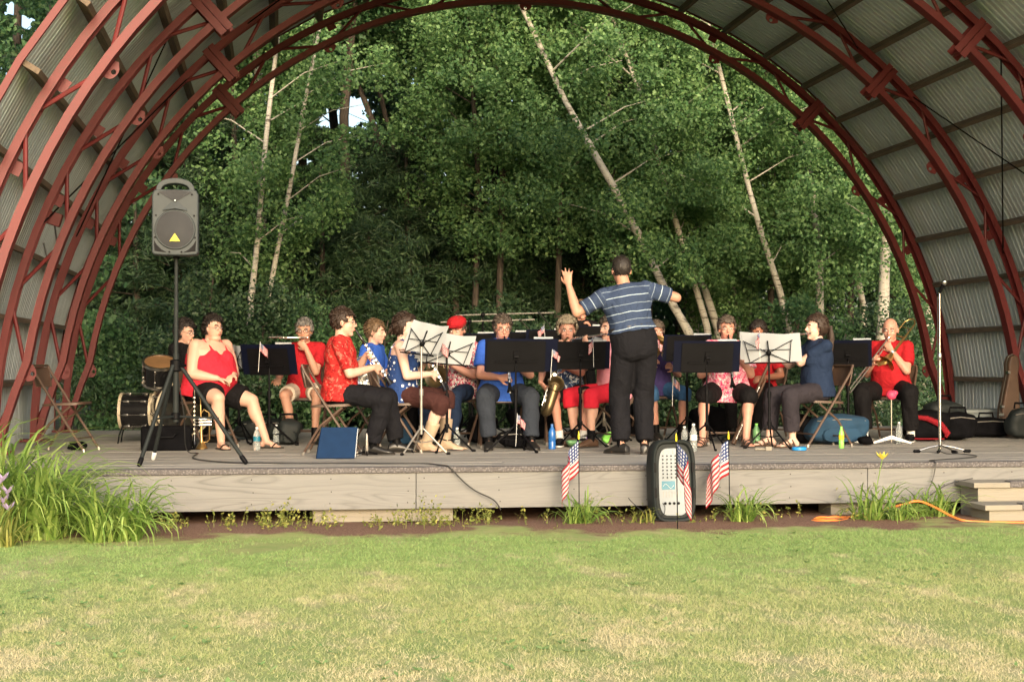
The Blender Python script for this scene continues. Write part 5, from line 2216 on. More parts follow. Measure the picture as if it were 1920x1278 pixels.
def stick_flag(base, top, hoist, fly, dirx, droop, label, seed=1, group='flags', fold=.03, tip=True, stick_r=.004, name='stick_flag'):
    base, top = V(base), V(top)
    root = thing(name, base, label, 'flag', group)
    d = (top - base).normalized()
    mb = MB()
    mb.cyl(base, top, stick_r, n=8)
    obj('stick', mb, MT['black'] if tip else MT['white'], root)
    if tip:
        mb = MB()
        mb.lathe(top - d * .005, d, [(0, .005), (.01, .008), (.03, .0075), (.06, .003), (.065, .0005)], 10)
        obj('finial', mb, MT['yellow'], root)
    rr = random.Random(seed)
    ph = rr.uniform(0, 6)
    rows = []
    NV, NU = 14, 18
    x = V(dirx).normalized()
    y = d.cross(x).normalized()
    ang = rad(droop)
    for i in range(NV):
        v = i / (NV - 1)
        hp = top - d * (.012 + hoist * (1 - v))
        row = []
        p = hp.copy()
        for j in range(NU):
            u = j / (NU - 1)
            row.append(p + y * (fold * math.sin(u * 9 + ph + v * 1.5) * min(1, u * 3)) + x * (fold * .5 * math.sin(u * 14 + ph * 2 + v) * min(1, u * 2)))
            a_ = ang * min(1, .45 + u * 1.3) + .1 * math.sin(u * 7 + ph)
            # the lower hoist corner is pushed out under the upper cloth
            spread = (1 - v) * .12
            step = (x * math.cos(a_ - spread * .6) - d * math.sin(a_ - spread * .6)) * (fly / (NU - 1))
            p = p + step * (1 - .12 * (1 - v))
        rows.append(row)
    uv_grid('cloth', rows, MT['flag'], root)
    return root


def bottle(base, label, m='clear', cap='white', h=.2, r=.032, group='water bottles', band=None):
    base = V(base)
    root = thing('bottle', base, label, 'bottle', group)
    mb = MB()
    mb.lathe(base, UP, [(0, r * .85), (.006, r), (h * .3, r), (h * .33, r * .92), (h * .36, r), (h * .68, r), (h * .84, r * .55), (h * .9, r * .36), (h * .95, r * .36)], 16)
    obj('body', mb, MT[m], root)
    mb = MB()
    mb.lathe(base + UP * h * .93, UP, [(0, r * .45), (h * .07, r * .43), (h * .075, r * .1)], 12)
    obj('cap', mb, MT[cap], root)
    if band:
        mb = MB()
        mb.lathe(base + UP * h * .40, UP, [(0, r * 1.03), (h * .2, r * 1.03)], 16)
        obj('label_band', mb, MT[band], root)
    return root


def soft_bag(name, base, size, m, label, cat, rz=0.0, seed=1, parts=(), squash=.8, lump=.02, group=None):
    """a bag: swollen body plus handle, straps, pockets and zips"""
    base = V(base)
    root = thing(name, base, label, cat, group)
    R = rotz(rad(rz))
    w, d, h = size
    rr = random.Random(seed)
    mb = MB()
    secs = []
    K = 9
    for i in range(K + 1):
        t = i / K
        e = max(.03, 1 - abs(2 * t - 1) ** 5)
        b = e ** .45
        sag = 1 + .05 * math.sin(seed + t * 6)
        secs.append((base + UP * (.004 + t * h) + R @ V((lump * math.sin(seed * 2 + t * 5), lump * math.cos(seed + t * 4), 0)), R @ V((w / 2 * b * sag, 0, 0)), R @ V((0, d / 2 * b * sag, 0))))
    mb.loft(secs, 28, pw=squash * .75)
    me, co = remesh(mb, .012, 3, wr=.010, seed=seed, name='body')
    finish(me, co, base)
    me.materials.append(MT[m])
    o = bpy.data.objects.new('body', me)
    o.parent = root
    col.objects.link(o)
    for kind in parts:
        mb = MB()
        if kind == 'handle':
            mb.tube([base + R @ V((-.09, 0, h * .97)), base + R @ V((-.08, 0, h + .05)), base + R @ V((.08, 0, h + .05)), base + R @ V((.09, 0, h * .97))], .011, 8)
            obj('handle', mb, MT['blackmat'], root)
        elif kind == 'pocket':
            mb.loft([(base + R @ V((0, -d / 2 * .96, h * (.12 + .42 * t))), R @ V((w * .34 * (1 - abs(2 * t - 1) ** 4 * .3), 0, 0)), R @ V((0, .03, 0))) for t in (0, .15, .5, .85, 1)], 16, pw=.6)
            obj('pocket', mb, MT[m], root)
        elif kind == 'zip':
            mb.tube([base + R @ V((-w * .42, -d * .42, h * .78)), base + R @ V((0, -d * .5, h * .84)), base + R @ V((w * .42, -d * .42, h * .78))], .006, 6)
            obj('zip', mb, MT['steel'], root)
        elif kind == 'straps':
            for s in (-1, 1):
                mb = MB()
                mb.tube([base + R @ V((s * w * .22, -d * .3, h * .98)), base + R @ V((s * w * .26, -d * .62, h * .75)), base + R @ V((s * w * .27, -d * .62, h * .3)), base + R @ V((s * w * .3, -d * .45, .03))], .014, 8)
                obj('strap', mb, MT['blackmat'], root)
        elif kind == 'lining':
            for pts in ([(-w * .45, -d * .40, h * .80), (-w * .1, -d * .56, h * .74), (w * .2, -d * .60, h * .55), (w * .36, -d * .60, h * .25), (w * .30, -d * .62, .05)],):
                mb.tube([base + R @ V(p) for p in pts], [.02, .03, .035, .035, .02], 8)
            obj('lining', mb, MT['redcloth'], root)
        elif kind == 'piping':
            mb.tube([base + R @ V((-w * .48, -d * .3, .04)), base + R @ V((-w * .3, -d * .52, .03)), base + R @ V((w * .3, -d * .52, .03))], .008, 6)
            obj('piping', mb, MT['redcloth'], root)
    return root


# ------------------------------------------------------------------ speaker on its tripod
def speaker_and_tripod():
    y = .82
    g = G(330, y)
    zt = W(330, 482, y).z
    root = thing('speaker_tripod', g, 'tall black tripod holding up the grey loudspeaker', 'speaker stand')
    mb = MB()
    mb.cyl(g + UP * .62, V((g.x, g.y, zt - .35)), .019, n=14)
    mb.cyl(g + UP * .34, g + UP * .9, .024, n=14)
    mb.cyl(V((g.x, g.y, zt - .4)), V((g.x, g.y, zt + .05)), .016, n=14)
    obj('pole', mb, MT['dgrey'], root)
    hub = g + UP * .80
    mb = MB()
    mb.lathe(hub - UP * .05, UP, [(0, .03), (.01, .048), (.09, .048), (.10, .03)], 16)
    mb.cyl(hub + V((.03, -.03, 0)), hub + V((.08, -.06, 0)), .012, n=8)
    obj('hub', mb, MT['black'], root)
    mb = MB()
    mb.lathe(g + UP * .36, UP, [(0, .028), (.005, .038), (.05, .038), (.055, .028)], 14)
    obj('brace_collar', mb, MT['black'], root)
    feet = [G(262, .42), G(461, .62), G(288, 1.28)]
    for i, f in enumerate(feet):
        f = V((f.x, f.y, ST + .02))
        d = (f - hub)
        dh = V((d.x, d.y, 0)).normalized()
        mb = MB()
        mb.cyl(hub + dh * .04, f, .0165, n=10)
        lg = obj('leg', mb, MT['dgrey'], root)
        mb = MB()
        mb.capsule(f - d.normalized() * .05, f, .021, .019, 10)
        obj('rubber_foot', mb, MT['black' if i < 2 else 'white'], lg)
        mb = MB()
        p = hub + dh * .04 + (f - hub) * .55
        mb.cyl(g + UP * .385 + dh * .03, p, .009, n=8)
        obj('brace', mb, MT['dgrey'], lg)
    # loudspeaker
    c = V((g.x, g.y, 0))
    z0, z1 = W(330, 479, y - .1).z, W(330, 338, y - .1).z
    H = z1 - z0
    wd = .368
    sp = thing('loudspeaker', V((g.x, g.y, z0)), 'grey plastic loudspeaker with a top handle and yellow triangle, up on the tripod', 'speaker')
    yf = y - .17

    def outline(s_, t_):
        pass
    # outline of the front, with the handle hole as a bridge above the shoulders
    zs = z0 + H * .86
    body = [(-.5, .03), (-.46, .005), (-.25, -.004), (.25, -.004), (.46, .005), (.5, .03), (.5, .80), (.46, .855), (.38, .865), (-.38, .865), (-.46, .855), (-.5, .80)]
    mb = MB()
    K = [(0.0, .965), (.012, 1.0), (.16, 1.0), (.30, .72)]
    rings = []
    for dy, sc in K:
        rings.append([V((g.x + px * wd * sc, yf + dy, z0 + H * (.43 + (pz - .43) * (sc * .5 + .5)))) for px, pz in body])
    mb.rings(rings)
    bd = obj('cabinet', mb, MT['greyplastic'], sp, bevel=.006)
    # handle arch
    mb = MB()
    arc = []
    for q in range(13):
        t = math.pi * q / 12
        arc.append(V((g.x + math.cos(t) * wd * .355, yf + .05, z0 + H * (.845 + .135 * math.sin(t) ** .75))))
    rings = []
    for i, p in enumerate(arc):
        dd = (arc[min(i + 1, 12)] - arc[max(i - 1, 0)]).normalized()
        nn = dd.cross(V((0, 1, 0))).normalized()
        hw = .024
        rings.append([p - nn * hw + V((0, -.045, 0)), p + nn * hw * .8 + V((0, -.045, 0)), p + nn * hw + V((0, .05, 0)), p - nn * hw + V((0, .05, 0))])
    mb.rings(rings)
    obj('handle', mb, MT['greyplastic'], sp, bevel=.006)
    # horn: sunk flare above the woofer
    hc = V((g.x, yf - .001, z0 + H * .70))
    mb = MB()
    top = [(-.37, .835), (-.18, .85), (.18, .85), (.37, .835)]
    P2 = lambda a, b, dy: V((g.x + a * wd, yf + dy, z0 + H * b))
    vs = [P2(-.37, .832, -.004), P2(0, .862, -.006), P2(.37, .832, -.004), P2(.07, .725, -.008), P2(0, .715, -.012), P2(-.07, .725, -.008)]
    mb.add(vs, [(0, 5, 4, 3, 2, 1)])
    obj('horn_flare', mb, MT['darkplastic'], sp, smooth=False)
    mb = MB()
    vs = [P2(-.07, .705, -.006), P2(.07, .705, -.006), P2(.28, .585, -.016), P2(.0, .61, -.03), P2(-.28, .585, -.016)]
    mb.add(vs, [(0, 1, 3), (1, 2, 3), (0, 3, 4)])
    obj('horn_lip', mb, MT['greyplastic'], sp, smooth=False)
    mb = MB()
    mb.ell(P2(0, .715, -.012), (V((1, 0, 0)), V((0, 1, 0)), UP), (.012, .012, .012), 10)
    obj('tweeter', mb, MT['silver'], sp)
    # woofer grille
    wc = P2(0, .335, 0)
    mb = MB()
    mb.lathe(wc + V((0, .01, 0)), V((0, -1, 0)), [(0, .162), (.018, .162), (.026, .156), (.026, .150), (.014, .149)], 40)
    obj('grille_ring', mb, MT['greyplastic'], sp)
    mb = MB()
    mb.lathe(wc + V((0, .004, 0)), V((0, -1, 0)), [(0, .15), (.018, .149), (.028, .12), (.034, .06), (.036, .002)], 40)
    gr = obj('grille', mb, MT['darkplastic'], sp)
    mb = MB()
    tc = wc + V((0, -.036, -.075))
    mb.prism([tc + V((-.042, 0, -.022)), tc + V((.042, 0, -.022)), tc + V((0, -.001, .042))], V((0, -.003, 0)))
    obj('emblem', mb, MT['yellow'], gr)
    for s in (-1, 1):
        mb = MB()
        q = [P2(s * .455, .20, -.003), P2(s * .44, .05, -.003), P2(s * .17, .03, -.003), P2(s * .30, .075, -.003), P2(s * .39, .13, -.003)]
        mb.add(q, [(0, 1, 2, 3, 4)])
        obj('port', mb, MT['black'], sp, smooth=False)
    mb = MB()
    for sx, sz in ((-.36, .80), (.36, .80), (-.41, .52), (.41, .52), (-.43, .23), (.43, .23), (-.12, .04), (.14, .04)):
        p = P2(sx, sz, 0)
        mb.cyl(p + V((0, .01, 0)), p + V((0, -.006, 0)), .008, n=10)
    obj('fixing_screws', mb, MT['black'], sp)
    mb = MB()
    mb.cyl(V((g.x, g.y, z0 - .02)), V((g.x, g.y, z0 + .05)), .028, n=12)
    obj('socket', mb, MT['black'], sp)


speaker_and_tripod()


def mic_stand():
    g = G(1762, 1.42)
    root = thing('microphone_stand', g, 'straight chrome microphone stand near the right front of the stage', 'microphone stand')
    zt = W(1762, 548, 1.42).z
    mb = MB()
    mb.cyl(g + UP * .03, g + UP * .88, .012, n=10)
    mb.cyl(g + UP * .86, V((g.x, g.y, zt)), .008, n=10)
    mb.lathe(g + UP * .85, UP, [(0, .012), (.01, .018), (.06, .018), (.07, .010)], 12)
    obj('pole', mb, MT['chrome'], root)
    for tx, ty in ((-.235, -.03), (.235, -.05), (.06, -.17), (-.07, -.12)):
        f = g + V((tx, ty, .018))
        mb = MB()
        mb.tube([g + UP * .07, g + V((tx * .5, ty * .5, .05)), f], .0085, 8)
        lg = obj('leg', mb, MT['chrome'], root)
        mb = MB()
        d = V((tx, ty, 0)).normalized()
        mb.capsule(f - d * .02, f + d * .025, .015, .015, 8)
        obj('rubber_foot', mb, MT['black'], lg)
    top = V((g.x, g.y, zt))
    mc = thing('microphone', top, 'microphone with a silver grille head on top of the chrome stand', 'microphone')
    d = V((.03, -.05, .10)).normalized()
    mb = MB()
    mb.lathe(top - d * .04, d, [(0, .010), (.03, .012), (.11, .017), (.12, .019)], 12)
    obj('body', mb, MT['black'], mc)
    mb = MB()
    mb.ell(top + d * .105, (V((1, 0, 0)), V((0, 1, 0)), UP), (.027, .027, .027), 14)
    obj('grille_head', mb, MT['chrome'], mc)
    # cable from the stand over the edge
    mb = MB()
    pts = [top - d * .04, g + V((-.02, 0, 1.0)), g + V((-.016, .0, .5)), g + V((-.016, -.02, .08)), g + V((-.05, -.2, .01)), g + V((.05, -.32, .01)), g + V((-.02, -.8, .01))]
    e = G(1752, -.01)
    pts += [V((e.x + .02, .1, ST + .016)), V((e.x, -.02, ST + .006)), V((e.x - .02, -.035, ST - .1)), V((e.x - .08, -.05, ST - .24)), V((e.x - .13, -.09, ST - .33)), V((e.x - .08, -.07, ST - .27)), V((e.x + .1, -.05, ST - .17)), V((e.x + .28, -.12, ST - .12))]
    mb.tube(smoothpath(pts), .0045, 6)
    one('microphone_cable', mb, MT['wire'], g, 'thin black cable from the microphone stand down over the stage edge', 'cable')


def smoothpath(pts, n=5):
    pts = [V(p) for p in pts]
    out = []
    for i in range(len(pts) - 1):
        p0, p1, p2, p3 = pts[max(i - 1, 0)], pts[i], pts[i + 1], pts[min(i + 2, len(pts) - 1)]
        for j in range(n):
            t = j / n
            out.append(0.5 * ((2 * p1) + (p2 - p0) * t + (2 * p0 - 5 * p1 + 4 * p2 - p3) * t * t + (3 * p1 - p0 - 3 * p2 + p3) * t ** 3))
    out.append(pts[-1])
    return out


mic_stand()


def monitor():
    """powered mixer standing on the ground against the stage front"""
    y = -.30
    g = V((G(1262, y).x, y, -.03))
    s = thing('mixer_amplifier', g, 'dark grey rounded portable mixer amplifier standing on end against the stage front', 'mixer amplifier')
    z0, z1 = W(1262, 977, y).z, W(1262, 823, y).z
    z0 = -.03
    H = z1 - z0
    w = .355
    tilt = Matrix.Rotation(rad(-5), 3, 'X')

    def P2(a, b, dy):
        return g + tilt @ V((a * w, dy, b * H))
    prof = []
    for q in range(32):
        t = 2 * math.pi * q / 32
        ca, sa = math.cos(t), math.sin(t)
        prof.append((.5 * math.copysign(abs(ca) ** .42, ca), .5 + .5 * math.copysign(abs(sa) ** .5, sa)))
    mb = MB()
    rings = []
    for dy, sc in ((-.035, .80), (-.06, .86), (-.065, .93), (-.05, .985), (.0, 1.0), (.10, 1.0), (.16, .95), (.18, .80)):
        rings.append([P2(a * sc, .5 + (b - .5) * (sc * .6 + .4), dy) for a, b in prof])
    mb.rings(rings)
    obj('case', mb, MT['dgrey'], s)
    mb = MB()
    pp = [P2(a * .66, .5 + (b - .5) * .80 - .01, -.036) for a, b in prof]
    mb.prism(pp, tilt @ V((0, -.004, 0)))
    pn = obj('control_panel', mb, MT['panel'], s)
    mb = MB()
    for r_ in range(7):
        for c_ in range(6):
            p = P2(-.235 + c_ * .094, .80 - r_ * .043, -.040)
            mb.cyl(p, p + V((0, -.009, 0)), .0062, .0052, n=8)
    obj('knobs', mb, MT['dgrey'], pn)
    mb = MB()
    for r_ in range(2):
        for c_ in range(5):
            p = P2(-.22 + c_ * .11, .86 - r_ * .025, -.040)
            mb.cyl(p, p + V((0, -.004, 0)), .004, n=8)
    for c_ in range(8):
        p = P2(-.24 + c_ * .066, .34, -.0405)
        mb.box(p, (.003, .003, .05))
    obj('markings', mb, MT['steel'], pn)
    mb = MB()
    mb.prism([P2(-.27, .40, -.040), P2(.03, .40, -.040), P2(.03, .50, -.040), P2(-.27, .50, -.040)], V((0, -.002, 0)))
    obj('equaliser_print', mb, MT['teal'], pn, smooth=False)
    mb = MB()
    mb.tube([P2(-.24 + .02 * q, .44 + .025 * math.sin(q * .55), -.0435) for q in range(13)], .0015, 5)
    obj('curve_print', mb, MT['white'], pn)
    mb = MB()
    for c_ in range(4):
        p = P2(-.2 + c_ * .1, .235, -.040)
        mb.cyl(p, p + V((0, -.006, 0)), .011, n=10)
    obj('jack_sockets', mb, MT['black'], pn)
    for sx in (-1, 1):
        for b in (.36, .66):
            mb = MB()
            p = P2(sx * .425, b, -.058)
            mb.box(p, (.018, .012, .075), tilt)
            obj('handle_slot', mb, MT['black'], s)
    mb = MB()
    p = P2(-.26, .24, -.045)
    mb.tube(smoothpath([p, p + V((.01, -.03, -.03)), p + V((.0, -.03, -.09)), p + V((-.05, -.02, -.13)), p + V((-.14, .03, -.07)), p + V((-.2, .1, -.02)), p + V((-.24, .16, .03))]), .003, 6)
    one('patch_cable', mb, MT['wire'], g, 'thin black lead plugged into the lower panel of the mixer amplifier', 'cable')


monitor()


def front_flags():
    for px, y, pxt, ztop, zb, dx, lab, sd_ in ((1086, -.22, 1085, 822, 965, -1, 'striped flag on a black stick, leftmost of the three planted before the stage', 3),
                                             (1270, -.80, 1268, 826, 995, -1, 'striped flag on a black stick planted in front of the mixer amplifier', 5),
                                             (1368, -.26, 1366, 822, 965, -1, 'striped flag on a black stick, rightmost of the three planted before the stage', 9)):
        b = V((G(px, y).x, y, -.03))
        t = W(pxt, ztop, y)
        wide = {3: (.25, .37, -77, .03), 5: (.25, .43, -80, .024), 9: (.27, .38, -69, .035)}[sd_]
        stick_flag(b, t, wide[0], wide[1], (dx, -.15, 0) if sd_ != 5 else (.45, -1, 0), -wide[2], lab, sd_, 'striped flags planted in front of the stage', wide[3])


front_flags()


def cables():
    # black cable from the tripod along the stage and over the edge
    pts = [G(372, 2.2), G(362, 1.5), G(385, 1.1), G(430, .8), G(480, .72), G(560, .62), G(640, .60), G(700, .50), G(760, .46), G(800, .42), G(825, .2)]
    pts = [p + UP * .008 for p in pts]
    e = G(838, -.01)
    pts += [V((e.x, .02, ST + .014)), V((e.x + .03, -.02, ST - .005)), V((e.x + .12, -.04, ST - .10)), V((e.x + .22, -.05, ST - .18)), V((e.x + .36, -.06, ST - .25)), V((e.x + .42, -.06, ST - .33))]
    mb = MB()
    mb.tube(smoothpath(pts), .0055, 6)
    one('speaker_cable', mb, MT['wire'], pts[0], 'black cable running along the stage front and hanging over the edge', 'cable')
    pts = [G(332, .9, ST + .75), G(345, .95, ST + .4), G(350, 1.2, ST + .1), G(372, 2.2, ST + .01)]
    mb = MB()
    mb.tube(smoothpath(pts), .005, 6)
    one('pole_cable', mb, MT['wire'], pts[-1], 'thin black cable hanging from the speaker tripod to the floor', 'cable')
    # orange extension cord
    mb = MB()
    gg = lambda px, y, z=-.012: V((G(px, y).x, y, z))
    pts = [gg(1585, -.30)]
    for q in range(26):
        t = q * .55
        pts.append(gg(1552 + 34 * math.cos(t) * (1 - .006 * q) + q * .3, -.50 + .13 * math.sin(t) + .002 * q, -.01 + .004 * (q % 5)))
    pts += [gg(1610, -.42, .02), gg(1650, -.38, .05), gg(1690, -.42, .10), gg(1720, -.45, .13), gg(1750, -.52, .09), gg(1780, -.62, .03), gg(1805, -.72, 0), gg(1840, -.74), gg(1880, -.78), gg(1935, -.86), gg(2050, -1.0)]
    mb.tube(smoothpath(pts, 4), .009, 6)
    one('extension_cord', mb, MT['orange'], gg(1585, -.3), 'bright orange extension cord coiled on the soil and trailing past the steps', 'cord')


cables()
# ================================================================== the band
SK = dict(fair=skin('fair_skin', (0.58, 0.37, 0.285)), tan=skin('tanned_skin', (0.46, 0.265, 0.185)), red=skin('ruddy_skin', (0.53, 0.29, 0.22)), dark=skin('brown_skin', (0.30, 0.14, 0.09)), pale=skin('pale_skin', (0.64, 0.45, 0.37)))
HM = dict(brown=hairmat('brown_hair', (0.035, 0.019, 0.012)), dark=hairmat('dark_hair', (0.018, 0.012, 0.010)), grey=hairmat('grey_hair', (0.17, 0.16, 0.15)), sandy=hairmat('sandy_hair', (0.13, 0.08, 0.042)), auburn=hairmat('auburn_hair', (0.10, 0.03, 0.02)), blondgrey=hairmat('blond_grey_hair', (0.24, 0.20, 0.14)), cropped=hairmat('cropped_hair', (0.020, 0.015, 0.012)), greybrown=hairmat('grey_brown_hair', (0.085, 0.066, 0.052)))
CL = dict(
    redtank=cloth('scarlet_jersey', (0.56, 0.022, 0.042), .25),
    red=cloth('red_polo_cloth', (0.36, 0.012, 0.018), .3),
    hib=cloth_pattern('red_print_cloth', (0.42, 0.022, 0.020), [(0.46, 0.12, 0.09), (0.24, 0.008, 0.010)], 15, .56),
    royal=cloth('royal_blue_cloth', (0.032, 0.10, 0.44), .25),
    star=cloth_pattern('navy_star_cloth', (0.020, 0.05, 0.17), [(0.75, 0.75, 0.78)], 22, .26, 'dots'),
    floral=cloth_pattern('red_white_floral', (0.62, 0.60, 0.58), [(0.55, 0.02, 0.09), (0.50, 0.02, 0.06), (0.03, 0.03, 0.06)], 22, .53),
    navyfl=cloth_pattern('navy_white_floral', (0.02, 0.035, 0.09), [(0.60, 0.64, 0.68), (0.08, 0.16, 0.30)], 20, .56),
    pinkfl=cloth_pattern('pink_white_floral', (0.72, 0.28, 0.36), [(0.75, 0.66, 0.66), (0.66, 0.03, 0.14)], 24, .53),
    pink=cloth('pink_cloth', (0.70, 0.30, 0.38)),
    navy=cloth('navy_tshirt', (0.013, 0.025, 0.058)),
    black=cloth('black_cloth', (0.0045, 0.004, 0.005)),
    charcoal=cloth('charcoal_cloth', (0.007, 0.007, 0.0095)),
    grey=cloth('grey_trousers', (0.026, 0.032, 0.044)),
    brown=cloth('brown_capris', (0.045, 0.016, 0.014)),
    khaki=cloth('khaki_cloth', (0.52, 0.45, 0.36)),
    redcap=cloth('red_capris', (0.55, 0.018, 0.038), .2),
    denim=cloth('blue_denim', (0.04, 0.11, 0.23)),
    purple=cloth('plum_navy_cloth', (0.05, 0.035, 0.12)),
    tgrey=cloth('dark_taupe_cloth', (0.028, 0.024, 0.030)),
    stripes=stripe_cloth('striped_polo', (0.034, 0.052, 0.100), (0.34, 0.42, 0.50)),
)
CHAIR = None


def seat_chair(x, y, phi, label, back=.02):
    """a chair under someone at (x, y) facing phi"""
    global CHAIR
    a = rad(phi)
    loc = V((x - math.cos(a) * back, y - math.sin(a) * back, ST))
    if CHAIR is None:
        CHAIR = make_chair(loc, a, label)
        return CHAIR
    return copy_tree(CHAIR, loc, a, label)


def clar_hands(k, d, s1=.24, s2=.40):
    m = k['mouth']
    d = d.normalized()
    L, F = k['HL'], k['HF']
    return {'L': dict(p=m + d * s1 + L * .012, hd=(F * .5 - L * .75 + UP * .1).normalized(), hn=(-F * .3 - L * .6 - UP * .3), hint=-UP + k['L'] * .55 - k['F'] * .1, curl=.9),
            'R': dict(p=m + d * s2 - L * .012, hd=(F * .5 + L * .75 + UP * .1).normalized(), hn=(-F * .3 + L * .6 - UP * .3), hint=-UP - k['L'] * .55 - k['F'] * .1, curl=.9)}


def flute_hands(k, d):
    m = k['mouth']
    d = d.normalized()
    return {'L': dict(p=m + d * .20 + k['HF'] * .02 - UP * .015, hd=(UP * .7 + d * .6 - k['HF'] * .1).normalized(), hn=(-k['HF'] * .9 + UP * .1), hint=-UP + k['L'] * .2 + k['F'] * .4, curl=.95),
            'R': dict(p=m + d * .44 + k['HF'] * .03 - UP * .03, hd=(UP * .75 + k['HF'] * .35 - d * .15).normalized(), hn=(k['HF'] * .8 - UP * .2), hint=-UP - k['L'] * .35 + k['F'] * .1, curl=.8)}


# --- the conductor, standing with his back to us
def conductor():
    b = G(1190, 1.66)
    Y = 1.66
    head_px = (1160, 500)
    lh, rh = W(1064, 516, Y + .12), W(1248, 548, Y + .36)

    def hands(k):
        return {'L': dict(p=lh, hd=V((-.12, .05, 1)), hn=V((.35, .9, 0)), hint=V((.0, .0, -1)) + V((-.75, 0, 0)), curl=.35, splay=.9),
                'R': dict(p=rh, hd=V((-.1, .95, .15)), hn=V((0, 0, -1)), hint=V((.9, -.1, -.25)), curl=.5, splay=.4)}
    root, k = person('conductor with his back to us, navy striped polo and charcoal trousers', b, 90, SK['tan'], ('crop', HM['cropped']),
                     (CL['stripes'], .80, 'striped', .125), (CL['charcoal'], 1.93, 1.25), ('shoe', MT['leather']), h=1.05, w=1.24, seat=None, lean=3, side_lean=-9.5,
                     head=(0, 8), hands=hands, feet={'L': (0, .125), 'R': (-.02, -.085)}, chest=1.12, toe={'L': 32, 'R': -18}, eyes=True)


conductor()


def woman_red():
    g = G(388, 3.35)
    phi = -48

    def hands(k):
        lap = k['P'] + k['F'] * .34 + UP * .13
        return {'L': dict(p=lap - k['L'] * .0 + UP * .02, hd=(-k['L'] * .8 + k['F'] * .4 - UP * .2).normalized(), hn=-UP, hint=-UP * .7 + k['L'] * .6 - k['F'] * .3, curl=.6),
                'R': dict(p=lap - k['L'] * .05 - UP * .01, hd=(k['L'] * .8 + k['F'] * .5 - UP * .15).normalized(), hn=-UP, hint=-UP * .7 - k['L'] * .6 - k['F'] * .3, curl=.6)}
    seat_chair(g.x, g.y, phi, 'folding chair under the woman in the red tank top')
    person('large woman in a red tank top with hands clasped in her lap', V((g.x, g.y, ST)), phi, SK['fair'], ('long', HM['dark'], 'bun'),
           (CL['redtank'], 0, 'tank', -.09), (CL['black'], .80, 1.2), ('flipflop', MT['sole']), w=1.8, h=.97, lean=8, head=(-2, 4), hands=hands,
           feet={'L': (.54, .30), 'R': (.42, -.16)}, belly=.07, bust=1.3, glasses=True, jaw=1.18, toe={'L': 15, 'R': -20})


woman_red()


def drummer():
    g = G(338, 4.7)
    phi = -30
    hold = {}

    def hands(k):
        d = (k['HF'] * .9 - UP * .5).normalized()
        m = k['mouth']
        return {'L': dict(p=m + d * .22 - UP * .05, hn=-k['L'], curl=1.1), 'R': dict(p=m + d * .27 + UP * .0, hn=k['L'] * .5 - UP, curl=.9)}
    seat_chair(g.x, g.y, phi, 'folding chair at far left behind the drums')
    r, k = person('dark haired woman in a black top playing a trumpet behind the drums', V((g.x, g.y, ST)), phi, SK['fair'], ('bob', HM['dark']),
                  (CL['black'], .7, 'tee'), (CL['black'], 1.9), ('shoe', MT['leather']), lean=4, head=(-5, 12), hands=hands, bust=.9, glasses=True)
    trumpet(k['mouth'], k['HF'] * .85 - UP * .52, UP, 'trumpet held down at an angle by the woman behind the drums')


drummer()


def polo_man():
    g = G(572, 4.35)
    phi = -105

    def hands(k):
        m = k['mouth']
        return {'R': dict(p=k['P'] + k['F'] * .36 - k['L'] * .20 + UP * .10, hn=-UP, curl=.6), 'L': dict(p=m + k['HF'] * .08 - UP * .05 + k['L'] * .0, hd=(UP * .7 - k['L'] * .6).normalized(), hn=-k['HF'], curl=.9, hint=-UP + k['L'] * .3)}
    seat_chair(g.x, g.y, phi, 'folding chair under the grey haired man in the red polo')
    r, k = person('grey haired man in a red polo and khaki shorts, hand at his mouth', V((g.x, g.y, ST)), phi, SK['tan'], ('short', HM['grey']),
                  (CL['red'], .72, 'polo'), (CL['khaki'], .82, 1.15), ('shoe', MT['leather']), w=1.08, lean=2, head=(4, 6), hands=hands, belly=.05, glasses=True,
                  feet={'L': (.46, .22), 'R': (.40, -.02)})
    flute(k['mouth'] + k['HF'] * .012, -k['HL'] + k['HF'] * .1, 'short silver piccolo at the mouth of the man in the red polo', L=.30)


polo_man()


def clarinetist():
    g = G(636, 2.05)
    phi = -8
    hold = {}

    def hands(k):
        d = (k['HF'] * .56 - UP * .83)
        return clar_hands(k, d, .26, .40)
    seat_chair(g.x, g.y, phi, 'folding chair under the man in the red print shirt, nearest the stage front', .05)
    r, k = person('dark haired man in a red print shirt and black trousers playing a clarinet', V((g.x, g.y, ST)), phi, SK['fair'], ('short', HM['brown']),
                  (CL['hib'], .85, 'collar', -.10), (CL['charcoal'], 1.93, 1.2), ('shoe', MT['leather']), h=1.03, w=1.10, lean=2, head=(0, 3), hands=hands, belly=.02, glasses=True,
                  feet={'L': (.50, .18), 'R': (.30, -.14)}, seat=.47)
    clarinet(k['mouth'], k['HF'] * .56 - UP * .83, 'black clarinet with silver keys played by the man in the red print shirt')


clarinetist()


def boy():
    g = G(694, 3.55)
    phi = -28

    def hands(k):
        c = k['P'] + k['F'] * .30 + UP * .20
        return {'L': dict(p=c + UP * .1 + k['L'] * .05, hn=-k['L'], curl=1.0), 'R': dict(p=c - k['L'] * .12 - UP * .02, hn=k['L'], curl=.6)}
    seat_chair(g.x, g.y, phi, 'folding chair behind the man in the red print shirt')
    r, k = person('young player with short sandy hair and a royal blue shirt', V((g.x, g.y, ST)), phi, SK['fair'], ('short', HM['sandy']),
                  (CL['royal'], .7, 'tee'), (CL['black'], 1.9), ('shoe', MT['leather']), h=.96, lean=4, head=(5, 4), hands=hands)
    c = W(688, 712, 3.1)
    horn(c, V((-.2, -1, .1)), UP, 'french horn with its silver bell toward us held by the young player in blue', m='silver', r=.13)


boy()


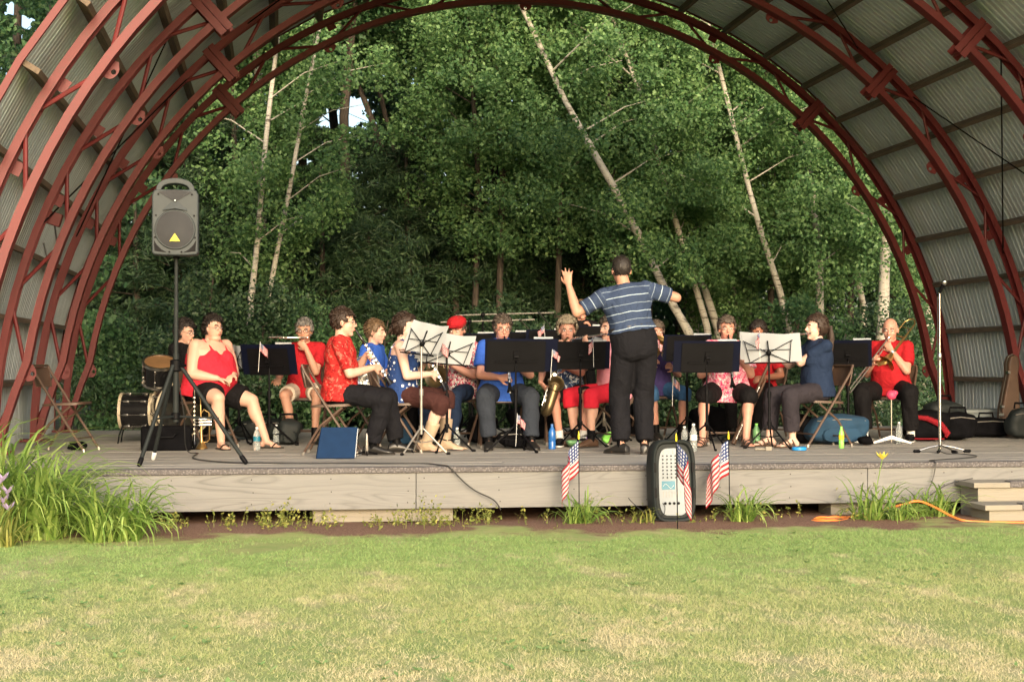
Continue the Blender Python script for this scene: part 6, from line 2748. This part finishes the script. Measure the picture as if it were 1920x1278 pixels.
def star_girl():
    g = G(752, 2.35)
    phi = -12

    def hands(k):
        return clar_hands(k, k['HF'] * .50 - UP * .86, .27, .41)
    seat_chair(g.x, g.y, phi, 'folding chair under the young woman in the star print top')
    r, k = person('young woman in a navy star print top, brown capris and cream boots', V((g.x, g.y, ST)), phi, SK['pale'], ('long', HM['brown'], 'bun'),
                  (CL['star'], 0, 'tank', -.12), (CL['brown'], 1.25, 1.15), ('boot', MT['boot']), w=1.08, lean=2, head=(-3, 6), hands=hands, bust=1.0, belly=.02,
                  feet={'L': (.40, .16), 'R': (.24, -.12)}, h=.99)
    clarinet(k['mouth'], k['HF'] * .50 - UP * .86, 'black clarinet with silver keys played by the young woman in the star print top')


star_girl()


def cap_player():
    g = G(862, 3.55)
    phi = -125

    def hands(k):
        c = k['P'] + k['F'] * .32 + UP * .27
        return {'L': dict(p=c + k['L'] * .0 + UP * .03, hn=-UP, curl=1.0), 'R': dict(p=c - k['L'] * .16, hn=k['L'], curl=.6)}
    seat_chair(g.x, g.y, phi, 'folding chair under the player with the red cap')
    r, k = person('player in a red cap and floral shirt half hidden by the sheet music', V((g.x, g.y, ST)), phi, SK['red'], ('short', HM['greybrown'], 'cap', CL['red']),
                  (CL['floral'], .75, 'collar'), (CL['navy'], 1.9), ('shoe', MT['leather']), w=1.12, lean=4, head=(8, 16), hands=hands, bust=1.0)
    horn(W(818, 706, 3.05), V((-.35, -1, .25)), UP, 'brass euphonium bell facing us beside the floral shirt', name='euphonium', m='oldbrass', r=.115)


cap_player()


def blue_man():
    g = G(940, 2.95)
    phi = -92

    def hands(k):
        return clar_hands(k, k['HF'] * .50 - UP * .86, .30, .44)
    seat_chair(g.x, g.y, phi, 'folding chair under the man in the royal blue shirt')
    r, k = person('man in a royal blue shirt and grey trousers behind the solid black stand', V((g.x, g.y, ST)), phi, SK['red'], ('short', HM['greybrown']),
                  (CL['royal'], .7, 'tee', -.11), (CL['grey'], 1.9, 1.2), ('shoe', MT['leather']), w=1.28, lean=6, head=(6, 14), hands=hands, belly=.06, glasses=True,
                  feet={'L': (.46, .24), 'R': (.40, -.16)}, elbow_out=(.6, .6))
    clarinet(k['mouth'], k['HF'] * .50 - UP * .86, 'black clarinet pointing down between the knees of the man in royal blue', side=V((0, -1, 0)))


blue_man()


def sax_man():
    g = G(1062, 3.45)
    phi = -95
    top, bottom = W(1048, 672, 3.05), W(1022, 762, 3.0)

    def hands(k):
        return {'R': dict(p=top.lerp(bottom, .62) - V((.05, 0, 0)), hd=(V((.5, -.4, -.7))).normalized(), hn=V((1, 0, 0)), curl=.9, hint=-UP - k['L'] * .5),
                'L': dict(p=top.lerp(bottom, .15) + V((.04, 0, 0)), hn=V((-1, 0, 0)), curl=.9, hint=-UP + k['L'] * .4)}
    seat_chair(g.x, g.y, phi, 'folding chair under the saxophone player')
    r, k = person('blond grey haired man in a navy floral shirt playing a saxophone', V((g.x, g.y, ST)), phi, SK['red'], ('curly', HM['blondgrey']),
                  (CL['navyfl'], .75, 'collar', -.12), (CL['black'], .86, 1.2), ('sneaker', MT['black']), lean=3, head=(0, 8), hands=hands, belly=.03,
                  feet={'L': (.40, .12), 'R': (.36, -.10)})
    saxophone(k['mouth'], top, bottom, W(1043, 716, 2.95), 'aged brass tenor saxophone with its bell toward us', V((.05, -1, .45)))


sax_man()


def back_woman():
    g = G(1090, 5.7)

    def hands(k):
        m = k['mouth']
        return {'L': dict(p=m + k['HF'] * .2 - UP * .12 + k['L'] * .02, hn=-k['L'], curl=.9), 'R': dict(p=m + k['HF'] * .18 - UP * .22 - k['L'] * .05, hn=k['L'], curl=.9)}
    person('woman with pinned up sandy hair and a black top standing in the back row', V((g.x, g.y, ST)), -90, SK['red'], ('short', HM['sandy']),
           (CL['black'], .6, 'tee'), (CL['black'], 1.9), ('shoe', MT['leather']), h=.90, seat=None, head=(0, -4), hands=hands, bust=.9)


back_woman()


def red_capris():
    g = G(1150, 3.15)
    phi = -158
    dd = {}

    def hands(k):
        dd['d'] = (-k['HL'] * .95 + k['HF'] * .18 - UP * .10)
        return flute_hands(k, dd['d'])
    seat_chair(g.x, g.y, phi, 'folding chair under the flute player in red capris')
    r, k = person('flute player in a pink shirt and red capris mostly hidden behind the conductor', V((g.x, g.y, ST)), phi, SK['fair'], ('bob', HM['greybrown']),
                  (CL['pink'], .5, 'tee', -.12), (CL['redcap'], 1.28, 1.15), ('shoe', MT['brownleather']), w=1.15, lean=3, head=(8, 0), hands=hands, bust=1.0,
                  feet={'L': (.40, .20), 'R': (.40, -.08)})
    flute(k['mouth'], dd['d'], 'silver flute sticking out to the left of the conductor')


red_capris()


def denim():
    g = G(1228, 4.6)
    phi = -85

    def hands(k):
        c = k['P'] + k['F'] * .28 + UP * .25
        return {'L': dict(p=c + k['L'] * .08, hn=-k['L'], curl=1.0), 'R': dict(p=c - k['L'] * .10 + UP * .05, hn=k['L'], curl=1.0)}
    seat_chair(g.x, g.y, phi, 'folding chair just right of the conductor, farther back')
    r, k = person('player in denim capris and a plum top showing just right of the conductor', V((g.x, g.y, ST)), phi, SK['red'], ('short', HM['greybrown']),
                  (CL['purple'], .7, 'tee'), (CL['denim'], 1.2, 1.1), ('shoe', MT['leather']), w=1.1, lean=2, head=(0, 5), hands=hands, feet={'L': (.40, .16), 'R': (.40, -.12)})
    horn(W(1243, 640, 4.2), V((.35, -.35, 1)), V((0, -1, 0)), 'upright brass baritone horn just right of the conductor', name='baritone_horn', r=.10)


denim()


def pink_woman():
    g = G(1362, 3.2)
    phi = -98

    def hands(k):
        c = k['P'] + k['F'] * .30 + UP * .32
        return {'L': dict(p=c + k['L'] * .06 + UP * .05, hn=-k['L'], curl=.9), 'R': dict(p=c - k['L'] * .10 - UP * .03, hn=k['L'], curl=.9)}
    seat_chair(g.x, g.y, phi, 'folding chair under the woman in the pink floral blouse')
    r, k = person('woman with short grey brown hair in a pink floral blouse and black capris', V((g.x, g.y, ST)), phi, SK['red'], ('short', HM['greybrown']),
                  (CL['pinkfl'], .8, 'tee', -.15), (CL['black'], 1.06, 1.2), ('sandal', MT['sole']), w=1.32, lean=2, head=(0, 4), hands=hands, bust=1.1, belly=.07,
                  feet={'L': (.50, .12), 'R': (.42, -.30)}, toe={'L': 10, 'R': -25})
    clarinet(k['mouth'], k['HF'] * .50 - UP * .86, 'black clarinet held by the woman in the pink floral blouse')


pink_woman()


def behind_red():
    g = G(1425, 4.3)
    phi = -130
    seat_chair(g.x, g.y, phi, 'folding chair behind the wire stand with the widest white pages')
    r, k = person('player in a red shirt mostly hidden behind the wide white pages', V((g.x, g.y, ST)), phi, SK['dark'], ('short', HM['dark']),
                  (CL['red'], .75, 'tee'), (CL['black'], 1.9), ('shoe', MT['leather']), lean=3, head=(0, 10))
    p0, p1 = W(1428, 712, 3.2), W(1373, 835, 3.0)
    # bassoon resting at a slant
    d = (p1 - p0).normalized()
    root = thing('bassoon', p1, 'long dark brown bassoon slanting down to the floor by the pink floral blouse', 'bassoon')
    mb = MB()
    mb.lathe(p0 - d * .25, d, [(0, .018), (.02, .022), (.05, .016), (.5, .018), (.51, .024), (.55, .024), (.56, .02), ((p1 - p0).length + .2, .026), ((p1 - p0).length + .23, .022)], 12)
    mb.cyl(p0 + V((.04, 0, 0)), p1 + V((.035, 0, 0)) - d * .1, .013, n=10)
    obj('tube', mb, MT['brownleather'], root)
    mb = MB()
    tone_keys(mb, p0, d, V((0, -1, 0)), (p1 - p0).length, 9, .024, 0)
    obj('keys', mb, MT['silver'], root)


behind_red()


def navy_woman():
    g = G(1533, 2.75)
    phi = 187
    dd = {}

    def hands(k):
        dd['d'] = (-k['HL'] * .93 + k['HF'] * .42 - UP * .05)
        return flute_hands(k, dd['d'])
    seat_chair(g.x, g.y, phi, 'folding chair under the woman in the navy t-shirt, over the blue bag', .02)
    r, k = person('woman with a long brown ponytail in a navy t-shirt playing a flute', V((g.x, g.y, ST)), phi, SK['pale'], ('long', HM['brown'], 'ponytail'),
                  (CL['navy'], .62, 'tee', -.09), (CL['tgrey'], 1.82, 1.25), ('sandal', MT['brownleather']), w=1.12, lean=0, head=(0, 0), hands=hands, bust=1.05, belly=.02,
                  feet={'L': (.36, .18), 'R': (.48, -.1)}, seat=.47)
    flute(k['mouth'], dd['d'], 'silver flute held out by the woman with the long ponytail')


navy_woman()


def trombone_man():
    g = G(1670, 3.85)
    phi = -128
    d = (W(1590, 752, 3.45) - W(1657, 664, 3.7)).normalized()

    def hands(k):
        m = k['mouth']
        return {'L': dict(p=m + d * .08 + k['L'] * .02 - UP * .02, hd=(UP * .75 - k['L'] * .5).normalized(), hn=-k['F'], curl=.95, hint=-UP + k['L'] * .7),
                'R': dict(p=m + d * .30 - UP * .02, hn=k['L'], curl=.9, hint=-UP - k['L'] * .3)}
    seat_chair(g.x, g.y, phi, 'folding chair under the trombone player')
    r, k = person('bald man in a red polo and black trousers playing a trombone at the right', V((g.x, g.y, ST)), phi, SK['red'], ('bald', HM['grey']),
                  (CL['red'], .72, 'polo', -.1), (CL['black'], 1.9, 1.25), ('sneaker', MT['black']), h=1.03, w=1.25, lean=0, head=(8, 12), hands=hands, belly=.08,
                  feet={'L': (.30, .30), 'R': (.48, -.14)})
    trombone(k['mouth'], d, V((.5, -.8, -.3)), 'brass trombone with its slide pointing down to the left')
    mb = MB()
    w = k['arms']['L'][2]
    e = k['arms']['L'][1]
    dd = (w - e).normalized()
    mb.cyl(w - dd * .03, w - dd * .005, .036, .034, n=14)
    obj('wristwatch', mb, MT['silver'], r)


trombone_man()


# ------------------------------------------------------------------ stands and what lies on them
def stands():
    S = []
    fo = 'navy music folders on the stands'
    defs = [
        # px, y, rz, z, label, folder w,h, dx, tilt
        (967, 2.12, 90, .885, 'solid black music stand in front of the man in royal blue', .68, .31, -.05, 14, 'wide navy folder on the stand before the man in royal blue', .56, .30),
        (1088, 2.75, 88, .90, 'solid black music stand just left of the conductor', .62, .27, .02, 14, 'navy folder on the stand just left of the conductor', .5, .28),
        (1325, 2.25, 92, .875, 'solid black music stand in front of the pink floral blouse', .66, .30, .0, 12, 'open black folder on the stand before the pink floral blouse', .52, .29),
        (505, 3.55, 62, .84, 'solid black music stand between the red tank top and the red polo', .60, .31, .0, 16, 'navy folder on the stand left of the man in the red polo', .46, .28),
        (1590, 3.25, 66, .91, 'solid black music stand in front of the trombone player', .48, .28, .0, 14, 'navy folder on the stand before the trombone player', .42, .26),
        (1028, 5.2, 90, 1.06, 'solid black stand in the back row behind the saxophone player', .52, .28, .0, 14, 'dark folder on the back row stand behind the saxophone player', .46, .28),
        (1098, 5.05, 90, 1.10, 'solid black stand in front of the standing woman in the back row', .54, .28, .0, 14, 'dark folder on the stand before the standing woman', .46, .28),
        (955, 5.5, 90, 1.04, 'solid black stand in the back row behind the man in royal blue', .52, .28, .0, 14, 'dark folder on the back row stand behind the man in royal blue', .46, .28),
        (885, 5.4, 80, 1.02, 'solid black stand in the back row above the red cap', .52, .28, .0, 14, 'dark folder on the back row stand above the red cap', .46, .28),
        (1288, 3.9, 90, .98, 'solid black stand behind and left of the pink floral blouse', .52, .28, .0, 14, 'dark folder on the stand behind and left of the pink floral blouse', .46, .28),
        (1155, 4.3, 90, .98, 'solid black stand hidden behind the shoulder of the conductor', .5, .28, .0, 14, 'dark folder on the stand behind the shoulder of the conductor', .46, .28),
    ]
    for (px, y, rz, z, lab, fw, fh, dx, tilt, flab, w, h) in defs:
        g = G(px, y)
        g.z = ST
        solid_stand(g, rz, z, lab, w=w, h=h, tilt=tilt, spread=.27, rot=.35 + px * .01)
        flat_on_desk('music_folder', g, rz, z, tilt, fw, fh, 'navyfolder', flab, 'folder', dx=dx, du=(fh - h) / 2 + .004, lift=.012, curl=.008, thick=.006, group=fo)
    sg = 'sheet music on the wire stands'
    W_ = [
        (790, 1.85, 112, 1.02, 'chrome legged wire stand in front of the star print top', 'steel', .34, .27, 32, 'white pages on the chrome legged wire stand', .36, .29, -.05, .12),
        (838, 2.2, 104, .93, 'black wire stand between the star print top and the solid stand', 'black', .46, .25, 26, 'white pages on the black wire stand right of the star print top', .52, .29, .0, .08),
        (1442, 2.4, 62, .945, 'black wire stand in front of the woman with the ponytail', 'black', .48, .25, 24, 'wide white pages on the wire stand before the woman with the ponytail', .56, .29, -.03, -.02),
        (448, 4.3, 20, .86, 'wire stand seen edge on behind the woman in the red tank top', 'black', .36, .22, 10, 'narrow white page on the stand right of the woman in the red tank top', .30, .24, 0, 0),
        (1132, 3.5, 90, .92, 'wire stand between the flute and the back of the conductor', 'steel', .34, .22, 20, 'white page hanging beside the flute, left of the conductor', .24, .26, -.02, .1),
    ]
    for (px, y, rz, z, lab, m, w, h, tilt, plab, pw, ph, dx, roll) in W_:
        g = G(px, y)
        g.z = ST
        wire_stand(g, rz, z, lab, m, w, h, tilt, .24, .3 + px * .01, roll)
        flat_on_desk('sheet_music', g, rz, z, tilt, pw, ph, 'paper', plab, 'sheet music', dx=dx, du=.02, roll=roll, lift=.006, fan=2, curl=.015, group=sg)
    # boom microphone stands in the back row
    for px, y, x0, x1, py0, py1, lab in ((905, 6.2, 855, 1038, 591, 586, 'boom stand in the back row with the higher long arm'), (880, 5.95, 826, 1002, 604, 599, 'boom stand in the back row with the lower long arm')):
        g = G(px, y)
        root = thing('boom_stand', V((g.x, g.y, ST)), lab, 'microphone stand', 'boom stands')
        a, b = W(x0, py0, y), W(x1, py1, y)
        t = (px - x0) / (x1 - x0)
        j = a.lerp(b, t)
        mb = MB()
        mb.cyl(V((g.x, g.y, ST + .1)), j, .011, n=8)
        obj('pole', mb, MT['black'], root)
        mb = MB()
        mb.cyl(a, b, .009, n=8)
        obj('boom_arm', mb, MT['steel'], root)
        mb = MB()
        mb.ell(j, (V((1, 0, 0)), V((0, 1, 0)), UP), (.03, .025, .03), 10)
        obj('clutch', mb, MT['black'], root)
        mb = MB()
        p = a.lerp(b, .85)
        mb.ell(p, (V((1, 0, 0)), V((0, 1, 0)), UP), (.02, .02, .02), 8)
        mb.tube([p, p + V((.12, 0, -.13)), p + V((.16, 0, -.2))], .007, 6)
        obj('microphone', mb, MT['chrome'], root)
        for q in range(3):
            an = .4 + 2.094 * q
            mb = MB()
            mb.cyl(V((g.x, g.y, ST + .14)), V((g.x + .3 * math.cos(an), g.y + .3 * math.sin(an), ST + .012)), .009, n=8)
            obj('leg', mb, MT['black'], root)
    # stick flags on the stands
    fl = 'small stick flags on the music stands'
    for px, py, y, dx, lab, sc in ((488, 640, 3.45, .6, 'small stick flag on the stand left of the man in the red polo', 1.0), (822, 634, 2.1, .5, 'small stick flag leaning on the white pages of the wire stands', 1.1), (1020, 608, 5.0, -.8, 'small stick flag in the back row above the solid stand', .9),
                                   (1036, 652, 2.1, .7, 'small stick flag at the right end of the solid stand', .8), (1112, 630, 2.65, -.2, 'small stick flag beside the flute', 1.1), (1226, 630, 3.8, .6, 'small stick flag just right of the conductor', 1.0),
                                   (1424, 620, 2.3, -.2, 'small stick flag on the wide pages of the wire stand', 1.1), (970, 775, 1.95, .5, 'small stick flag low on the pole of the solid stand', .9), (1262, 705, 3.0, .3, 'small stick flag low down right of the conductor', .9)):
        t = W(px, py, y)
        b = t + V((-.03 * dx, 0, -.30))
        stick_flag(b, t, .085 * sc, .13 * sc, (dx, -.3, 0), 48, lab, int(px), fl, .012, tip=False, stick_r=.0022, name='small_flag')


stands()


# ------------------------------------------------------------------ drums, cases, bags and bottles
def drum(c, axis, r, L, name, label, head_m='drumhead', hoop='chrome', lugs=8, group='drum kit'):
    axis = axis.normalized()
    root = thing(name, c, label, 'drum', group)
    mb = MB()
    mb.lathe(c - axis * L / 2, axis, [(0, r * .98), (.001, r), (L - .001, r), (L, r * .98)], 36)
    obj('shell', mb, MT['gloss'], root)
    x, y, d = frame_of(axis)
    for e in (-1, 1):
        mb = MB()
        p = c + axis * e * L / 2
        mb.rings([[p + axis * t_ + (x * math.cos(q * math.pi / 18) + y * math.sin(q * math.pi / 18)) * rr_ for t_, rr_ in ((-.014, r + .001), (-.014, r + .016), (.014, r + .016), (.014, r - .006))] for q in range(36)], closed=True)
        obj('hoop', mb, MT[hoop], root)
        mb = MB()
        mb.lathe(p + axis * e * .0, axis * e, [(0, r * .99), (.004, r * .985), (.005, .002)], 36)
        obj('head', mb, MT[head_m if name == 'bass_drum' or e < 0 else 'drumhead'], root)
    mb = MB()
    for q in range(lugs):
        a = 2 * math.pi * q / lugs + .2
        o_ = x * math.cos(a) + y * math.sin(a)
        mb.cyl(c + o_ * (r + .014) - axis * (L / 2), c + o_ * (r + .014) + axis * (L / 2), .004, n=6)
        for e in (-.28, .28):
            mb.capsule(c + o_ * (r + .008) + axis * (e * L - .02), c + o_ * (r + .008) + axis * (e * L + .02), .012, .012, 8)
    obj('tension_rods', mb, MT['chrome'], root)
    return root


def kit():
    y = 4.35
    r1 = drum(W(258, 770, 4.4), V((1, -.12, 0)), .175, .31, 'floor_tom', 'black drum lying on its side with a cream hoop at the far left', hoop='cream')
    cc = W(258, 770, 4.4)
    for sx in (-.14, .14):
        for sy in (-.12, .12):
            mb = MB()
            mb.tube([cc + V((sx, sy, -.15)), cc + V((sx * 1.2, sy * 1.3, -.24)), V((cc.x + sx * 1.3, cc.y + sy * 1.4, ST))], .008, 6)
            obj('leg', mb, MT['black'], r1)
    r2 = drum(W(338, 765, 4.1), V((.25, -1, .0)), .27, .40, 'bass_drum', 'big black bass drum behind the speaker tripod', head_m='gloss', lugs=10, hoop='cream')
    r3 = drum(W(300, 698, 4.15), V((.05, -.42, .9)), .165, .22, 'tom_drum', 'black tom drum tilted on a stand above the other drums', lugs=6)
    mb = MB()
    cc = W(300, 698, 4.15)
    mb.cyl(cc + V((.02, .1, -.1)), V((cc.x + .05, cc.y + .25, ST)), .012, n=8)
    obj('pole', mb, MT['chrome'], r3)
    # amplifier case
    b = G(313, 2.9)
    root = thing('black_case', b, 'square black padded case standing in front of the bass drum', 'case')
    mb = MB()
    R = rotz(.04)
    mb.box(b + UP * .115, (.47, .26, .23), R)
    obj('body', mb, MT['blackmat'], root, bevel=.02)
    mb = MB()
    mb.tube([b + V((-.09, -.135, .16)), b + V((-.07, -.155, .13)), b + V((.07, -.155, .13)), b + V((.09, -.135, .16))], .009, 8)
    obj('handle', mb, MT['black'], root)
    # trumpet standing bell down
    b = G(382, 2.95)
    t = V((b.x - .03, b.y, ST + .50))
    tr = trumpet(t, V((.03, 0, -1)), V((-1, 0, 0)), 'trumpet standing upright on its bell beside the black case')
    b = G(365, 3.0)
    root = thing('clarinet', V((b.x, b.y, ST)), 'clarinet standing upright on a peg between the case and the trumpet', 'clarinet', 'clarinets')
    mb = MB()
    mb.lathe(b, UP, [(0, .06), (.01, .05), (.02, .012), (.05, .033), (.09, .016), (.5, .0125), (.6, .012), (.64, .006)], 14)
    obj('tube', mb, MT['gloss'], root)
    mb = MB()
    tone_keys(mb, b + UP * .1, UP, V((0, -1, 0)), .45, 9, .014, 0)
    obj('keys', mb, MT['silver'], root)


kit()


def floor_things():
    g = lambda px, y: V((G(px, y).x, y, ST))
    wb = 'clear water bottles on the stage'
    bottle(g(482, 2.75), 'water bottle with a label just right of the feet of the woman in red', h=.22, r=.034, group=wb, band='teal')
    bottle(g(518, 3.6), 'water bottle beside the foot of the stand left of the red polo', h=.21, group=wb)
    bottle(g(857, 2.6), 'water bottle behind the legs of the black wire stand', h=.21, group=wb)
    bottle(g(1283, 2.6), 'shorter of two bottles behind the mixer amplifier', h=.21, group=wb)
    bottle(g(1300, 1.95), 'taller bottle with a white cap behind the mixer amplifier', h=.26, r=.034, group=wb, band='white')
    bottle(g(1685, 3.15), 'water bottle beside the white stand foot of the trombone player', h=.22, group=wb)
    bottle(g(1035, 2.55), 'blue metal bottle between the saxophone player and the solid stand', m='bluebottle', cap='bluebottle', h=.24, r=.036, group=None)
    bottle(g(1418, 2.95), 'green sports bottle behind the foot of the wire stand at right', m='green', cap='lime', h=.22, r=.04, group=None)
    bottle(g(1577, 2.35), 'lime green bottle in front of the blue bag', m='lime', cap='lime', h=.21, r=.026, group=None, band='yellow')
    # leaning blue binder
    r = thing('binder', g(628, 1.42), 'large blue binder leaning against the front legs of a folding chair', 'binder')
    mb = MB()
    a, b = g(592, 1.32), g(664, 1.30)
    u = V((.10, .18, 1)).normalized()
    top = .275
    off = V((.006, -.028, 0))
    mb.prism([a + UP * .004, b + UP * .004, b + u * top + V((.0, 0, 0)), a + u * top + V((.02, 0, 0))], off)
    obj('cover', mb, MT['bluebinder'], r, bevel=.004)
    mb = MB()
    mb.prism([b + UP * .012 + V((.003, -.006, 0)), b + UP * .012 + V((.012, -.006, 0)), b + u * (top - .012) + V((.012, -.006, 0)), b + u * (top - .012) + V((.003, -.006, 0))], V((0, -.016, 0)))
    obj('pages', mb, MT['paper'], r)
    # peg stand by the shoe
    c = g(688, 1.75)
    r = thing('clarinet_peg', c, 'small three legged clarinet peg beside the black shoes', 'instrument stand')
    mb = MB()
    mb.lathe(c + UP * .02, UP, [(0, .012), (.04, .016), (.16, .011), (.18, .004)], 10)
    obj('peg', mb, MT['steel'], r)
    for q in range(3):
        mb = MB()
        a = .5 + q * 2.094
        mb.tube([c + UP * .04, c + V((.11 * math.cos(a), .11 * math.sin(a), .01))], .007, 6)
        obj('leg', mb, MT['black'], r)
    soft_bag('bag', g(541, 3.75), (.22, .18, .26), 'dgrey', 'dark grey bag on the floor below the man in the red polo', 'bag', 5, 2, ('handle', 'pocket'))
    soft_bag('bag', g(748, 3.2), (.24, .20, .30), 'bluebag', 'blue bag on the floor behind the brown capris', 'bag', 10, 3, ('handle',))
    soft_bag('backpack', g(968, 2.75), (.34, .22, .17), 'blackmat', 'black backpack lying under the stand of the man in royal blue', 'bag', -12, 4, ('straps', 'zip'))
    soft_bag('instrument_case', g(822, 4.7), (.50, .30, .34), 'blackmat', 'black case standing in the shade behind the black wire stand', 'case', 5, 21, ('handle',), squash=.6)
    soft_bag('instrument_case', g(1000, 4.6), (.55, .30, .36), 'blackmat', 'black case standing in the shade left of the saxophone', 'case', -5, 22, ('handle',), squash=.6)
    soft_bag('instrument_case', g(1165, 4.9), (.60, .30, .38), 'blackmat', 'black case standing in the shade behind the legs of the conductor', 'case', 3, 23, ('handle',), squash=.6)
    soft_bag('instrument_case', g(503, 5.0), (.70, .35, .22), 'dgrey', 'dark case lying on the floor behind the water bottle and stand at left', 'case', 3, 24, ('handle', 'zip'), squash=.6)
    soft_bag('instrument_case', g(1335, 4.9), (.55, .30, .34), 'blackmat', 'black case standing in the shade behind the pink floral blouse', 'case', 3, 25, ('handle',), squash=.6)
    soft_bag('backpack', g(905, 3.6), (.30, .24, .30), 'blackmat', 'black bag in the shade behind the grey trousers', 'bag', 8, 14, ('straps', 'pocket'))
    soft_bag('cooler_bag', g(1567, 3.05), (.62, .34, .31), 'bluebag', 'large blue cooler bag under the chair of the woman with the ponytail', 'bag', 3, 5, ('handle', 'pocket', 'zip'), squash=.6)
    soft_bag('bag', g(1505, 3.2), (.20, .26, .30), 'blackmat', 'black upright bag left of the large blue cooler bag', 'bag', 4, 6, ('handle',), squash=.65)
    soft_bag('camera_bag', g(1622, 2.75), (.14, .12, .09), 'blackmat', 'small black pouch at the right end of the blue cooler bag', 'bag', 10, 7, ('zip',))
    soft_bag('duffel_bag', g(1737, 3.6), (.46, .34, .33), 'blackmat', 'black bag with a red lining by the microphone stand', 'bag', -8, 8, ('lining', 'piping'))
    soft_bag('duffel_bag', g(1770, 4.0), (.44, .30, .42), 'dgrey', 'grey black bag piled behind the one with the red lining', 'bag', 10, 9, ('handle', 'pocket'))
    soft_bag('duffel_bag', g(1795, 3.7), (.36, .30, .30), 'blackmat', 'black bag between the red lined bag and the long black case', 'bag', -10, 15, ('handle', 'zip'))
    soft_bag('instrument_case', g(1848, 4.3), (.62, .28, .22), 'blackmat', 'long black soft case lying before the grey tub', 'case', 4, 10, ('handle', 'zip'), squash=.65)
    soft_bag('instrument_case', g(1915, 3.9), (.30, .22, .34), 'dgrey', 'dark case at the right edge of the photo beside the truss foot', 'case', 4, 11, ('handle', 'zip'), squash=.65)
    soft_bag('cloth_bag', g(68 + 75, 3.0), (.17, .13, .085), 'blackmat', 'small black bag on the floor under the folding chair at left', 'bag', 4, 12, ('zip',))
    soft_bag('cloth_bag', g(1077, 2.9), (.15, .12, .075), 'green', 'green pouch on the floor left of the red capris', 'bag', 4, 13, ('zip',))
    soft_bag('cloth_bag', g(1098, 3.05), (.11, .10, .14), 'purple', 'purple pouch on the floor left of the red capris', 'bag', 4, 16, ('zip',))
    soft_bag('cloth_bag', g(1139, 3.3), (.075, .08, .13), 'lime', 'lime pouch on the floor under the flute player in red capris', 'bag', 4, 17, ('zip',))
    # grey tub
    c = g(1828, 5.1)
    r = thing('storage_tub', c, 'pale grey plastic storage tub against the right wall', 'tub')
    mb = MB()
    mb.loft([(c + UP * .01, V((.26, 0, 0)), V((0, .18, 0))), (c + UP * .26, V((.30, 0, 0)), V((0, .21, 0)))], 28, pw=.35)
    obj('body', mb, MT['greytub'], r)
    mb = MB()
    mb.loft([(c + UP * .255, V((.325, 0, 0)), V((0, .235, 0))), (c + UP * .285, V((.325, 0, 0)), V((0, .235, 0))), (c + UP * .295, V((.30, 0, 0)), V((0, .21, 0)))], 28, pw=.35)
    obj('lid', mb, MT['greytub'], r)
    # tall instrument case leaning on the truss
    c = g(1888, 4.55)
    r = thing('tall_case', c, 'tall dark brown instrument case leaning upright on the right truss', 'case')
    rr_ = Matrix.Rotation(rad(4), 3, 'Y')
    mb = MB()
    out = [(-.13, .0), (.13, .0), (.14, .3), (.10, .55), (.07, .70), (.085, .82), (.06, .90), (0, .93), (-.06, .90), (-.085, .82), (-.07, .70), (-.10, .55), (-.14, .3)]
    mb.prism([c + rr_ @ V((a * .78, -.07, b)) for a, b in out], V((0, .15, 0)))
    obj('shell', mb, MT['brownleather'], r, bevel=.015)
    mb = MB()
    mb.prism([c + rr_ @ V((a * .80, -.002, b * 1.004)) for a, b in out], V((0, .008, 0)))
    obj('seam', mb, MT['steel'], r)
    for z in (.24, .33, .72):
        mb = MB()
        mb.box(c + rr_ @ V((-.105 if z < .6 else -.06, -.045, z)), (.03, .055, .03))
        obj('latch', mb, MT['chrome'], r)
    # low white stand foot and pole before the trombone player, with its red mute
    c = g(1671, 3.0)
    r = thing('instrument_stand', c, 'white footed instrument stand in front of the trombone player', 'instrument stand')
    mb = MB()
    mb.cyl(c + UP * .02, c + UP * .47, .009, n=8)
    obj('pole', mb, MT['chrome'], r)
    for tx, ty in ((-.25, -.08), (.2, -.02), (0, .22)):
        mb = MB()
        mb.prism([c + V((0, 0, .09)), c + V((tx, ty, .02)), c + V((tx, ty, .005)), c + V((0, 0, .05))], V((ty, -tx, 0)).normalized() * .012)
        obj('leg', mb, MT['white'], r)
    mb = MB()
    mb.ell(c + UP * .50, (V((1, 0, 0)), V((0, 1, 0)), UP), (.055, .05, .05), 12)
    mb.ell(c + UP * .50 + V((.03, 0, .02)), (V((1, 0, 0)), V((0, 1, 0)), UP), (.04, .04, .03), 12)
    one('red_cloth', mb, MT['pinkband'], c + UP * .46, 'crumpled bright red cloth on top of the white footed stand', 'cloth')
    # blue rubber pad and wood block
    c = g(1498, 1.98)
    mb = MB()
    mb.loft([(c + UP * .002, V((.062, 0, 0)), V((0, .05, 0))), (c + UP * .006, V((.070, 0, 0)), V((0, .056, 0))), (c + UP * .03, V((.070, 0, 0)), V((0, .056, 0))), (c + UP * .036, V((.058, 0, 0)), V((0, .046, 0)))], 24)
    one('round_case', mb, MT['cyan'], c, 'small round bright blue case at the foot of the chair leg', 'case')
    c = g(1440, 2.05)
    mb = MB()
    mb.box(c + UP * .018, (.06, .04, .036))
    mb.cyl(c + V((-.03, 0, .012)), c + V((-.13, .0, .012)), .009, n=8)
    one('wood_block', mb, MT['timber'], c, 'small pale wooden block with a handle in front of the wire stand', 'wood block')
    # empty folding chair at the far left
    seat = g(103, 2.95)
    copy_tree(CHAIR, seat + V((.12, -.05, 0)), rad(-12), 'empty brown folding chair by the trusses at the far left')
    c = g(560, 4.6)


floor_things()
